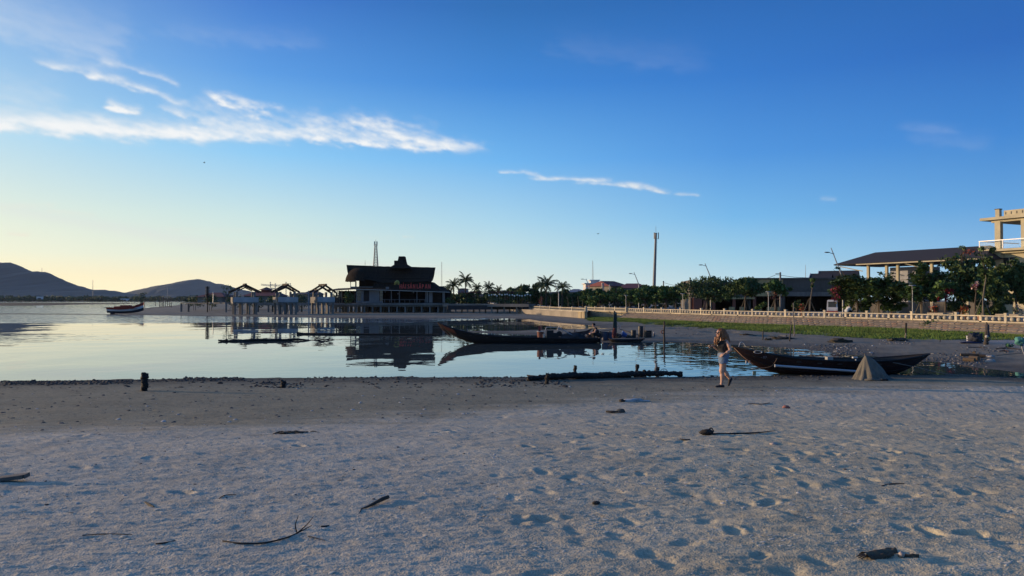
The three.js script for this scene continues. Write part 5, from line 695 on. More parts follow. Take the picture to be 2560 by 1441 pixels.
  crownTree('bougainvillea', 'bougainvillea with pale pink and dark red blossom by the tall staked tree', P(2438, 3), 2438, [[2440, 722, 16, 14]], { cat: 'shrub', dense: 1, bloom: [[2436, 716, 11, 9], [2442, 708, 8, 4]], bloomN: 90, bloomTint: [[0.3, 0.03, 0.06], [0.55, 0.4, 0.38]] });
  for (const [px, py, rx, ry, off, label, t] of [[2118, 762, 26, 16, 4, 'low leafy hedge bush behind the person in the white shirt', LIME], [2165, 764, 22, 16, 5, 'low hedge bush below the spreading flame tree', GREEN], [2228, 762, 30, 18, 5, 'broad low hedge bush between the staked trees', GREEN], [2395, 768, 26, 16, 6, 'dark hedge bush in front of the shop fronts', DEEP], [2490, 764, 32, 22, 6, 'dark hedge bush at the foot of the cream building', DEEP], [1990, 764, 14, 16, 5, 'narrow bush beside the shop pillar', DEEP], [1905, 766, 16, 12, 6, 'small bush before the yellow low wall', GREEN]]) crownTree('hedge_bush', label, P(px, off), px, [[px, py, rx, ry]], { cat: 'bush', dense: 2.6, tint: t, leaf: 0.2, trunk: 0.04 });
  const young = [[1478, 22, 740], [1500, 16, 742], [1544, 14, 735], [1575, 5, 738], [1612, 4, 736], [1640, 5, 734], [1664, 4, 738], [1690, 5, 735]], rr = rand(66);
  const youngL = ['young staked tree in front of the white flat roofed house', 'young staked tree left of the thick grey twin post', 'young staked tree right of the slim floodlight pole', 'young staked tree beside the garden lamp that starts the ball balustrade', 'young staked tree right of the lamp before the broad red roof', 'young staked tree in front of the telecom monopole', 'young staked tree below the concrete power pole', 'young staked tree at the left edge of the dense flame tree'];
  for (const [px, off, cy] of young) crownTree('young_tree', youngL[young.findIndex(q => q[0] === px)], px > 1560 ? P(px, off) : V(atDepth(px, 750, 108 + off / 3).x, PL, -(108 + off / 3)), px, [[px, cy, 26, 18], [px - 14, cy + 10, 18, 14], [px + 15, cy + 8, 18, 14], [px + 2, cy - 12, 18, 10]], { dense: 1.7, stakes: 1, group: 'young trees before the red roofs', leaf: 0.28 });
  const bg = [[1140, 742, 150, 22, 16], [1175, 745, 150, 24, 14], [1205, 742, 148, 20, 16], [1238, 740, 146, 22, 16], [1272, 738, 146, 24, 16], [1305, 728, 140, 30, 20], [1340, 734, 138, 28, 22], [1375, 742, 135, 26, 18], [1405, 742, 132, 26, 18], [1435, 744, 132, 24, 16], [1465, 744, 130, 22, 18], [1535, 735, 140, 26, 18], [1620, 730, 140, 28, 16], [1655, 728, 138, 26, 18], [1690, 728, 136, 28, 16], [1120, 735, 170, 16, 12]];
  const bgL = ['dark tree behind the shorter palm nearest the restaurant', 'dark tree behind the tallest coconut palm', 'dark tree behind the restaurant end of the arbour', 'dark tree behind the middle of the arbour', 'dark tree behind the quay end of the arbour', 'dense broad tree above the quay end of the walkway', 'dense tree left of the thick headed coconut palm', 'dark tree under the thick headed coconut palm', 'dark tree beside the leaning lamp among the palms', 'dark tree in front of the yellow house', 'dark tree below the white flat roofed house', 'dark tree behind the slim floodlight pole', 'dark tree in front of the broad red hipped roof', 'dark tree at the foot of the concrete power pole', 'dark tree behind the left edge of the dense flame tree', 'small dark tree touching the restaurant roof'];
  for (const [px, cy, d, rx, ry] of bg) crownTree('background_tree', bgL[bg.findIndex(q => q[0] === px)], V(atDepth(px, 750, d).x, PL, -d), px, [[px, cy, rx, ry], [px - rx * 0.5, cy + ry * 0.4, rx * 0.7, ry * 0.8], [px + rx * 0.5, cy + ry * 0.3, rx * 0.7, ry * 0.8]], { dense: 1.5, group: px < 1300 ? 'trees behind the arbour' : px < 1500 ? 'trees behind the quay' : 'trees behind the young trees', tint: DEEP, leaf: 0.4, trunk: 0.14 });
  for (let i = 0; i < 15; i++) { const px = 1128 + i * 41, d = 134 + 9 * (i % 3), p = V(atDepth(px, 750, d).x, PL, -d); crownTree('town_bush', px < 1330 ? 'dark bush filling the bank behind the bougainvillea arbour' : px < 1490 ? 'dark bush filling the ground under the trees behind the quay' : 'dark bush under the row of young staked trees', p, px, [[px, 757, 26, 11], [px + 12, 764, 20, 8], [px - 14, 764, 20, 8]], { cat: 'bush', dense: 2, tint: DEEP, leaf: 0.34, trunk: 0.05, group: px < 1330 ? 'bushes behind the arbour' : px < 1490 ? 'bushes behind the quay' : 'bushes under the young trees' }); }
  // slim bare stems under the trees behind the quay
  for (const [px, d] of [[1420, 118], [1432, 118], [1446, 117], [1456, 116], [1376, 120], [1352, 122]]) { const p = V(atDepth(px, 750, d).x, PL, -d), m = mesh('slim_stem', taper([V(0, -0.1, 0), V(0.05, 1, 0), V((rr() - 0.5) * 0.5, 2.2, 0)], [0.05, 0.045, 0.03], 5), barkPale, scene); m.position.copy(p); tag(m, 'slim pale stem standing behind the cream railing of the quay', 'stem', 'slim stems behind the quay railing'); }
  crownTree('bougainvillea', 'small dark red bougainvillea behind the left end of the quay railing', V(atDepth(1352, 750, 124).x, PL, -124), 1352, [[1352, 756, 7, 10]], { cat: 'shrub', dense: 2, bloom: [[1352, 752, 6, 10]], bloomN: 90, bloomTint: [[0.2, 0.02, 0.03]] });
}
// coconut palms
function palm(seed, H, R) {
  const r = rand(seed), o = new THREE.Group(); const top = V((r() - 0.5) * 0.8, H, 0);
  part(o, 'trunk', taper([V(0, -0.1, 0), V(top.x * 0.2 + 0.15, H * 0.5, 0), top], [0.2, 0.15, 0.12], 8), bark);
  const n = 19, P = [], I = []; const fr = [];
  for (let k = 0; k < n; k++) { const a = k * 2.4 + r() * 0.5, up = 1.25 - 1.55 * (k / n) + (r() - 0.5) * 0.2, L = R * (0.8 + 0.35 * r()), pts = [], droop = 0.5 + 0.5 * r(); let p = top.clone(), an = up; for (let i = 0; i <= 9; i++) { pts.push(p.clone()); p = p.clone().add(V(Math.cos(a) * Math.cos(an), Math.sin(an), Math.sin(a) * Math.cos(an)).multiplyScalar(L / 9)); an -= (0.06 + 0.16 * droop * i / 6); }
    fr.push(taper(pts, [0.045, 0.035, 0.012], 4)); const side = V(-Math.sin(a), 0, Math.cos(a));
    for (let i = 1; i <= 26; i++) { const t = i / 27 * 9, i0 = Math.min(8, t | 0), b = pts[i0].clone().lerp(pts[i0 + 1], t - i0), f = pts[i0 + 1].clone().sub(pts[i0]).normalize(), ll = R * 0.3 * Math.sin(Math.PI * (0.12 + 0.82 * i / 27)); for (const s of [-1, 1]) { const e = b.clone().addScaledVector(side, s * ll * 0.75).addScaledVector(f, ll * 0.55); e.y -= ll * (0.35 + 0.35 * r()); const w = f.clone().multiplyScalar(0.05 * R / 2.2); fr.push(quad(b.clone().sub(w), b.clone().add(w), e, e)); } } }
  part(o, 'fronds', fr, mat('palm_leaf', [0.05, 0.075, 0.025])); return o;
}
{
  const kinds = [palm(3, 4.6, 2.4), palm(8, 4.0, 2.1), palm(15, 4.4, 2.6)], spots = [[1162, 703, 150, 0, 1.0], [1134, 714, 152, 1, 1.0], [1190, 722, 156, 1, 0.8], [1223, 720, 150, 1, 0.85], [1247, 727, 158, 1, 0.7], [1366, 712, 128, 2, 0.95], [1353, 717, 134, 1, 0.8], [1404, 719, 126, 0, 0.85], [1120, 724, 165, 1, 0.7]];
  spots.forEach(([px, py, d, k, sc], i) => { const b = atDepth(px, 750, d), H = EYE + (HOR - py) * d / F - PL, o = kinds[k].clone(), base = [4.6, 4.0, 4.4][k]; o.name = numbered('coconut_palm'); o.position.set(b.x, PL, b.z); o.scale.set(sc * 0.82, H / base, sc * 0.82); o.rotation.y = i * 1.7; scene.add(o); tag(o, i === 0 ? 'tallest coconut palm, standing clear above the arbour' : i === 5 ? 'thick headed coconut palm beside the dense trees behind the quay' : i === 7 ? 'coconut palm next to the leaning street lamp behind the quay' : ['', 'shorter coconut palm between the restaurant and the tallest palm', 'low coconut palm just right of the tallest palm', 'coconut palm rising behind the middle of the red arbour', 'low coconut palm behind the globe lamps', '', 'coconut palm half hidden behind the thick headed one', '', 'lowest coconut palm touching the restaurant roof'][i], 'palm', 'coconut palms behind the waterfront'); });
}

// ---------------------------------------------------------------- boats
const tar = mat('tarred_wood', [0.028, 0.024, 0.024], { map: 'wood', bump: 'mottleB', bumpScale: 0.004, roughness: 0.7 }), maroon = mat('maroon_paint', [0.075, 0.018, 0.016], { map: 'wood', roughness: 0.6 }), grayWood = mat('grey_wood', [0.15, 0.13, 0.11], { map: 'wood', bump: 'mottleB', bumpScale: 0.004 }), rot = mat('rotten_wood', [0.045, 0.04, 0.035], { map: 'wood', bump: 'mottleB', bumpScale: 0.012 });
function longboat(o, xs, sheer, keel, beamW, mats_) {      // arrays along the length; local x along, y up, z across
  const N = 48, x0 = xs[0], x1 = xs[xs.length - 1], m = 7, at = t => { const x = lerp(x0, x1, t); return { x, s: table(xs, sheer, x), k: table(xs, keel, x), w: table(xs, beamW, x) }; };
  const smooth = (f, t) => { let a = 0; const c = { x: 0, s: 0, k: 0, w: 0 }; for (let i = -3; i <= 3; i++) { const q = at(clamp(t + i * 0.012, 0, 1)); for (const n in c) c[n] += q[n] / 7; } const e = at(t); c.x = e.x; return t < 0.03 || t > 0.97 ? e : c; };
  const shell = inset => { const P = [], I = []; for (let i = 0; i <= N; i++) { const q = smooth(at, i / N); for (let j = 0; j <= m * 2; j++) { const a = (j - m) / m, up = Math.abs(a), y = lerp(q.k + inset, q.s, Math.pow(up, 1.5)), z = Math.sign(a) * Math.max(0.002, q.w / 2 - inset) * Math.pow(up, 0.55); P.push(q.x, y, z); } } const w = m * 2 + 1; for (let i = 0; i < N; i++) for (let j = 0; j < m * 2; j++) { const b = i * w + j; if (inset) I.push(b, b + w, b + 1, b + 1, b + w, b + w + 1); else I.push(b, b + 1, b + w, b + 1, b + w + 1, b + w); } const g = new THREE.BufferGeometry(); g.setAttribute('position', new THREE.Float32BufferAttribute(P, 3)); g.setIndex(I); g.computeVertexNormals(); return g; };
  part(o, 'hull', shell(0), mats_.hull); part(o, 'inner_planking', shell(0.035), mats_.inner);
  for (const s of [-1, 1]) { const pts = [], n = 20; for (let i = 0; i <= n; i++) { const q = smooth(at, i / n); pts.push(V(q.x, q.s + 0.01, s * q.w / 2)); } part(o, 'gunwale', tube(pts, 0.032, 5, 40), mats_.rim);
    for (const f of [0.33, 0.66]) { const pl = []; for (let i = 1; i < n; i++) { const q = smooth(at, i / n), y = lerp(q.k, q.s, f), z = s * q.w / 2 * Math.pow(f, 0.55 / 1.5) + s * 0.004; pl.push(V(q.x, y, z)); } part(o, 'strake_seam', tube(pl, 0.012, 4, 40), mats_.rim); } }
  for (let i = 2; i < 9; i++) { const q = smooth(at, i / 10); part(o, 'thwart', box(0.16, 0.035, q.w - 0.05, q.x, q.s - 0.1, 0), mats_.inner); }
  return at;
}
{ // the long boat aground at the mud bank
  const D = 43.4, k = D / F, p = onPlane(1300, 858.6), o = thing('long_wooden_boat', 'long dark wooden boat with a high curved prow drawn up by the mud bank', 'boat', V(p.x, 0, p.z), 0.04), X = px => (px - 1300) * k, H = py => (859 - py) * k;
  const xs = [1096, 1106, 1120, 1140, 1165, 1200, 1240, 1300, 1380, 1440, 1480, 1500].map(X), sh = [808, 812, 818, 826, 832, 838, 841.5, 843.5, 846, 848, 848, 847].map(H), ke = [808.5, 821, 833, 844, 854, 863, 866, 867, 867, 866, 863, 857].map(H), bw = [0.03, 0.28, 0.5, 0.76, 0.98, 1.16, 1.28, 1.34, 1.3, 1.16, 0.95, 0.78];
  longboat(o, xs, sh, ke, bw, { hull: tar, inner: grayWood, rim: mat('rim_wood', [0.05, 0.03, 0.028], { map: 'wood' }) });
  part(o, 'bow_panel', (() => { const g = []; for (const s of [-1, 1]) g.push(slab(V(X(1103), H(812), s * 0.16), V(X(1135), H(825), s * 0.38), V(X(1142), H(836), s * 0.34), V(X(1112), H(823), s * 0.12), 0.02 * s)); return g; })(), mat('bow_red', [0.12, 0.02, 0.016], { map: 'wood' }), 'dull red painted panel at the prow');
  part(o, 'stem_post', taper([V(X(1095), H(806.5), 0), V(X(1108), H(824), 0), V(X(1128), H(841), 0)], [0.035, 0.05, 0.045], 6), mat('stem_wood', [0.28, 0.13, 0.07], { map: 'wood' }));
  part(o, 'stern_board', box(0.05, 0.32, 0.74, X(1500), H(852), 0), tar);
  const on = (name, label, cat, px, py, build) => { const q = thing(name, label, cat, V(o.position.x + X(px), H(py), o.position.z)); build(q); return q; };
  const clay = mat('bucket_brown', [0.16, 0.06, 0.04]), paleR = mat('rim_pale', [0.4, 0.38, 0.35]);
  on('bucket', 'brown bucket with a pale rim standing in the long dark boat', 'bucket', 1351, 846, q => { part(q, 'body', new THREE.CylinderGeometry(0.2, 0.17, 0.38, 16).translate(0, 0.2, 0), clay); part(q, 'rim', new THREE.TorusGeometry(0.2, 0.02, 6, 18).rotateX(Math.PI / 2).translate(0, 0.39, 0), paleR); part(q, 'lid_handle', box(0.12, 0.3, 0.05, -0.05, 0.55, 0), mat('cloth_maroon', [0.14, 0.03, 0.03])); });
  on('small_box', 'small pale box beside the brown bucket in the long dark boat', 'box', 1359, 846, q => { part(q, 'body', box(0.1, 0.2, 0.2, 0, 0.1, 0.25), paleR); part(q, 'lid', box(0.12, 0.03, 0.22, 0, 0.215, 0.25), paleR); });
  on('boat_engine', 'dark boat engine with bent pipe handle and long shaft on the boat', 'engine', 1392, 846, q => { part(q, 'block', [box(0.7, 0.28, 0.5, -0.25, 0.16, 0), box(0.4, 0.2, 0.4, -0.4, 0.36, 0), new THREE.CylinderGeometry(0.16, 0.16, 0.3, 12).rotateX(Math.PI / 2).translate(0.15, 0.25, 0)], black); part(q, 'handle', tube([V(-0.7, 0.35, 0), V(-0.62, 0.62, 0), V(-0.45, 0.64, 0), V(0.05, 0.63, 0)], 0.025, 6), paleR); part(q, 'shaft', bar(V(0.1, 0.62, 0.1), V(0.95, 0.16, 0.2), 0.035, 0.03), mat('shaft_grey', [0.25, 0.25, 0.26])); part(q, 'crank', bar(V(0.03, 0.45, 0.1), V(0.14, 0.72, 0.1), 0.035), paleR); });
  on('folded_tarpaulin', 'heap of dark tarpaulin lying over the stern of the long boat', 'tarpaulin', 1432, 848, q => { const g = new THREE.SphereGeometry(1, 26, 16, 0, 6.283, 0, 1.7); const a = g.attributes.position; for (let i = 0; i < a.count; i++) { const x = a.getX(i), y = a.getY(i), z = a.getZ(i), n = 1 + 0.35 * fbm(x * 2.2, y * 2.2, z * 2.2, 3); a.setXYZ(i, x * 0.75 * n, Math.max(0, y) * 0.36 * n + 0.02, z * 0.45 * n); } g.computeVertexNormals(); part(q, 'fold', g, mat('tarp_black', [0.03, 0.03, 0.035], { map: 'cloth' })); part(q, 'hem', tube([V(-0.7, 0.02, 0.3), V(-0.2, 0.05, 0.46), V(0.4, 0.03, 0.4), V(0.75, 0.05, 0.1)], 0.02, 5), black); });
  on('rudder_boards', 'two maroon boards standing at an angle over the boat stern', 'boards', 1450, 848, q => { part(q, 'board', slab(V(-0.55, 0.05, 0), V(0.2, 0.15, 0.05), V(0.55, 0.5, 0), V(-0.2, 0.4, 0), 0.04), maroon); part(q, 'board', slab(V(0.1, 0.2, -0.2), V(0.5, 0.3, -0.2), V(0.8, 0.62, -0.25), V(0.35, 0.45, -0.25), 0.04), maroon); part(q, 'peg', bar(V(-0.35, 0.2, 0.1), V(-0.3, 0.55, 0.1), 0.03), black); });
}
let boat2;
{ // the maroon boat at the near bank
  const D = 25.3, k = D / F, p = onPlane(2080, 934.5), o = boat2 = thing('maroon_boat', 'maroon and black wooden boat with numbers on its bow moored at the sandy bank', 'boat', V(p.x, 0, p.z), 0.03), X = px => (px - 2080) * k, H = py => (936 - py) * k;
  const xs = [1828, 1840, 1860, 1890, 1930, 1990, 2060, 2140, 2200, 2250, 2290, 2318, 2332].map(X), sh = [867.5, 870, 874.5, 881.5, 889, 897, 901, 902.5, 902, 898, 893.5, 890, 888].map(H), ke = [868.5, 886, 903, 920, 934, 942, 944, 944, 943, 936, 918, 900, 889].map(H), bw = [0.03, 0.26, 0.48, 0.76, 1.0, 1.2, 1.28, 1.26, 1.14, 0.92, 0.6, 0.26, 0.03];
  longboat(o, xs, sh, ke, bw, { hull: mat('hull_maroon', [0.05, 0.013, 0.013], { map: 'wood', roughness: 0.55 }), inner: grayWood, rim: tar });
  const paint = mat('number_paint', [0.5, 0.49, 0.47]); const font = await new FontLoader().loadAsync('fonts/droid/droid_sans_bold.typeface.json');
  const letter = (str, size, px, py, z, ry) => { const g = new TextGeometry(str, { font, size, depth: 0.006, curveSegments: 3 }); g.rotateY(ry); g.translate(X(px), H(py), z); return g; };
  part(o, 'registration_number', [letter('- 07', 0.085, 1888, 895, 0.405, -0.2)], mat('number_faint', [0.16, 0.13, 0.13]), 'faded number 07 on the bow'); part(o, 'bow_ring', place(new THREE.TorusGeometry(0.085, 0.013, 6, 22).scale(1.5, 0.5, 1), X(1882), H(879.5), 0.37, -0.32), paint, 'white oval painted on the bow'); part(o, 'registration_number', letter('OT', 0.09, 2268, 900, 0.36, 0.35), mat('number_faint', [0.16, 0.13, 0.13]));
  part(o, 'stern_patch', slab(V(X(2302), H(895), 0.19), V(X(2316), H(889.5), 0.12), V(X(2324), H(888.3), 0.08), V(X(2311), H(890), 0.18), 0.01), mat('pale_blue_paint', [0.35, 0.48, 0.55]), 'pale blue painted patch'); part(o, 'bow_hoop', tube([V(X(1840), H(868), 0.1), V(X(1846), H(857), 0.05), V(X(1853), H(857), 0), V(X(1862), H(868), -0.05)], 0.012, 5), paint);
  part(o, 'name_plate', box(0.11, 0.16, 0.012, X(1866), H(930), 0.62, 0, 0.25), mat('plate_yellow', [0.42, 0.38, 0.2]), 'small yellow plate low on the bow'); for (const [a, b] of [[1853, 904], [1861, 904.5]]) part(o, 'cleat', box(0.035, 0.1, 0.04, X(a), H(b), 0.34), paint);
  part(o, 'reflection_box', [box(0.2, 0.12, 0.2, X(2080), H(899), -0.2)], mat('reflection_pale', [0.3, 0.3, 0.28])); part(o, 'bottle', [bar(V(X(2135), H(906), 0.2), V(X(2135), H(899), 0.2), 0.03)], paint); part(o, 'bailer', box(0.16, 0.05, 0.1, X(2143), H(896), -0.1), paint);  // the small pale box paints a bright reflection seen on the water
  const pipe = mesh('plastic_pipe', [bar(V(0, 0, 0), V(3.25, -0.22, 0.06), 0.04, 0.038, 14), new THREE.TorusGeometry(0.045, 0.008, 6, 16).rotateY(Math.PI / 2)], mat('pvc_grey', [0.36, 0.38, 0.4], { roughness: 0.4 }), scene); pipe.position.set(p.x + X(1916), H(912.5) + 0.02, p.z + 0.78); tag(pipe, 'long pale plastic pipe lashed along the side of the maroon boat', 'pipe');
  const rope = mesh('mooring_rope', tube([V(X(1828), H(866), 0.05), V(X(1845), H(890), 0.45), V(X(1862), H(904), 0.55), V(X(1868), H(908), 0.56)].map(v => v.add(V(p.x, 0, p.z))), 0.012, 5, 16), mat('rope_brown', [0.26, 0.15, 0.08]), scene); tag(rope, 'brown rope hanging from the prow of the maroon boat behind the woman', 'rope');
  const rope2 = mesh('mooring_rope', tube([V(X(2216), H(905), 0.5), V(X(2260), H(914), 0.6), V(X(2320), H(928), 0.75), V(X(2362), H(934), 0.9)].map(v => v.add(V(p.x, 0, p.z))), 0.01, 5, 16), mat('rope_grey', [0.18, 0.17, 0.15]), scene); tag(rope2, 'thin grey rope running from the maroon boat stern to the bank', 'rope'); const rope3 = mesh('mooring_rope', tube([V(X(1931), H(890), 0.5), V(X(1920), H(905), 0.6), V(X(1908), H(914), 0.66), V(X(1880), H(918), 0.6), V(X(1866), H(917), 0.55)].map(v => v.add(V(p.x, 0, p.z))), 0.01, 5, 20), mat('rope_brown', [0.26, 0.15, 0.08]), scene); tag(rope3, 'slack rope looped round the bow of the maroon boat', 'rope');
  // orange-red plastic tied inside
}
{ // poles lying half sunk in the water
  const a = onPlane(545, 854.5), b = onPlane(822, 851.5), pts = [], r = rand(4); for (let i = 0; i <= 14; i++) { const q = a.clone().lerp(b, i / 14); q.y = 0.03 + 0.045 * r() - (i === 12 ? 0.08 : 0); q.z += (r() - 0.5) * 0.08; pts.push(q); }
  const l = thing('floating_log', 'knotty dark log floating out in the still water', 'log', V(0, 0, 0)); part(l, 'log', rough(taper(pts, [0.05, 0.085, 0.1, 0.09, 0.075, 0.05, 0.03], 9, 6), 0.03, 5), rot); part(l, 'knot', [ball(0.09, pts[1].x, 0.08, pts[1].z, 8), ball(0.08, pts[6].x, 0.1, pts[6].z, 8), ball(0.07, pts[10].x, 0.07, pts[10].z, 8)], rot);
  const c = onPlane(742, 836.4), d = onPlane(1100, 839), m = thing('floating_pole', 'long straight dark pole with a flared end floating before the restaurant reflection', 'pole', V(0, 0, 0)); part(m, 'shaft', bar(V(c.x + 0.3, 0.055, c.z), V(d.x, 0.055, d.z), 0.06, 0.05), rot); part(m, 'flared_end', bar(V(c.x, 0.06, c.z), V(c.x + 0.5, 0.06, c.z), 0.12, 0.055), rot);
  for (const [px, py, t] of [[456 + 314, 0, 0]]) ;
}
// ---------------------------------------------------------------- clutter on the mud bank
{
  const drum = (label, px, py, w, h, m, tilt = 0) => { const p = ground(px, py), s = -p.z / F, R = w * s / 2, H = h * s, o = thing('plastic_drum', label, 'drum', p); o.rotation.z = tilt; part(o, 'body', new THREE.LatheGeometry([[0, 0.01], [R * 0.92, 0.01], [R, H * 0.06], [R * 0.98, H * 0.3], [R * 1.03, H * 0.33], [R * 0.98, H * 0.36], [R * 0.98, H * 0.66], [R * 1.03, H * 0.69], [R * 0.98, H * 0.72], [R, H * 0.94], [R * 0.95, H]].map(q => new THREE.Vector2(...q)), 18), m); part(o, 'lid', cyl(R * 0.97, R * 0.97, H * 0.03, 0, H * 0.98, 0, 18), black); };
  const navy = mat('drum_navy', [0.02, 0.028, 0.06], { roughness: 0.5 }), blk = mat('drum_black', [0.015, 0.016, 0.02], { roughness: 0.5 }), blue = mat('bucket_blue', [0.03, 0.09, 0.28], { roughness: 0.5 });
  drum('navy plastic drum beside the crouching person on the mud bank', 1512, 852, 15, 22, navy); drum('second navy drum next to the red sack on the mud bank', 1524, 851, 13, 20, navy); drum('squat black drum in the middle of the mud bank', 1584, 845, 13, 19, blk); drum('tall black drum standing behind the squat one', 1602, 843, 13, 27, blk);
  { const p = ground(1560, 844), s = -p.z / F, o = thing('blue_bucket', 'tipped bright blue bucket lying between the drums', 'bucket', p); const g = new THREE.CylinderGeometry(0.2, 0.15, 0.36, 18, 1, true); g.rotateZ(1.1); g.translate(0, 0.17, 0); part(o, 'body', g, blue); part(o, 'rim', new THREE.TorusGeometry(0.2, 0.018, 6, 20).rotateY(Math.PI / 2).rotateZ(-0.47).translate(-0.16, 0.25, 0), mat('bucket_rim', [0.2, 0.3, 0.5])); }
  { const p = ground(1535, 846), s = -p.z / F, o = thing('red_sack', 'slumped dull red sack at the foot of the green board', 'sack', p), g = new THREE.SphereGeometry(1, 20, 14), a = g.attributes.position; for (let i = 0; i < a.count; i++) { const x = a.getX(i), y = a.getY(i), z = a.getZ(i), n = 1 + 0.25 * fbm(x * 2, y * 2, z * 2, 3); a.setXYZ(i, x * 0.17 * n, (y + 1) * 0.28 * n, z * 0.16 * n); } g.computeVertexNormals(); part(o, 'bag', g, mat('sack_red', [0.12, 0.025, 0.025], { map: 'cloth' })); part(o, 'tied_neck', bar(V(0, 0.5, 0), V(0.05, 0.66, 0), 0.05, 0.08), mat('sack_red', [0, 0, 0])); }
  { const p = onPlane(1537, 838.5, 0.02), o = thing('green_board', 'tall dark green board standing upright on the mud bank with a wire brace', 'board', V(p.x, groundY(p.x, p.z), p.z), 0.15), k = -p.z / F; part(o, 'board', slab(V(-6 * k, 0, 0), V(5 * k, 0, 0), V(6.5 * k, 52 * k, -0.1), V(-1 * k, 60 * k, -0.1), 0.05), mat('board_green', [0.012, 0.03, 0.026])); part(o, 'top_patch', box(0.12, 0.12, 0.02, 2.5 * k, 53 * k, -0.02), mat('patch_pale', [0.14, 0.17, 0.16])); part(o, 'brace', [bar(V(5 * k, 32 * k, 0), V(14 * k, 20 * k, 0.1), 0.015), bar(V(14 * k, 20 * k, 0.1), V(5 * k, 15 * k, 0), 0.015), bar(V(14 * k, 20 * k, 0.1), V(14 * k, 2 * k, 0.1), 0.015)], steel); }
  { const p = ground(1620, 844.5), s = -p.z / F, o = thing('crate', 'dark open crate next to the thin bamboo stick', 'crate', p, 0.2), w = 14 * s, h = 17 * s; for (let i = 0; i < 4; i++) for (const z of [-0.18, 0.18]) part(o, 'slat', box(w, h * 0.2, 0.02, 0, h * (0.12 + i * 0.25), z), tar); for (const x of [-1, 1]) part(o, 'end_panel', box(0.02, h, 0.36, x * w / 2, h / 2, 0), tar); part(o, 'base', box(w, 0.03, 0.36, 0, 0.02, 0), tar); part(o, 'lid', box(w * 1.05, 0.03, 0.4, 0, h + 0.01, 0), grayWood); }
  { const p = ground(1635, 842), o = thing('bottle', 'small navy bottle with a white cap at the end of the mud bank', 'bottle', p); part(o, 'body', cyl(0.05, 0.06, 0.22, 0, 0, 0, 12), navy); part(o, 'cap', cyl(0.04, 0.045, 0.09, 0, 0.22, 0, 12), whiteP); }
  { const p = ground(1528, 838), o = thing('wooden_plank', 'grey plank lying across the clutter behind the drums', 'plank', p, 0.2); part(o, 'board', box(2.2, 0.04, 0.2, -0.9, 0.28, 0, 0, 0, 0.1), grayWood); part(o, 'prop', box(0.08, 0.26, 0.1, -1.6, 0.1, 0), grayWood); part(o, 'prop', box(0.08, 0.3, 0.1, -0.1, 0.13, 0), grayWood); }
  { const p = ground(1568, 838, 0.1), o = thing('wooden_plank', 'dark plank leaning on the blue bucket', 'plank', p, -0.3); part(o, 'board', box(1.5, 0.04, 0.16, 0.2, 0.2, 0, 0, 0, -0.28), rot); part(o, 'cleat', box(0.1, 0.05, 0.18, 0.5, 0.14, 0), rot); }
}
{ // flat punt drawn up in front of the gear
  const D = 44.6, k = D / F, p = onPlane(1545, 856.5), o = thing('flat_punt', 'low dark flat punt lying at the water edge in front of the drums', 'boat', V(p.x, 0, p.z), -0.02), X = px => (px - 1545) * k, H = py => (857.5 - py) * k;
  longboat(o, [1521, 1527, 1538, 1560, 1585, 1602, 1610].map(X), [848.5, 850, 851, 851.5, 851, 850, 849].map(H), [848, 856, 861, 862, 861, 856, 849].map(H), [0.35, 0.6, 0.8, 0.86, 0.8, 0.6, 0.3], { hull: tar, inner: grayWood, rim: tar });
  part(o, 'mast_stub', bar(V(X(1596), H(852), 0), V(X(1597), H(838), 0), 0.03, 0.02), grayWood); part(o, 'floor_board', box(1.5, 0.03, 0.5, X(1565), H(853.5), 0), grayWood);
}
{ // more gear heaped on the bank
  const netD = mat('net_dark', [0.035, 0.04, 0.038], { map: 'cloth' }), heap = (label, px, py, w, h, m, seed) => { const p = ground(px, py), s = -p.z / F, o = thing('net_heap', label, 'net', p), g = new THREE.IcosahedronGeometry(1, 3), a = g.attributes.position; for (let i = 0; i < a.count; i++) { const x = a.getX(i), y = a.getY(i), z = a.getZ(i), n = 1 + 0.55 * fbm(x * 2.4 + seed, y * 2.4, z * 2.4, 4); a.setXYZ(i, x * w * s * n, Math.max(-0.05, y) * h * s * n, z * w * 0.7 * s * n); } g.computeVertexNormals(); part(o, 'net', g, m); part(o, 'float_line', tube([V(-w * s, 0.03, 0.1), V(-w * 0.3 * s, h * 0.8 * s, w * 0.5 * s), V(w * 0.5 * s, h * 0.5 * s, w * 0.5 * s), V(w * 1.1 * s, 0.02, 0.15)], 0.014, 5, 20), grayWood); };
  heap('dark heap of fishing net between the red sack and the blue bucket', 1546, 845, 9, 11, netD, 2); heap('low dark net heap beside the squat black drum', 1573, 846, 8, 7, netD, 7); heap('dark net heap piled at the stern of the long boat', 1474, 850, 12, 13, mat('net_brown', [0.05, 0.03, 0.025], { map: 'cloth' }), 11); heap('small net heap behind the crouching person', 1503, 845, 7, 14, netD, 15);
  const pole = (label, a, b, ha, hb, r) => { const p = ground(...a), q = ground(...b); p.y += ha; q.y += hb; const m = mesh('bamboo_pole', bar(p, q, r, r * 0.7, 7), grayWood, scene); tag(m, label, 'pole'); };
  pole('bamboo pole slanting over the drums towards the crate', [1558, 838], [1606, 846], 0.35, 0.03, 0.025); pole('short oar resting across the boat stern and the bank', [1440, 846], [1482, 842], 0.42, 0.1, 0.03); pole('thin pole propped against the tall black drum', [1592, 848], [1604, 843], 0.02, 0.62, 0.018);
}
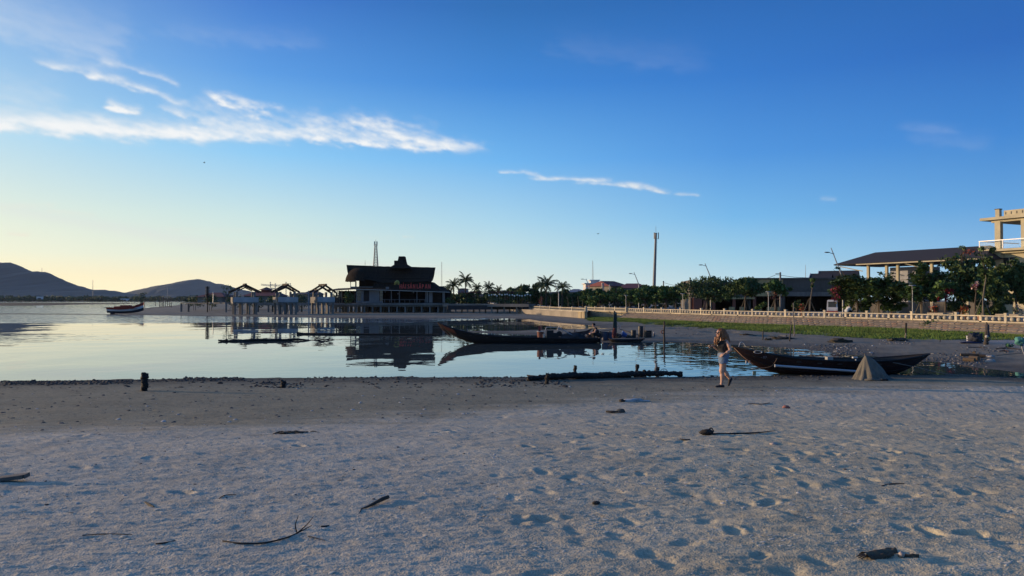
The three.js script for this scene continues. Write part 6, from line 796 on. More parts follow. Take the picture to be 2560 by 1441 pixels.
// upright stakes and stumps
{
  const st = (label, px, top, base, w, m, lean = 0, opt = {}) => { const p = ground(px, base, 0.05), s = -p.z / F, H = (base - top) * s, R = w * s / 2, r = rand(px), o = thing(opt.name || 'wooden_stake', label, opt.cat || 'stake', p, 0, opt.group), n = 7, pts = [], rs = []; for (let i = 0; i < n; i++) { const t = i / (n - 1); pts.push(V(lean * s * t + (r() - 0.5) * R * 0.5, -0.15 + (H + 0.15) * t, (r() - 0.5) * R * 0.5)); rs.push(R * (opt.stump ? 1.15 - 0.3 * t + 0.22 * (r() - 0.5) : 1 - 0.25 * t)); } part(o, opt.stump ? 'stump' : 'shaft', opt.stump ? rough(taper(pts, rs, 16, 5), R * 0.5, 14) : taper(pts, rs, 8), m); if (opt.split) part(o, 'splinter', [bar(V(R * 0.5, H * 0.75, 0), V(R * 0.8, H * 1.12, 0), R * 0.3, R * 0.06, 5), bar(V(-R * 0.5, H * 0.8, 0.02), V(-R * 0.7, H * 1.08, 0.02), R * 0.3, R * 0.08, 5)], m); if (opt.extra) opt.extra(o, s, H, R); return o; };
  const pale = mat('stake_pale', [0.5, 0.47, 0.42], { map: 'wood' });
  st('thick dark mooring post with a rusty ring standing at the water edge', 1660.5, 804, 859, 5.5, grayWood, 1, { extra: (o, s, H, R) => part(o, 'ring', new THREE.TorusGeometry(0.09, 0.025, 6, 14).translate(-0.1, H * 0.52, R), mat('rust', [0.2, 0.07, 0.04])) });
  st('thin leaning bamboo stick stuck beside the dark crate', 1607, 814, 852, 2, stake, 5); st('tall pale stake standing on the grey mud before the shop building', 1987, 755, 840, 3.6, pale, -3); st('crooked grey stake leaning near the tall pale one', 1974, 812, 854, 4, grayWood, 5); st('short grey stake on the mud left of the crooked one', 1907, 828, 851, 3.6, grayWood, 1); st('tiny stub of a stake just left of the crooked one', 1967, 834, 842, 3, rot); st('two tone stake, dark above and pale below, before the grass', 2264, 808, 853, 4, pale, 2, { extra: (o, s, H) => part(o, 'dark_top', bar(V(0.03, H * 0.45, 0), V(0.05, H * 1.0, 0), 0.062, 0.05), rot) }); st('small red brown peg in the pale sand by the grass', 2351, 850, 856, 2.4, rot);
  st('tall rotten stump with a knobbly top near the waterline', 359.5, 935, 978, 15, rot, 1, { name: 'rotten_stump', cat: 'stump', stump: 1, extra: (o, s, H, R) => part(o, 'knot', [ball(R * 0.7, 0.0, H * 0.98, 0, 8, 1, 0.9, 1), ball(R * 0.5, -R * 0.7, H * 0.8, 0, 7), ball(R * 0.5, R * 0.8, H * 0.75, 0.02, 7)], rot) }); st('short square cut stump on the damp sand', 708.5, 953, 970, 13, rot, 0, { name: 'rotten_stump', cat: 'stump', stump: 1, split: 1 });
  st('split stump standing in front of the rotten keel', 1368, 934, 961, 9.5, rot, 1, { name: 'rotten_stump', cat: 'stump', stump: 1, split: 1 }); st('upright stump rising behind the middle of the rotten keel', 1437, 914, 938, 8, rot, 1, { name: 'rotten_stump', cat: 'stump', stump: 1 }); st('leaning stump behind the rotten keel with a dark loop at its foot', 1587, 912, 938, 8.5, rot, 7, { name: 'rotten_stump', cat: 'stump', stump: 1, extra: (o, s) => part(o, 'loop', new THREE.TorusGeometry(0.13, 0.018, 6, 16, 3.14).translate(-0.1, 0, 0), rot) }); st('stump behind the right end of the rotten keel', 1644, 918, 939, 8, rot, 1, { name: 'rotten_stump', cat: 'stump', stump: 1 });
  { const p = ground(1660, 938), o = thing('old_wheel', 'thin spoked wheel rim leaning behind the end of the rotten keel', 'wheel', p), R = 0.13; part(o, 'rim', new THREE.TorusGeometry(R, 0.009, 6, 24).translate(0, R * 0.6, 0), black); part(o, 'spokes', [0, 1, 2, 3].map(i => bar(V(0, R * 0.6, 0), V(Math.cos(i * 1.57) * R, R * 0.6 + Math.sin(i * 1.57) * R, 0), 0.006, 0.006, 4)), black); }
  { const p = ground(1604, 938), o = thing('wooden_board', 'small flat board propped behind the rotten keel beside the leaning stump', 'board', p); part(o, 'board', box(0.34, 0.1, 0.04, 0, 0.08, 0), grayWood); part(o, 'batten', box(0.03, 0.11, 0.05, 0.14, 0.08, 0.01), grayWood); }
  { // wrapped post at the right
    const p = ground(2466, 862, 0.3), s = -p.z / F, o = thing('wrapped_post', 'weathered post wrapped in dark cloth standing on the pale sand', 'post', p), H = 56 * s; part(o, 'post', taper([V(-0.02, -0.1, 0), V(0.02, H * 0.45, 0), V(0.06, H * 0.8, 0), V(0.04, H, 0)], [0.1, 0.09, 0.075, 0.03], 9), grayWood); const g = new THREE.CylinderGeometry(0.09, 0.12, H * 0.55, 18, 8, true), a = g.attributes.position; for (let i = 0; i < a.count; i++) { const w = 1 + 0.3 * fbm(a.getX(i) * 9, a.getY(i) * 4, a.getZ(i) * 9, 3); a.setX(i, a.getX(i) * w); a.setZ(i, a.getZ(i) * w); } g.computeVertexNormals(); g.translate(0.08, H * 0.62, 0); part(o, 'wrapping', g, mat('wrap_dark', [0.035, 0.035, 0.05], { map: 'cloth' })); part(o, 'pale_knot', ball(0.09, -0.0, H * 0.36, 0.06, 9), mat('rag_pale', [0.4, 0.38, 0.32])); part(o, 'foot', [ball(0.14, 0, 0.08, 0, 9, 1, 0.8, 1), ball(0.08, 0.08, 0.25, 0.05, 8)], grayWood); }
  { // rotten keel
    const a = ground(1320, 953), b = ground(1705, 942), pts = [], rs = [], r = rand(2); for (let i = 0; i <= 16; i++) { const t = i / 16, q = a.clone().lerp(b, t); q.y = Math.max(0.02, groundY(q.x, q.z)) + 0.05 + 0.03 * Math.sin(t * 9) + 0.05 * t * (1 - t) * 4; q.z -= 0.25 * Math.sin(t * 3.1); pts.push(q); rs.push(lerp(0.06, 0.105, Math.sin(Math.PI * (0.12 + 0.8 * t))) * (0.85 + 0.3 * r())); }
    const o = thing('rotten_keel', 'long rotten boat keel lying along the waterline, forked at one end', 'driftwood', V(0, 0, 0)); part(o, 'timber', rough(taper(pts, rs, 16, 9), 0.045, 6), rot); part(o, 'fork', taper([pts[1].clone(), V(a.x + 0.15, 0.12, a.z - 0.35), V(a.x - 0.02, 0.16, a.z - 0.5)], [0.075, 0.06, 0.02], 7), rot); part(o, 'knot', [ball(0.09, pts[8].x, pts[8].y + 0.07, pts[8].z, 8, 1.4, 0.7, 1), ball(0.07, pts[12].x, pts[12].y + 0.07, pts[12].z, 8)], rot); }
}
{ // tarpaulin cone
  const p = ground(2184, 949, 0.05), o = thing('tarpaulin_cone', 'beige tarpaulin draped to a cone over something on the sand by the boat', 'tarpaulin', p), s = -p.z / F, n = 96, m = 22, P = [], I = [], ax = -20 * s, H = 61 * s;
  for (let j = 0; j <= m; j++) for (let i = 0; i <= n; i++) { const a = i / n * 6.2832, t = j / m, left = 0.5 - 0.5 * Math.cos(a), fold = 0.12 * Math.sin(t * 7 + 2 * Math.cos(a * 2)) * t * (1 - t) + 0.16 * fbm(Math.cos(a) * 1.3 + 5, Math.sin(a) * 1.3, t * 3, 4) * t + Math.sin(a * 9 + 1.5 * Math.sin(a * 2)) * (0.035 + 0.13 * left) * t + 0.09 * fbm(Math.cos(a) * 2, Math.sin(a) * 2, t * 2, 3) * t, rx = (a > 1.57 && a < 4.71 ? 26 : 64) * s, r = Math.pow(t, lerp(0.66, 0.95, left)) * (1 + fold), flare = t > 0.93 ? 1.05 : 1; P.push(ax + Math.cos(a) * rx * r * flare, Math.max(-0.02, H * (1 - t) - 0.02 * t + (t < 0.05 ? 0 : 0.02 * Math.sin(a * 5) * t)), Math.sin(a) * 38 * s * r * flare); }
  for (let j = 0; j < m; j++) for (let i = 0; i < n; i++) { const a = j * (n + 1) + i; I.push(a, a + 1, a + n + 1, a + 1, a + n + 2, a + n + 1); } const g = new THREE.BufferGeometry(); g.setAttribute('position', new THREE.Float32BufferAttribute(P, 3)); g.setIndex(I); g.computeVertexNormals(); const cm = mat('tarp_beige', [0.14, 0.13, 0.105], { map: 'cloth', bump: 'mottleB', bumpScale: 0.004, roughness: 0.95 }); part(o, 'cover', g, cm); part(o, 'tied_tip', bar(V(ax, H - 0.03, 0), V(ax - 0.01, H + 0.05, 0), 0.025, 0.008), cm); part(o, 'loose_hem', tube([V(-36 * s, 0.02, 30 * s), V(-26 * s, 0.05, 40 * s), V(-10 * s, 0.03, 42 * s), V(6 * s, 0.06, 38 * s), V(14 * s, 0.03, 36 * s)], 0.035, 6), cm); part(o, 'weight', [ball(0.07, 10 * s, 0.04, 40 * s, 8, 1.4, 0.6, 1), ball(0.05, 0, 0.03, 44 * s, 8)], rot);
}

// ---------------------------------------------------------------- people
function netMesh(f, lo, hi, c) {       // surface nets of a signed distance
  const nx = Math.ceil((hi[0] - lo[0]) / c) + 1, ny = Math.ceil((hi[1] - lo[1]) / c) + 1, nz = Math.ceil((hi[2] - lo[2]) / c) + 1, S = new Float32Array(nx * ny * nz), id = (i, j, k) => (k * ny + j) * nx + i;
  for (let k = 0; k < nz; k++) for (let j = 0; j < ny; j++) for (let i = 0; i < nx; i++) S[id(i, j, k)] = f(lo[0] + i * c, lo[1] + j * c, lo[2] + k * c);
  const vi = new Int32Array(nx * ny * nz).fill(-1), P = [], I = [];
  for (let k = 0; k < nz - 1; k++) for (let j = 0; j < ny - 1; j++) for (let i = 0; i < nx - 1; i++) {
    let m = 0, x = 0, y = 0, z = 0, n = 0; const v = []; for (let q = 0; q < 8; q++) { v[q] = S[id(i + (q & 1), j + (q >> 1 & 1), k + (q >> 2))]; if (v[q] < 0) m |= 1 << q; } if (!m || m === 255) continue;
    for (let a = 0; a < 8; a++) for (let d = 0; d < 3; d++) { const b = a | 1 << d; if (a === b || (v[a] < 0) === (v[b] < 0)) continue; const t = v[a] / (v[a] - v[b]); x += (a & 1) + (d === 0 ? t : 0); y += (a >> 1 & 1) + (d === 1 ? t : 0); z += (a >> 2) + (d === 2 ? t : 0); n++; }
    vi[id(i, j, k)] = P.length / 3; P.push(lo[0] + (i + x / n) * c, lo[1] + (j + y / n) * c, lo[2] + (k + z / n) * c);
  }
  for (let k = 1; k < nz - 1; k++) for (let j = 1; j < ny - 1; j++) for (let i = 1; i < nx - 1; i++) { const s = S[id(i, j, k)] < 0; [[1, 0, 0], [0, 1, 0], [0, 0, 1]].forEach(([a, b, d], ax) => { const s2 = S[id(i + a, j + b, k + d)] < 0; if (s === s2) return; const q = ax === 0 ? [vi[id(i, j - 1, k - 1)], vi[id(i, j, k - 1)], vi[id(i, j, k)], vi[id(i, j - 1, k)]] : ax === 1 ? [vi[id(i - 1, j, k - 1)], vi[id(i - 1, j, k)], vi[id(i, j, k)], vi[id(i, j, k - 1)]] : [vi[id(i - 1, j - 1, k)], vi[id(i, j - 1, k)], vi[id(i, j, k)], vi[id(i - 1, j, k)]]; if (q.some(w => w < 0)) return; if (s) I.push(q[0], q[1], q[2], q[0], q[2], q[3]); else I.push(q[0], q[2], q[1], q[0], q[3], q[2]); }); }
  const g = new THREE.BufferGeometry(); g.setAttribute('position', new THREE.Float32BufferAttribute(P, 3)); g.setIndex(I); g.computeVertexNormals(); return g;
}
const cap = (a, b, ra, rb) => { const dx = b[0] - a[0], dy = b[1] - a[1], dz = b[2] - a[2], q = dx * dx + dy * dy + dz * dz; return (x, y, z) => { const t = q ? clamp(((x - a[0]) * dx + (y - a[1]) * dy + (z - a[2]) * dz) / q, 0, 1) : 0; return Math.hypot(x - a[0] - dx * t, y - a[1] - dy * t, z - a[2] - dz * t) - lerp(ra, rb, t); }; };
const ell = (c, r) => (x, y, z) => { const k = Math.hypot((x - c[0]) / r[0], (y - c[1]) / r[1], (z - c[2]) / r[2]); return (k - 1) * Math.min(...r); };
const blend = (list, k) => (x, y, z) => { let d = 1e9; for (const f of list) { const e = f(x, y, z); if (d > 1e8) { d = e; continue; } const h = Math.max(k - Math.abs(d - e), 0) / k; d = Math.min(d, e) - h * h * k / 4; } return d; };
const chain = (pts, rs) => pts.slice(1).map((p, i) => cap(pts[i], p, rs[i], rs[i + 1]));
function hand(w, dir, up, side, curl, s = 1) {     // wrist, pointing direction, back-of-hand normal, thumb side; five fingers
  const A = (p, d, l) => p.map((v, i) => v + d[i] * l), fs = [], palmEnd = A(w, dir, 0.075 * s); fs.push(cap(A(w, dir, 0.01), A(A(palmEnd, side, 0.018 * s), dir, -0.01), 0.024 * s, 0.021 * s), cap(A(w, dir, 0.01), A(A(palmEnd, side, -0.022 * s), dir, -0.01), 0.024 * s, 0.019 * s));
  [[0.03, 0.07], [0.01, 0.078], [-0.011, 0.073], [-0.031, 0.058]].forEach(([o, l]) => { let p = A(palmEnd, side, o * s), q = A(A(p, dir, l * 0.5 * s * Math.cos(curl)), up, -l * 0.5 * s * Math.sin(curl)), e = A(A(q, dir, l * 0.5 * s * Math.cos(curl * 2)), up, -l * 0.5 * s * Math.sin(curl * 2)); fs.push(cap(p, q, 0.0095 * s, 0.0088 * s), cap(q, e, 0.0088 * s, 0.0075 * s)); });
  const t0 = A(A(w, dir, 0.025 * s), side, 0.025 * s), t1 = A(A(t0, side, 0.026 * s), dir, 0.03 * s), t2 = A(A(t1, dir, 0.032 * s), up, -0.012 * s); fs.push(cap(t0, t1, 0.013 * s, 0.011 * s), cap(t1, t2, 0.011 * s, 0.009 * s)); return fs;
}
const nrm = a => { const l = Math.hypot(...a); return a.map(v => v / l); };
const skin = mat('skin', [0.5, 0.29, 0.2], { roughness: 0.6 });
function headSdf(c, yaw, s = 1) {     // a head facing local -x turned by yaw
  const C = Math.cos(yaw), Sn = Math.sin(yaw), R = (x, y, z) => [c[0] + (x * C + z * Sn) * s, c[1] + y * s, c[2] + (-x * Sn + z * C) * s];
  const L = [ell(c, [0.096 * s, 0.112 * s, 0.078 * s]), cap(R(-0.03, -0.06, 0), R(-0.062, -0.088, 0), 0.052 * s, 0.03 * s), cap(R(-0.092, 0.012, 0), R(-0.114, -0.022, 0), 0.009 * s, 0.015 * s), cap(R(-0.082, -0.052, -0.014), R(-0.082, -0.052, 0.014), 0.013 * s, 0.013 * s), cap(R(-0.08, -0.064, -0.012), R(-0.08, -0.064, 0.012), 0.012 * s, 0.012 * s), cap(R(-0.076, 0.034, -0.03), R(-0.076, 0.034, 0.03), 0.016 * s, 0.016 * s)];
  for (const q of [-1, 1]) L.push(ell(R(0.008, -0.01, q * 0.078), [0.022 * s, 0.032 * s, 0.012 * s]), ell(R(-0.079, 0.012, q * 0.03), [0.011 * s, 0.008 * s, 0.015 * s])); return { f: blend(L, 0.014), R };
}
{ // the woman walking along the water
  const p = ground(1804, 968.5, 0.06), o = thing('person', 'woman in black top, denim shorts and sunglasses walking along the shore with a phone', 'person', V(p.x, p.y - 0.004, p.z));
  const hd = [-0.035, 1.555, 0.005], H = headSdf(hd, 0.3), hL = nrm([-0.85, -0.38, -0.1]), hR = nrm([-1, 0.05, 0.15]);
  const limbs = [...chain([[0.05, 0.9, 0.085], [0.02, 0.72, 0.085], [-0.012, 0.49, 0.075], [-0.02, 0.47, 0.074]], [0.105, 0.092, 0.06, 0.058]), ...chain([[-0.012, 0.48, 0.075], [0.008, 0.34, 0.07], [-0.012, 0.1, 0.062], [-0.015, 0.06, 0.062]], [0.058, 0.06, 0.036, 0.038]), ...chain([[0.06, 0.9, -0.085], [0.08, 0.72, -0.085], [0.095, 0.48, -0.075]], [0.105, 0.09, 0.058]), ...chain([[0.095, 0.48, -0.075], [0.165, 0.38, -0.072], [0.275, 0.22, -0.07]], [0.056, 0.058, 0.036])];
  const torso = [cap([0.06, 0.92, -0.055], [0.06, 0.92, 0.055], 0.128, 0.128), cap([0.05, 1.06, -0.03], [0.05, 1.06, 0.03], 0.1, 0.1), cap([0.02, 1.2, -0.06], [0.06, 1.2, 0.06], 0.108, 0.108), cap([-0.02, 1.3, -0.12], [0.09, 1.3, 0.11], 0.07, 0.07), ell([-0.05, 1.2, 0.03], [0.07, 0.075, 0.07]), ell([-0.075, 1.2, -0.06], [0.07, 0.075, 0.065]), cap([0.05, 1.12, 0], [0.05, 1.3, 0], 0.1, 0.085)];
  const arms = [...chain([[0.115, 1.3, 0.14], [0.165, 1.2, 0.19], [0.2, 1.08, 0.215]], [0.054, 0.047, 0.04]), ...chain([[0.2, 1.08, 0.215], [0.11, 1.02, 0.235], [0.02, 0.965, 0.235]], [0.04, 0.037, 0.026]), ...chain([[-0.05, 1.31, -0.14], [-0.06, 1.2, -0.18], [-0.07, 1.1, -0.19]], [0.052, 0.045, 0.039]), ...chain([[-0.07, 1.1, -0.19], [-0.14, 1.14, -0.15], [-0.2, 1.175, -0.1]], [0.039, 0.035, 0.025])];
  const neck = [cap([0.04, 1.33, 0], [0.0, 1.46, 0.003], 0.056, 0.05)];
  const body = blend([...torso, ...limbs, ...neck, ...arms, H.f], 0.035);
  const handsL = blend(hand([0.02, 0.965, 0.235], hL, [-0.3, 0.8, 0.5], nrm([-0.3, 0.5, -0.8]), 0.35), 0.008), handsR = blend(hand([-0.2, 1.175, -0.1], hR, [0, 1, 0], nrm([0.1, 0.2, 0.97]), 0.6), 0.008);
  const cutHead = (x, y, z) => Math.max(body(x, y, z), y - 1.48), coarse = netMesh(cutHead, [-0.26, 0.05, -0.3], [0.4, 1.52, 0.34], 0.012), head = netMesh((x, y, z) => Math.max(blend([H.f, ...neck], 0.03)(x, y, z), 1.44 - y), [-0.2, 1.4, -0.12], [0.12, 1.7, 0.13], 0.0055), gl = netMesh(handsL, [-0.2, 0.8, 0.1], [0.07, 1.05, 0.33], 0.0045), gr = netMesh(handsR, [-0.4, 1.08, -0.22], [-0.15, 1.28, 0.04], 0.0045);
  part(o, 'body', [coarse, head, gl, gr], skin);
  const T2 = blend([...torso], 0.04), shirt = (x, y, z) => { const wav = 0.006 * fbm(x * 9, y * 9, z * 9, 3); return Math.max(T2(x, y, z) - 0.014 - wav, 0.965 + 0.01 * Math.sin(z * 20) - y, y - (1.335 + 0.02 * Math.abs(z) * 4), Math.abs(z - 0.0) - 0.185); };
  part(o, 'shirt', netMesh(shirt, [-0.22, 0.94, -0.24], [0.26, 1.42, 0.24], 0.011), mat('shirt_black', [0.018, 0.017, 0.018], { map: 'cloth', roughness: 0.95 }), 'black sleeveless top');
  const T3 = blend([torso[0], torso[1], ...chain([[0.05, 0.9, 0.09], [0.03, 0.68, 0.09]], [0.115, 0.108]), ...chain([[0.06, 0.9, -0.09], [0.075, 0.68, -0.09]], [0.115, 0.106])], 0.03), shorts = (x, y, z) => Math.max(T3(x, y, z) - 0.016 - 0.008 * fbm(x * 8, y * 6, z * 8, 3), 0.69 + 0.01 * Math.sin(x * 40) - y, y - 1.01);
  part(o, 'shorts', netMesh(shorts, [-0.14, 0.62, -0.28], [0.26, 1.06, 0.28], 0.011), mat('denim', [0.13, 0.19, 0.29], { map: 'cloth', bump: 'mottleB', bumpScale: 0.004 }), 'light blue denim shorts'); part(o, 'belt', place(new THREE.TorusGeometry(0.145, 0.014, 6, 30).rotateX(Math.PI / 2).scale(0.93, 1.5, 1.25), 0.056, 0.995, 0), mat('belt_grey', [0.08, 0.09, 0.11]));
  const hairF = blend([ell([0.0, 1.575, 0.005], [0.112, 0.118, 0.098]), ...chain([[0.05, 1.58, 0.01], [0.1, 1.46, 0.03], [0.14, 1.36, 0.04], [0.17, 1.27, 0.05]], [0.09, 0.095, 0.09, 0.045]), ...chain([[0.04, 1.56, -0.05], [0.08, 1.44, -0.07], [0.1, 1.3, -0.08]], [0.07, 0.075, 0.04]), ...chain([[0.02, 1.53, 0.085], [0.01, 1.43, 0.11], [-0.02, 1.36, 0.13]], [0.04, 0.045, 0.025])], 0.03), hairB = blend([...chain([[-0.05, 1.6, 0.075], [-0.075, 1.49, 0.095], [-0.115, 1.4, 0.1], [-0.135, 1.3, 0.09], [-0.145, 1.22, 0.08]], [0.024, 0.032, 0.042, 0.036, 0.012]), ...chain([[-0.06, 1.49, -0.08], [-0.13, 1.4, -0.07], [-0.16, 1.3, -0.05], [-0.175, 1.24, -0.04]], [0.02, 0.034, 0.034, 0.012])], 0.02), face = ell(H.R(-0.075, -0.022, 0), [0.07, 0.092, 0.074]);
  const strands = (x, y, z) => 0.007 * Math.sin((Math.atan2(z, x - 0.02) * 26) + fbm(x * 12, y * 5, z * 12, 2) * 5) + 0.006 * fbm(x * 30, y * 8, z * 30, 2);
  part(o, 'hair', netMesh((x, y, z) => Math.min(Math.max(hairF(x, y, z) + strands(x, y, z), -face(x, y, z)), hairB(x, y, z) + strands(x, y, z)), [-0.22, 1.18, -0.18], [0.27, 1.73, 0.2], 0.0075), mat('hair_auburn', [0.19, 0.075, 0.024], { roughness: 0.5 }), 'long wavy auburn hair');
  const rs = rand(71), locks = []; for (let i = 0; i < 34; i++) { const back = i % 3 !== 0, a0 = back ? V(0.05 + 0.05 * rs(), 1.62 - 0.06 * rs(), (rs() - 0.4) * 0.14) : V(-0.04, 1.58, 0.07 - (i % 2) * 0.13), b0 = back ? V(0.12 + 0.05 * rs(), 1.42, (rs() - 0.3) * 0.18) : V(-0.12 - 0.04 * rs(), 1.4, 0.1 - (i % 2) * 0.17), c0 = back ? V(0.17 + 0.09 * rs(), 1.27 + 0.07 * rs(), (rs() - 0.3) * 0.18) : V(-0.15 - 0.05 * rs(), 1.22 + 0.05 * rs(), 0.09 - (i % 2) * 0.14); locks.push(taper([a0, V((a0.x + b0.x) / 2 + 0.02, 1.5, (a0.z + b0.z) / 2 + 0.015), b0, c0], [0.012, 0.014, 0.011, 0.003], 5)); }
  part(o, 'hair_locks', locks, mat('hair_auburn', [0, 0, 0]), 'loose strands of auburn hair');
  const g1 = H.R(-0.093, 0.014, 0.032), g2 = H.R(-0.093, 0.014, -0.032); part(o, 'sunglasses', [ball(0.028, ...g1, 12, 0.35, 0.85, 1), ball(0.028, ...g2, 12, 0.35, 0.85, 1), bar(V(...H.R(-0.1, 0.02, 0.01)), V(...H.R(-0.1, 0.02, -0.01)), 0.005), bar(V(...g1), V(...H.R(0.0, 0.014, 0.083)), 0.0045)], mat('lens_black', [0.012, 0.01, 0.01], { roughness: 0.12 }));
  part(o, 'lips', cap2(H.R(-0.093, -0.055, -0.016), H.R(-0.093, -0.055, 0.016)), mat('lip', [0.4, 0.14, 0.11]));
  const shoeM = mat('shoe_black', [0.014, 0.014, 0.016], { roughness: 0.7 }), sole = mat('sole_grey', [0.09, 0.09, 0.095]);
  const shoe = (heel, toe, upv) => { const d = nrm([toe[0] - heel[0], toe[1] - heel[1], toe[2] - heel[2]]), A = (t, u) => [0, 1, 2].map(i => lerp(heel[i], toe[i], t) + upv[i] * u), f = blend([cap(A(0.08, 0.035), A(0.3, 0.05), 0.04, 0.042), cap(A(0.3, 0.045), A(0.92, 0.022), 0.042, 0.03)], 0.03), lo = heel.map((v, i) => Math.min(v, toe[i]) - 0.09), hi = heel.map((v, i) => Math.max(v, toe[i]) + 0.12); const sub = part(o, 'shoe', netMesh(f, lo, hi, 0.008), shoeM); part(sub, 'sole', beam(V(...A(0, 0.004)), V(...A(1, 0.004)), 0.078, 0.016), sole); };
  shoe([0.05, 0.002, 0.062], [-0.19, 0.004, 0.066], [0, 1, 0]); shoe([0.335, 0.235, -0.07], [0.235, 0.03, -0.07], nrm([-0.9, 0.43, 0]));
  part(o, 'wrist_strap', place(new THREE.TorusGeometry(0.031, 0.009, 6, 18).rotateY(1.1).rotateZ(-0.4), 0.04, 0.977, 0.236), black, 'dark watch strap'); part(o, 'pendant', [ball(0.02, -0.125, 1.2, 0.06, 9, 0.5, 1.2, 1), bar(V(-0.12, 1.22, 0.06), V(-0.06, 1.33, 0.05), 0.004)], mat('pendant_silver', [0.5, 0.5, 0.48], { metalness: 0.6, roughness: 0.4 }));
  const ph = thing('mobile_phone', 'slim phone with a hanging wrist strap held by the walking woman', 'phone', V(p.x - 0.29, p.y + 1.165, p.z - 0.075)); part(ph, 'case', box(0.14, 0.075, 0.009, 0, 0, 0, 0.2, 0.9, -0.35), mat('phone_case', [0.3, 0.22, 0.18], { roughness: 0.4 })); part(ph, 'strap', tube([V(-0.035, -0.02, 0.02), V(-0.045, -0.15, 0.02), V(-0.05, -0.32, 0.02), V(-0.035, -0.38, 0.02), V(-0.012, -0.33, 0.02), V(-0.022, -0.15, 0.02), V(-0.03, -0.03, 0.02)], 0.004, 5, 30), stake);
}
function cap2(a, b) { return bar(V(...a), V(...b), 0.008, 0.008, 6); }
{ // the figure crouching among the drums, and the one seated behind the balustrade
  const crouch = (name, label, pos, turn, cloth, hat, seat) => {
    const o = thing('person', label, 'person', pos, turn), hd = [-0.2, 0.98, 0], Hs = headSdf(hd, 0.3, 0.95), y0 = seat ? 0.14 : 0;
    const torso = [cap([0.12, 0.34 + y0, -0.07], [0.12, 0.34 + y0, 0.07], 0.14, 0.14), cap([0.0, 0.56 + y0 * 0.5, -0.05], [0.0, 0.56 + y0 * 0.5, 0.05], 0.13, 0.13), cap([-0.09, 0.76, -0.14], [-0.09, 0.76, 0.14], 0.075, 0.075)], legs = [-1, 1].flatMap(s => [...chain([[0.1, 0.33 + y0, s * 0.1], [-0.26, 0.46, s * 0.15]], [0.1, 0.068]), ...chain([[-0.26, 0.46, s * 0.15], [-0.17, 0.1, s * 0.13]], [0.064, 0.042]), cap([-0.13, 0.04, s * 0.13], [-0.34, 0.03, s * 0.14], 0.045, 0.034)]), arms = [-1, 1].flatMap(s => [...chain([[-0.09, 0.76, s * 0.17], [-0.17, 0.56, s * 0.22], [-0.36, 0.48, s * 0.1]], [0.055, 0.043, 0.03]), ...hand([-0.36, 0.48, s * 0.1], nrm([-1, -0.3, -s * 0.2]), [0, 1, 0], [0, 0, -s], 0.6)]);
    const f = blend([...torso, ...legs, ...arms, cap([-0.1, 0.78, 0], [-0.17, 0.92, 0], 0.055, 0.05), Hs.f], 0.022); part(o, 'body', netMesh(f, [-0.52, -0.02, -0.34], [0.3, 1.14, 0.34], 0.013), skin);
    const cf = blend(torso, 0.04), up = (x, y, z) => Math.max(Math.min(cf(x, y, z) - 0.018, blend(arms.slice(0, 1).concat(arms.slice(13, 14)), 0.02)(x, y, z) - 0.012) + 0.006 * fbm(x * 9, y * 9, z * 9, 2), y - 0.86); part(o, 'shirt', netMesh(up, [-0.35, 0.1, -0.34], [0.32, 0.92, 0.34], 0.014), cloth);
    const tf = blend([torso[0], ...legs.filter((_, i) => i % 3 < 2)], 0.03); part(o, 'trousers', netMesh((x, y, z) => Math.max(tf(x, y, z) - 0.014, 0.14 - y, y - 0.5 - y0), [-0.42, 0.08, -0.32], [0.32, 0.72, 0.32], 0.014), black);
    part(o, hat ? 'cap' : 'hair', netMesh((x, y, z) => Math.max(ell([hd[0] + 0.012, hd[1] + 0.03, 0], [0.105, 0.105, 0.09])(x, y, z), hd[1] + 0.005 - y + (x > hd[0] ? -0.08 : 0)), [-0.34, 0.86, -0.12], [-0.05, 1.14, 0.12], 0.009), mat(hat ? 'cap_green' : 'hair_black', hat ? [0.06, 0.08, 0.05] : [0.012, 0.01, 0.01])); if (hat) part(o, 'cap_brim', ball(0.09, hd[0] - 0.1, hd[1] + 0.045, 0, 12, 1, 0.12, 0.9), mat('cap_green', [0, 0, 0])); return o; };
  const p = ground(1492, 852, 0.05); crouch('person', 'person in dark clothes crouching at the water edge beside the navy drums', p, 0.15, mat('dark_shirt', [0.02, 0.018, 0.022], { map: 'cloth' }), false);
  const q = prom(2124, 1.4); crouch('person', 'person in a white shirt and cap sitting behind the ball balustrade', V(q.x, PL + 0.16, q.z), Math.PI + 0.3, mat('white_shirt', [0.6, 0.6, 0.58], { map: 'cloth' }), true, true); const st = thing('stone_stool', 'low stone seat under the person in the white shirt', 'seat', V(q.x, PL, q.z)); part(st, 'seat', cyl(0.24, 0.24, 0.08, -0.1, 0.42, 0, 14), concPale); part(st, 'foot', cyl(0.16, 0.2, 0.42, -0.1, 0, 0, 12), concPale);
}

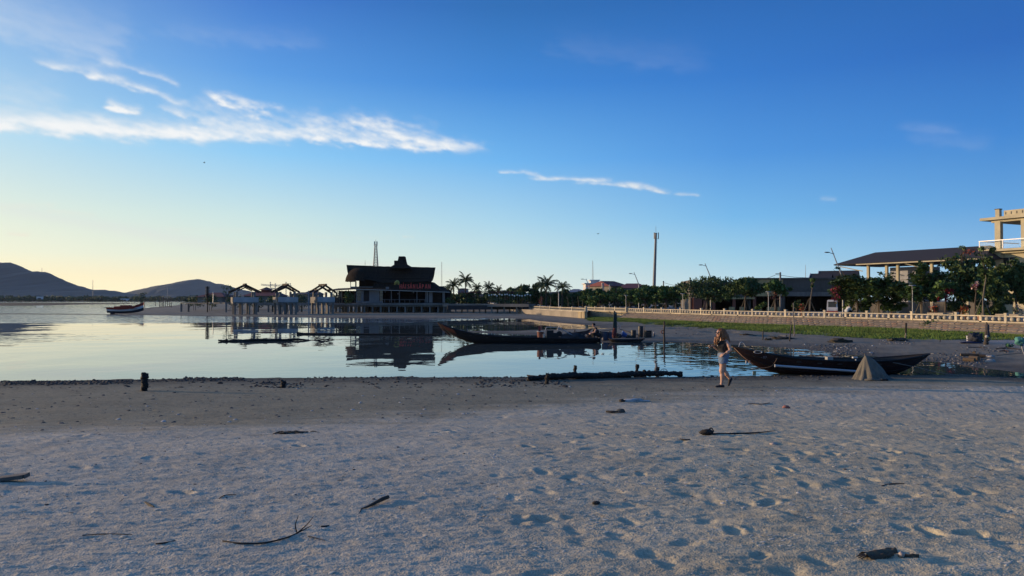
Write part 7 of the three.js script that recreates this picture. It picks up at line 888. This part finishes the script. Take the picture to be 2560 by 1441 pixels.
// ---------------------------------------------------------------- driftwood, litter, stones
function lump(seed, sx, sy, sz, amp = 0.35, detail = 2, f = 1.7) { const g = mergeVertices(new THREE.IcosahedronGeometry(1, detail).deleteAttribute('normal').deleteAttribute('uv')), a = g.attributes.position; for (let i = 0; i < a.count; i++) { const x = a.getX(i), y = a.getY(i), z = a.getZ(i), n = 1 + amp * fbm(x * f + seed, y * f, z * f, 3); a.setXYZ(i, x * sx * n, y * sy * n, z * sz * n); } g.computeVertexNormals(); return g; }
{
  const drift = mat('driftwood', [0.12, 0.1, 0.08], { map: 'wood', bump: 'mottleB', bumpScale: 0.003 }), dkst = mat('stick_dark', [0.05, 0.043, 0.038], { map: 'wood' }), weed = mat('seaweed', [0.05, 0.042, 0.028]), G = (px, py, up = 0) => { const p = ground(px, py, 0.6); p.y += up; return p; };
  const run = (pts, up = 0.008) => pts.map(([x, y, h]) => G(x, y, (h || 0) + up));
  { const o = thing('fallen_branch', 'long thin curved branch with two upright twigs lying on the dry sand', 'branch', V(0, 0, 0)); const base = run([[556, 1356], [600, 1362], [660, 1361], [715, 1348], [742, 1337]]); base.push(V(base[4].x + 0.1, base[4].y + 0.05, base[4].z - 0.02)); part(o, 'stem', taper(base, [0.005, 0.006, 0.006, 0.0055, 0.005, 0.0025], 7), dkst); const j = base[4]; part(o, 'twig', taper([j, V(j.x - 0.012, j.y + 0.06, j.z), V(j.x + 0.004, j.y + 0.12, j.z - 0.02)], [0.005, 0.004, 0.002], 5), dkst); part(o, 'twig', taper([j, V(j.x + 0.06, j.y + 0.05, j.z - 0.03), V(j.x + 0.1, j.y + 0.1, j.z - 0.06)], [0.006, 0.004, 0.002], 5), dkst); part(o, 'twig', taper([G(770, 1345, 0.01), G(795, 1352, 0.012), G(812, 1355, 0.008)], [0.004, 0.003, 0.002], 5), dkst); }
  { const o = thing('driftwood_piece', 'stubby tapering piece of driftwood on the dry sand', 'driftwood', V(0, 0, 0)); part(o, 'wood', taper([G(902, 1275, 0.005), G(925, 1269, 0.015), G(955, 1258, 0.03), G(970, 1252, 0.03)], [0.004, 0.011, 0.017, 0.016], 9), drift); part(o, 'knot', ball(0.018, ...G(968, 1252, 0.025).toArray(), 8, 1, 0.8, 1), drift); part(o, 'spur', taper([G(905, 1274, 0.01), G(897, 1286, 0.005)], [0.006, 0.002], 5), drift); }
  { const o = thing('rooted_stick', 'straight dark stick with a clump of root at one end on the sand', 'stick', V(0, 0, 0)); part(o, 'stick', taper(run([[1780, 1088], [1840, 1087], [1890, 1085], [1938, 1080]], 0.015), [0.012, 0.012, 0.01, 0.004], 7), dkst); const p = G(1768, 1088, 0.04); part(o, 'root', [place(lump(3, 0.1, 0.045, 0.06), p.x, p.y, p.z), taper([p, V(p.x + 0.06, p.y + 0.06, p.z), V(p.x + 0.1, p.y + 0.01, p.z)], [0.012, 0.01, 0.006], 5), taper([p, V(p.x - 0.1, p.y - 0.01, p.z + 0.03)], [0.014, 0.004], 5)], dkst); }
  for (const [px, py, w, h, m, label, a] of [[1552, 1032, 11, 7, mat('stone_dark', [0.07, 0.07, 0.06]), 'dark rounded stone beside a short stick on the damp sand', 0.25], [1966, 1021, 9, 5, mat('brick_bit', [0.3, 0.12, 0.09]), 'reddish broken brick lying on the sand', 0.3], [1935, 1112, 10, 3, mat('shell_pale', [0.42, 0.33, 0.27]), 'pale brown flat stone half sunk in the sand', 0.3], [1490, 1260, 10, 5, drift, 'small weathered wood chip near the footprints', 0.3], [706, 1086, 8, 4, weed, 'small dark clump on the edge of the dry sand', 0.5]]) { const p = G(px, py), s = Math.hypot(p.x, p.z) / F, m1 = mesh('beach_stone', lump(px, w * s, h * s, w * s * 0.7, a), m, scene); m1.position.set(p.x, p.y + h * s * 0.4, p.z); tag(m1, label, 'stone'); }
  { const o = mesh('short_stick', taper(run([[1515, 1033], [1530, 1034], [1545, 1034]], 0.03), [0.02, 0.025, 0.02], 6), drift, scene); tag(o, 'short thick stick touching the dark rounded stone', 'stick'); }
  for (const [pts, label, r0] of [[[[205, 1340], [260, 1337], [330, 1338]], 'very thin straight twig lying on the sand left of the long branch', 0.004], [[[388, 1362], [410, 1360], [438, 1354]], 'short dark twig near the butt of the long branch', 0.006], [[[802, 1319], [812, 1319], [822, 1317]], 'short black stick beyond the upright twigs', 0.008], [[[362, 1258], [372, 1264], [384, 1270]], 'curled strip of bark on the dry sand', 0.01], [[[547, 1248], [562, 1240], [590, 1238]], 'thin bent twig on the sand above the long branch', 0.005], [[[2205, 1217], [2230, 1212], [2262, 1211]], 'thin dark twig lying among the footprints', 0.007], [[[1870, 1010], [1900, 1012], [1925, 1009]], 'short twig on the damp sand near the brick', 0.012], [[[1700, 1100], [1712, 1102], [1726, 1101]], 'small dark scrap of wood left of the rooted stick', 0.012]]) { const o = mesh('twig', taper(run(pts, r0 * 0.8), [r0 * 0.7, r0, r0 * 0.5], 5), dkst, scene); tag(o, label, 'twig'); }
  { // wrack strip, crumpled bag, sheath, board
    const o = thing('seaweed_strip', 'ragged brown strip of seaweed and twigs at the edge of the dry sand', 'seaweed', V(0, 0, 0)), r = rand(17), L = []; for (let i = 0; i < 26; i++) { const t = r(), a = G(680 + 100 * t, 1085 - 4 * t + 3 * r(), 0.01), an = r() * 6.28; L.push(taper([a, V(a.x + Math.cos(an) * 0.06, a.y + 0.02 * r(), a.z + Math.sin(an) * 0.04), V(a.x + Math.cos(an) * 0.14, a.y, a.z + Math.sin(an) * 0.06)], [0.006, 0.009, 0.003], 5)); } part(o, 'fronds', L, weed); part(o, 'mat', [place(lump(9, 0.22, 0.02, 0.07), ...G(735, 1083, 0.005).toArray())], weed);
    const b = thing('crumpled_bag', 'crumpled pale grey plastic bag half buried in the damp sand', 'bag', G(1585, 1004)); part(b, 'sheet', lump(5, 0.3, 0.06, 0.14, 0.6, 3, 2.6), mat('bag_grey', [0.4, 0.39, 0.36], { roughness: 0.8 })); part(b, 'knot', place(lump(6, 0.07, 0.05, 0.06), -0.3, 0.02, 0.08), drift);
    const c = thing('palm_sheath', 'torn brown palm sheath with a broken end lying among footprints', 'sheath', G(2192, 1388)), sheet = (seed, w, h, d) => { const g = new THREE.PlaneGeometry(w, d, 18, 10); g.rotateX(-Math.PI / 2); const a = g.attributes.position; for (let i = 0; i < a.count; i++) { const x = a.getX(i), z = a.getZ(i); a.setY(i, h * (1 - (2 * z / d) ** 2) + 0.02 * fbm(x * 12, z * 12, seed, 3)); a.setZ(i, z * (0.5 + 0.5 * (0.5 - x / w)) + 0.012 * ns(x * 20, seed)); } g.computeVertexNormals(); return g; }; part(c, 'blade', place(sheet(3, 0.26, 0.026, 0.1), 0.02, 0.004, 0, 0.35), mat('sheath_brown', [0.3, 0.23, 0.14], { map: 'wood' })); part(c, 'inner_blade', place(sheet(8, 0.18, 0.02, 0.07), 0.0, 0.002, 0.045, 0.15), mat('sheath_dark', [0.2, 0.15, 0.09], { map: 'wood' })); part(c, 'fibres', Array.from({ length: 8 }, (_, i) => bar(V(-0.1, 0.02, 0.03 + 0.006 * i), V(-0.14 - 0.01 * (i % 3), 0.012, 0.05 + 0.008 * i), 0.003)), drift);
    const d = thing('palm_sheath', 'smaller curled scrap of palm sheath beside the larger torn one', 'sheath', G(2272, 1394)); part(d, 'blade', place(sheet(14, 0.12, 0.016, 0.05), 0, 0.005, 0, -0.45), mat('sheath_dark', [0, 0, 0])); part(d, 'pale_end', place(lump(4, 0.018, 0.018, 0.016), -0.05, 0.02, 0.01), mat('shell_pale', [0, 0, 0]));
    const e = thing('broken_board', 'weathered pale board end sticking out of the sand at the beach', 'board', G(30, 1203), 0.2); part(e, 'board', box(0.36, 0.035, 0.1, -0.05, 0.03, 0, 0, 0, 0.1), mat('board_pale', [0.3, 0.29, 0.28], { map: 'wood' })); part(e, 'side', box(0.34, 0.035, 0.012, -0.06, 0.028, 0.056, 0, 0, 0.1), mat('board_pale', [0, 0, 0])); part(e, 'end_cap', box(0.012, 0.035, 0.11, 0.125, 0.045, 0, 0, 0, 0.1), mat('board_pale', [0, 0, 0]));
  }
  // right bank: dark mounds, rubble, sawn logs, bundle, bags
  for (const [px, py, w, h, label] of [[1955, 848, 34, 5, 'low dark heap of mud and weed beside the crooked stake'], [2102, 857, 30, 9, 'rounded dark heap of weed on the mud behind the boat'], [2244, 853, 22, 7, 'small dark heap at the foot of the two tone stake'], [1922, 851, 10, 4, 'tiny dark clod beside the short grey stake'], [1868, 838, 18, 3, 'flat dark slab of wood lying on the mud']]) { const p = ground(px, py), s = -p.z / F, m = mesh('weed_heap', lump(px, w * s * 0.85, h * s, w * s * 0.5, 1.1, 3, 3.2), weed, scene); m.position.copy(p); tag(m, label, 'heap'); }
  { const r = rand(44), sawn = mat('sawn_wood', [0.42, 0.32, 0.2], { map: 'wood' }), logM = mat('log_bark', [0.2, 0.15, 0.1], { map: 'wood' }); for (const [px, py, L, R, a, up, label] of [[2424, 905, 0.45, 0.085, 0.5, 0, 'sawn log lying lowest in the pile with its pale end to the water'], [2437, 901, 0.4, 0.09, 0.3, 0, 'fat sawn log with a round pale end in the pile'], [2425, 897, 0.7, 0.06, 1.3, 0.1, 'longer sawn log lying across the pile'], [2448, 895, 0.5, 0.07, 1.1, 0.02, 'sawn log on the inner side of the pile'], [2436, 888, 0.4, 0.065, -0.6, 0.05, 'short sawn log standing askew on top of the pile']]) { const p = ground(px, py), o = thing('sawn_log', label, 'log', V(p.x, p.y + R + up, p.z), a, 'pile of sawn logs on the right bank'); part(o, 'log', new THREE.CylinderGeometry(R, R * 1.05, L, 14, 1, true).rotateX(Math.PI / 2), logM); part(o, 'sawn_end', [new THREE.CircleGeometry(R, 14).translate(0, 0, L / 2 + 0.001)], sawn); part(o, 'back_end', [new THREE.CircleGeometry(R, 14).rotateY(Math.PI).translate(0, 0, -L / 2 - 0.001)], sawn); }
    for (const [px, py, w, label] of [[2460, 889, 7, 'whitish rounded stone beside the log pile'], [2470, 891, 6, 'pale grey stone right of the whitish one'], [2479, 893, 8, 'broad pale stone at the end of the stone row'], [2478, 905, 13, 'big rough grey lump of stone nearer the channel']]) { const p = ground(px, py), s = -p.z / F, m = mesh('bank_stone', lump(px, w * s, w * s * 0.55, w * s * 0.7, 0.3), mat('stone_grey', [0.34, 0.32, 0.29], { map: 'mottle' }), scene); m.position.copy(p); tag(m, label, 'stone'); } }
  { const p = ground(2440, 858, 0.3), o = thing('covered_bundle', 'dark tarpaulin bundle on the pale sand near the wrapped post', 'bundle', p); part(o, 'cover', place(lump(12, 0.34, 0.36, 0.32, 0.7, 3, 2.6), 0, 0.2, 0), mat('bundle_dark', [0.03, 0.035, 0.045], { map: 'cloth' })); part(o, 'blue_sheet', place(lump(13, 0.55, 0.06, 0.3, 0.5, 3), -0.35, 0.04, 0.15), mat('sheet_navy', [0.03, 0.04, 0.1], { map: 'cloth' })); part(o, 'pale_cloth', place(lump(18, 0.12, 0.07, 0.1, 0.5), 0.4, 0.1, 0.1), mat('cloth_pale', [0.5, 0.5, 0.48]));
    const q = ground(2425, 856, 0.3), b = thing('paint_bucket', 'white bucket standing against the dark tarpaulin bundle', 'bucket', q); part(b, 'body', cyl(0.17, 0.15, 0.36, 0, 0, 0, 16), mat('bucket_white', [0.4, 0.41, 0.44])); part(b, 'rim', new THREE.TorusGeometry(0.172, 0.014, 6, 18).rotateX(Math.PI / 2).translate(0, 0.35, 0), mat('bucket_white', [0, 0, 0])); part(b, 'blue_band', cyl(0.162, 0.158, 0.04, 0, 0.12, 0, 16), mat('sheet_navy', [0, 0, 0])); }
  { const p = ground(2556, 888, 0.3), s = -p.z / F, o = thing('net_bundle', 'bundle of green nets and blue cloth hung on a bent pipe frame at the right', 'net', V(p.x, p.y, p.z)); part(o, 'frame', tube([V(0.12, 0, 0), V(0.02, 0.25, 0), V(0.0, 0.5, 0), V(0.12, 0.75, 0)], 0.02, 6), paleMetal()); part(o, 'green_net', place(lump(21, 0.22, 0.2, 0.2, 0.4, 3), -0.08, 0.62, 0), mat('net_green', [0.08, 0.26, 0.22], { map: 'cloth' })); part(o, 'blue_cloth', place(lump(22, 0.14, 0.1, 0.14, 0.4, 3), 0.06, 0.52, 0.1), mat('net_blue', [0.05, 0.1, 0.3], { map: 'cloth' })); part(o, 'pale_cloth', place(lump(23, 0.12, 0.14, 0.12, 0.4, 3), 0.16, 0.7, 0.05), mat('net_pale', [0.45, 0.42, 0.35], { map: 'cloth' })); }
  for (const [pts, m, r0, label] of [[[[2500, 880], [2512, 877], [2522, 881]], mat('wood_orange', [0.32, 0.14, 0.07], { map: 'wood' }), 0.025, 'bent piece of orange brown wood on the right bank'], [[[2490, 873], [2520, 872], [2556, 876]], dkst, 0.03, 'long dark branch lying on the pale sand at the right'], [[[2420, 870], [2445, 870], [2470, 872]], dkst, 0.02, 'dark twiggy branch at the foot of the wrapped post'], [[[2490, 890], [2530, 886], [2560, 884]], drift, 0.012, 'thin pole lying above the channel on the right bank'], [[[2400, 853], [2420, 852], [2440, 853]], drift, 0.015, 'thin stick in front of the dark tarpaulin bundle']]) { const o = mesh('drift_branch', taper(run(pts, r0), [r0 * 0.6, r0, r0 * 0.5], 6), m, scene); tag(o, label, 'branch'); }
  { const o = thing('green_leaf_clump', 'small green leafy sprig lying on the right bank', 'sprig', ground(2524, 868, 0.3)); part(o, 'foliage', leaves(88, [[0, 0.08, 0, 0.2, 0.1, 0.1]], 40, 0.16, [[0.04, 0.12, 0.06]]), M_leaf); part(o, 'stem', bar(V(-0.2, 0.02, 0), V(0.2, 0.04, 0), 0.012), dkst); }
  // uncountable bits: pebbles, shells, twig scraps, wrack along the waterline, rubble on the right bank
  const scatter = (name, label, cat, geo, m, list) => { const im = new THREE.InstancedMesh(geo, m, list.length), m4 = new THREE.Matrix4(), c = new THREE.Color(), q = new THREE.Quaternion(), e = new THREE.Euler(); list.forEach(([p, sx, sy, sz, k, tilt, yaw], i) => { e.set((tilt || 0), yaw, (tilt || 0) * 0.7); m4.compose(p, q.setFromEuler(e), V(sx, sy, sz)); im.setMatrixAt(i, m4); c.setRGB(k[0], k[1], k[2]); im.setColorAt(i, c); }); im.name = name; im.castShadow = im.receiveShadow = true; im.userData = { kind: 'stuff', label, category: cat }; scene.add(im); };
  const peb = boxUV(join([lump(2, 1, 1, 1, 0.5, 1)])), r = rand(303), onSand = (px, py) => { const p = ground(px, py, 0.4); return p; };
  const list = []; for (let i = 0; i < 3400; i++) { const py = 948 + 480 * Math.pow(r(), 1.5), px = -40 + 2640 * r(), p = onPlane(px, py, 0.3), g = land(p.x, p.z); if (g.kind || g.d < 0.1) continue; p.y = g.h; const damp = 1 - g.dry, s = (0.003 + 0.012 * Math.pow(r(), 4)) * (0.8 + 1.2 * damp), dk = r() < 0.25 + 0.55 * damp, k = dk ? 0.04 + 0.05 * r() : 0.28 + 0.22 * r(); list.push([p, s * (1 + r()), s * 0.6, s * (1 + r()), [k * 1.05, k, k * 0.9], 0.3 * r(), r() * 6.28]); }
  scatter('beach_pebbles', 'small pebbles, shell bits and dark crumbs strewn over the beach', 'pebbles', peb, mat('pebble', [1, 1, 1], { roughness: 0.9 }), list);
  const clod = boxUV(join([lump(14, 1, 0.55, 0.7, 0.5, 0)])), listC = []; for (let i = 0; i < 10000; i++) { const py = 985 + 456 * Math.pow(r(), 0.8), px = -30 + 2620 * r(), p = onPlane(px, py, 0.55 + 0.4 * (py - 985) / 456), g = land(p.x, p.z); if (g.kind || g.dry < 0.3 || fbm(p.x * 0.8, p.z * 1.6, 71, 3) < -0.12 + 0.3 * r()) continue; p.y = g.h; const s = 0.004 + 0.011 * Math.pow(r(), 2.5), k = 0.46 + 0.14 * r(); listC.push([p, s * (1 + 1.5 * r()), s * (0.5 + 0.6 * r()), s, [k, k * 0.92, k * 0.74], 0.4 * r(), 0.5 * (r() - 0.5)]); }
  scatter('sand_clods', 'small crumbs of sand lying loose on the dry beach', 'sand', clod, mat('pebble', [0, 0, 0]), listC);
  const tw = boxUV(join([bar(V(-0.5, 0, 0), V(0.5, 0.1, 0.06), 0.06, 0.03, 5)])), list2 = []; for (let i = 0; i < 420; i++) { const py = 990 + 430 * r(), px = 2600 * r(), p = onPlane(px, py, 0.5), g = land(p.x, p.z); if (g.kind) continue; p.y = g.h + 0.003; const s = 0.02 + 0.06 * r() * r(), k = 0.05 + 0.1 * r(); list2.push([p, s, s * 0.9, s, [k * 1.1, k, k * 0.85], 0.1 * r(), r() * 6.28]); }
  scatter('twig_scraps', 'short dark twig scraps scattered on the sand', 'twigs', tw, mat('pebble', [0, 0, 0]), list2);
  const wr = boxUV(join([lump(7, 1, 0.6, 1, 0.8, 1, 2.6)])), list3 = []; const zones = [[0, 330, 952, 964, 620], [330, 460, 948, 956, 60], [455, 610, 944, 955, 240], [630, 760, 962, 976, 60], [640, 700, 958, 966, 50], [760, 1320, 942, 950, 130], [1200, 1420, 950, 975, 160], [0, 1320, 950, 975, 160], [1700, 2100, 940, 952, 90]]; for (const [x0, x1, y0, y1, n] of zones) for (let i = 0; i < n; i++) { const py = lerp(y0, y1, Math.pow(r(), 1.6)), px = lerp(x0, x1, r()), p = onPlane(px, py, 0.02), g = land(p.x, p.z); p.y = Math.max(0, g.h) + 0.005; const s = 0.015 + 0.035 * r() * r(), k = 0.025 + 0.035 * r(); list3.push([p, s * (1 + r()), s * 0.8, s * (1 + r()), [k, k * 0.95, k * 0.8], 0.5 * r(), r() * 6.28]); }
  scatter('shore_wrack', 'dark clods and weed washed up along the waterline', 'wrack', wr, mat('pebble', [0, 0, 0]), list3);
  const list4 = []; const rz = [[1990, 2200, 862, 888, 650], [2330, 2470, 884, 922, 560], [2200, 2420, 895, 905, 90], [1650, 1900, 818, 842, 200], [2180, 2300, 852, 862, 110], [2380, 2560, 862, 884, 110]]; for (const [x0, x1, y0, y1, n] of rz) for (let i = 0; i < n; i++) { const py = lerp(y0, y1, r()), px = lerp(x0, x1, (r() + r()) / 2), p = ground(px, py); if (p.y < 0.005) continue; const s = 0.015 + 0.05 * r() * r(), k = r() < 0.1 ? 0.18 + 0.18 * r() : 0.05 + 0.07 * r(); list4.push([p, s * (1 + r()), s * 0.7, s, [k * 1.05, k, k * 0.92], 0.5 * r(), r() * 6.28]); }
  scatter('bank_rubble', 'broken shells and rubble on the muddy right bank', 'rubble', peb, mat('pebble', [0, 0, 0]), list4);
  { // two birds high over the lagoon
    for (const [px, py, label] of [[510, 407, 'tiny dark bird gliding below the long cloud'], [1495, 585, 'tiny dark bird above the white flat roofed house']]) { const p = atDepth(px, py, 140), o = thing('bird', label, 'bird', p, 0.6); part(o, 'body', ball(0.09, 0, 0, 0, 8, 2, 0.8, 0.8), black); part(o, 'wing', slab(V(-0.08, 0, 0.05), V(0.1, 0, 0.05), V(0.02, 0.14, 0.42), V(-0.02, 0.14, 0.42), 0.01), black); part(o, 'wing', slab(V(-0.08, 0, -0.05), V(0.1, 0, -0.05), V(0.02, 0.14, -0.42), V(-0.02, 0.14, -0.42), 0.01), black); } }
}
function paleMetal() { return mat('pale_metal', [0.4, 0.39, 0.37], { roughness: 0.5 }); }

renderer.render(scene, camera);
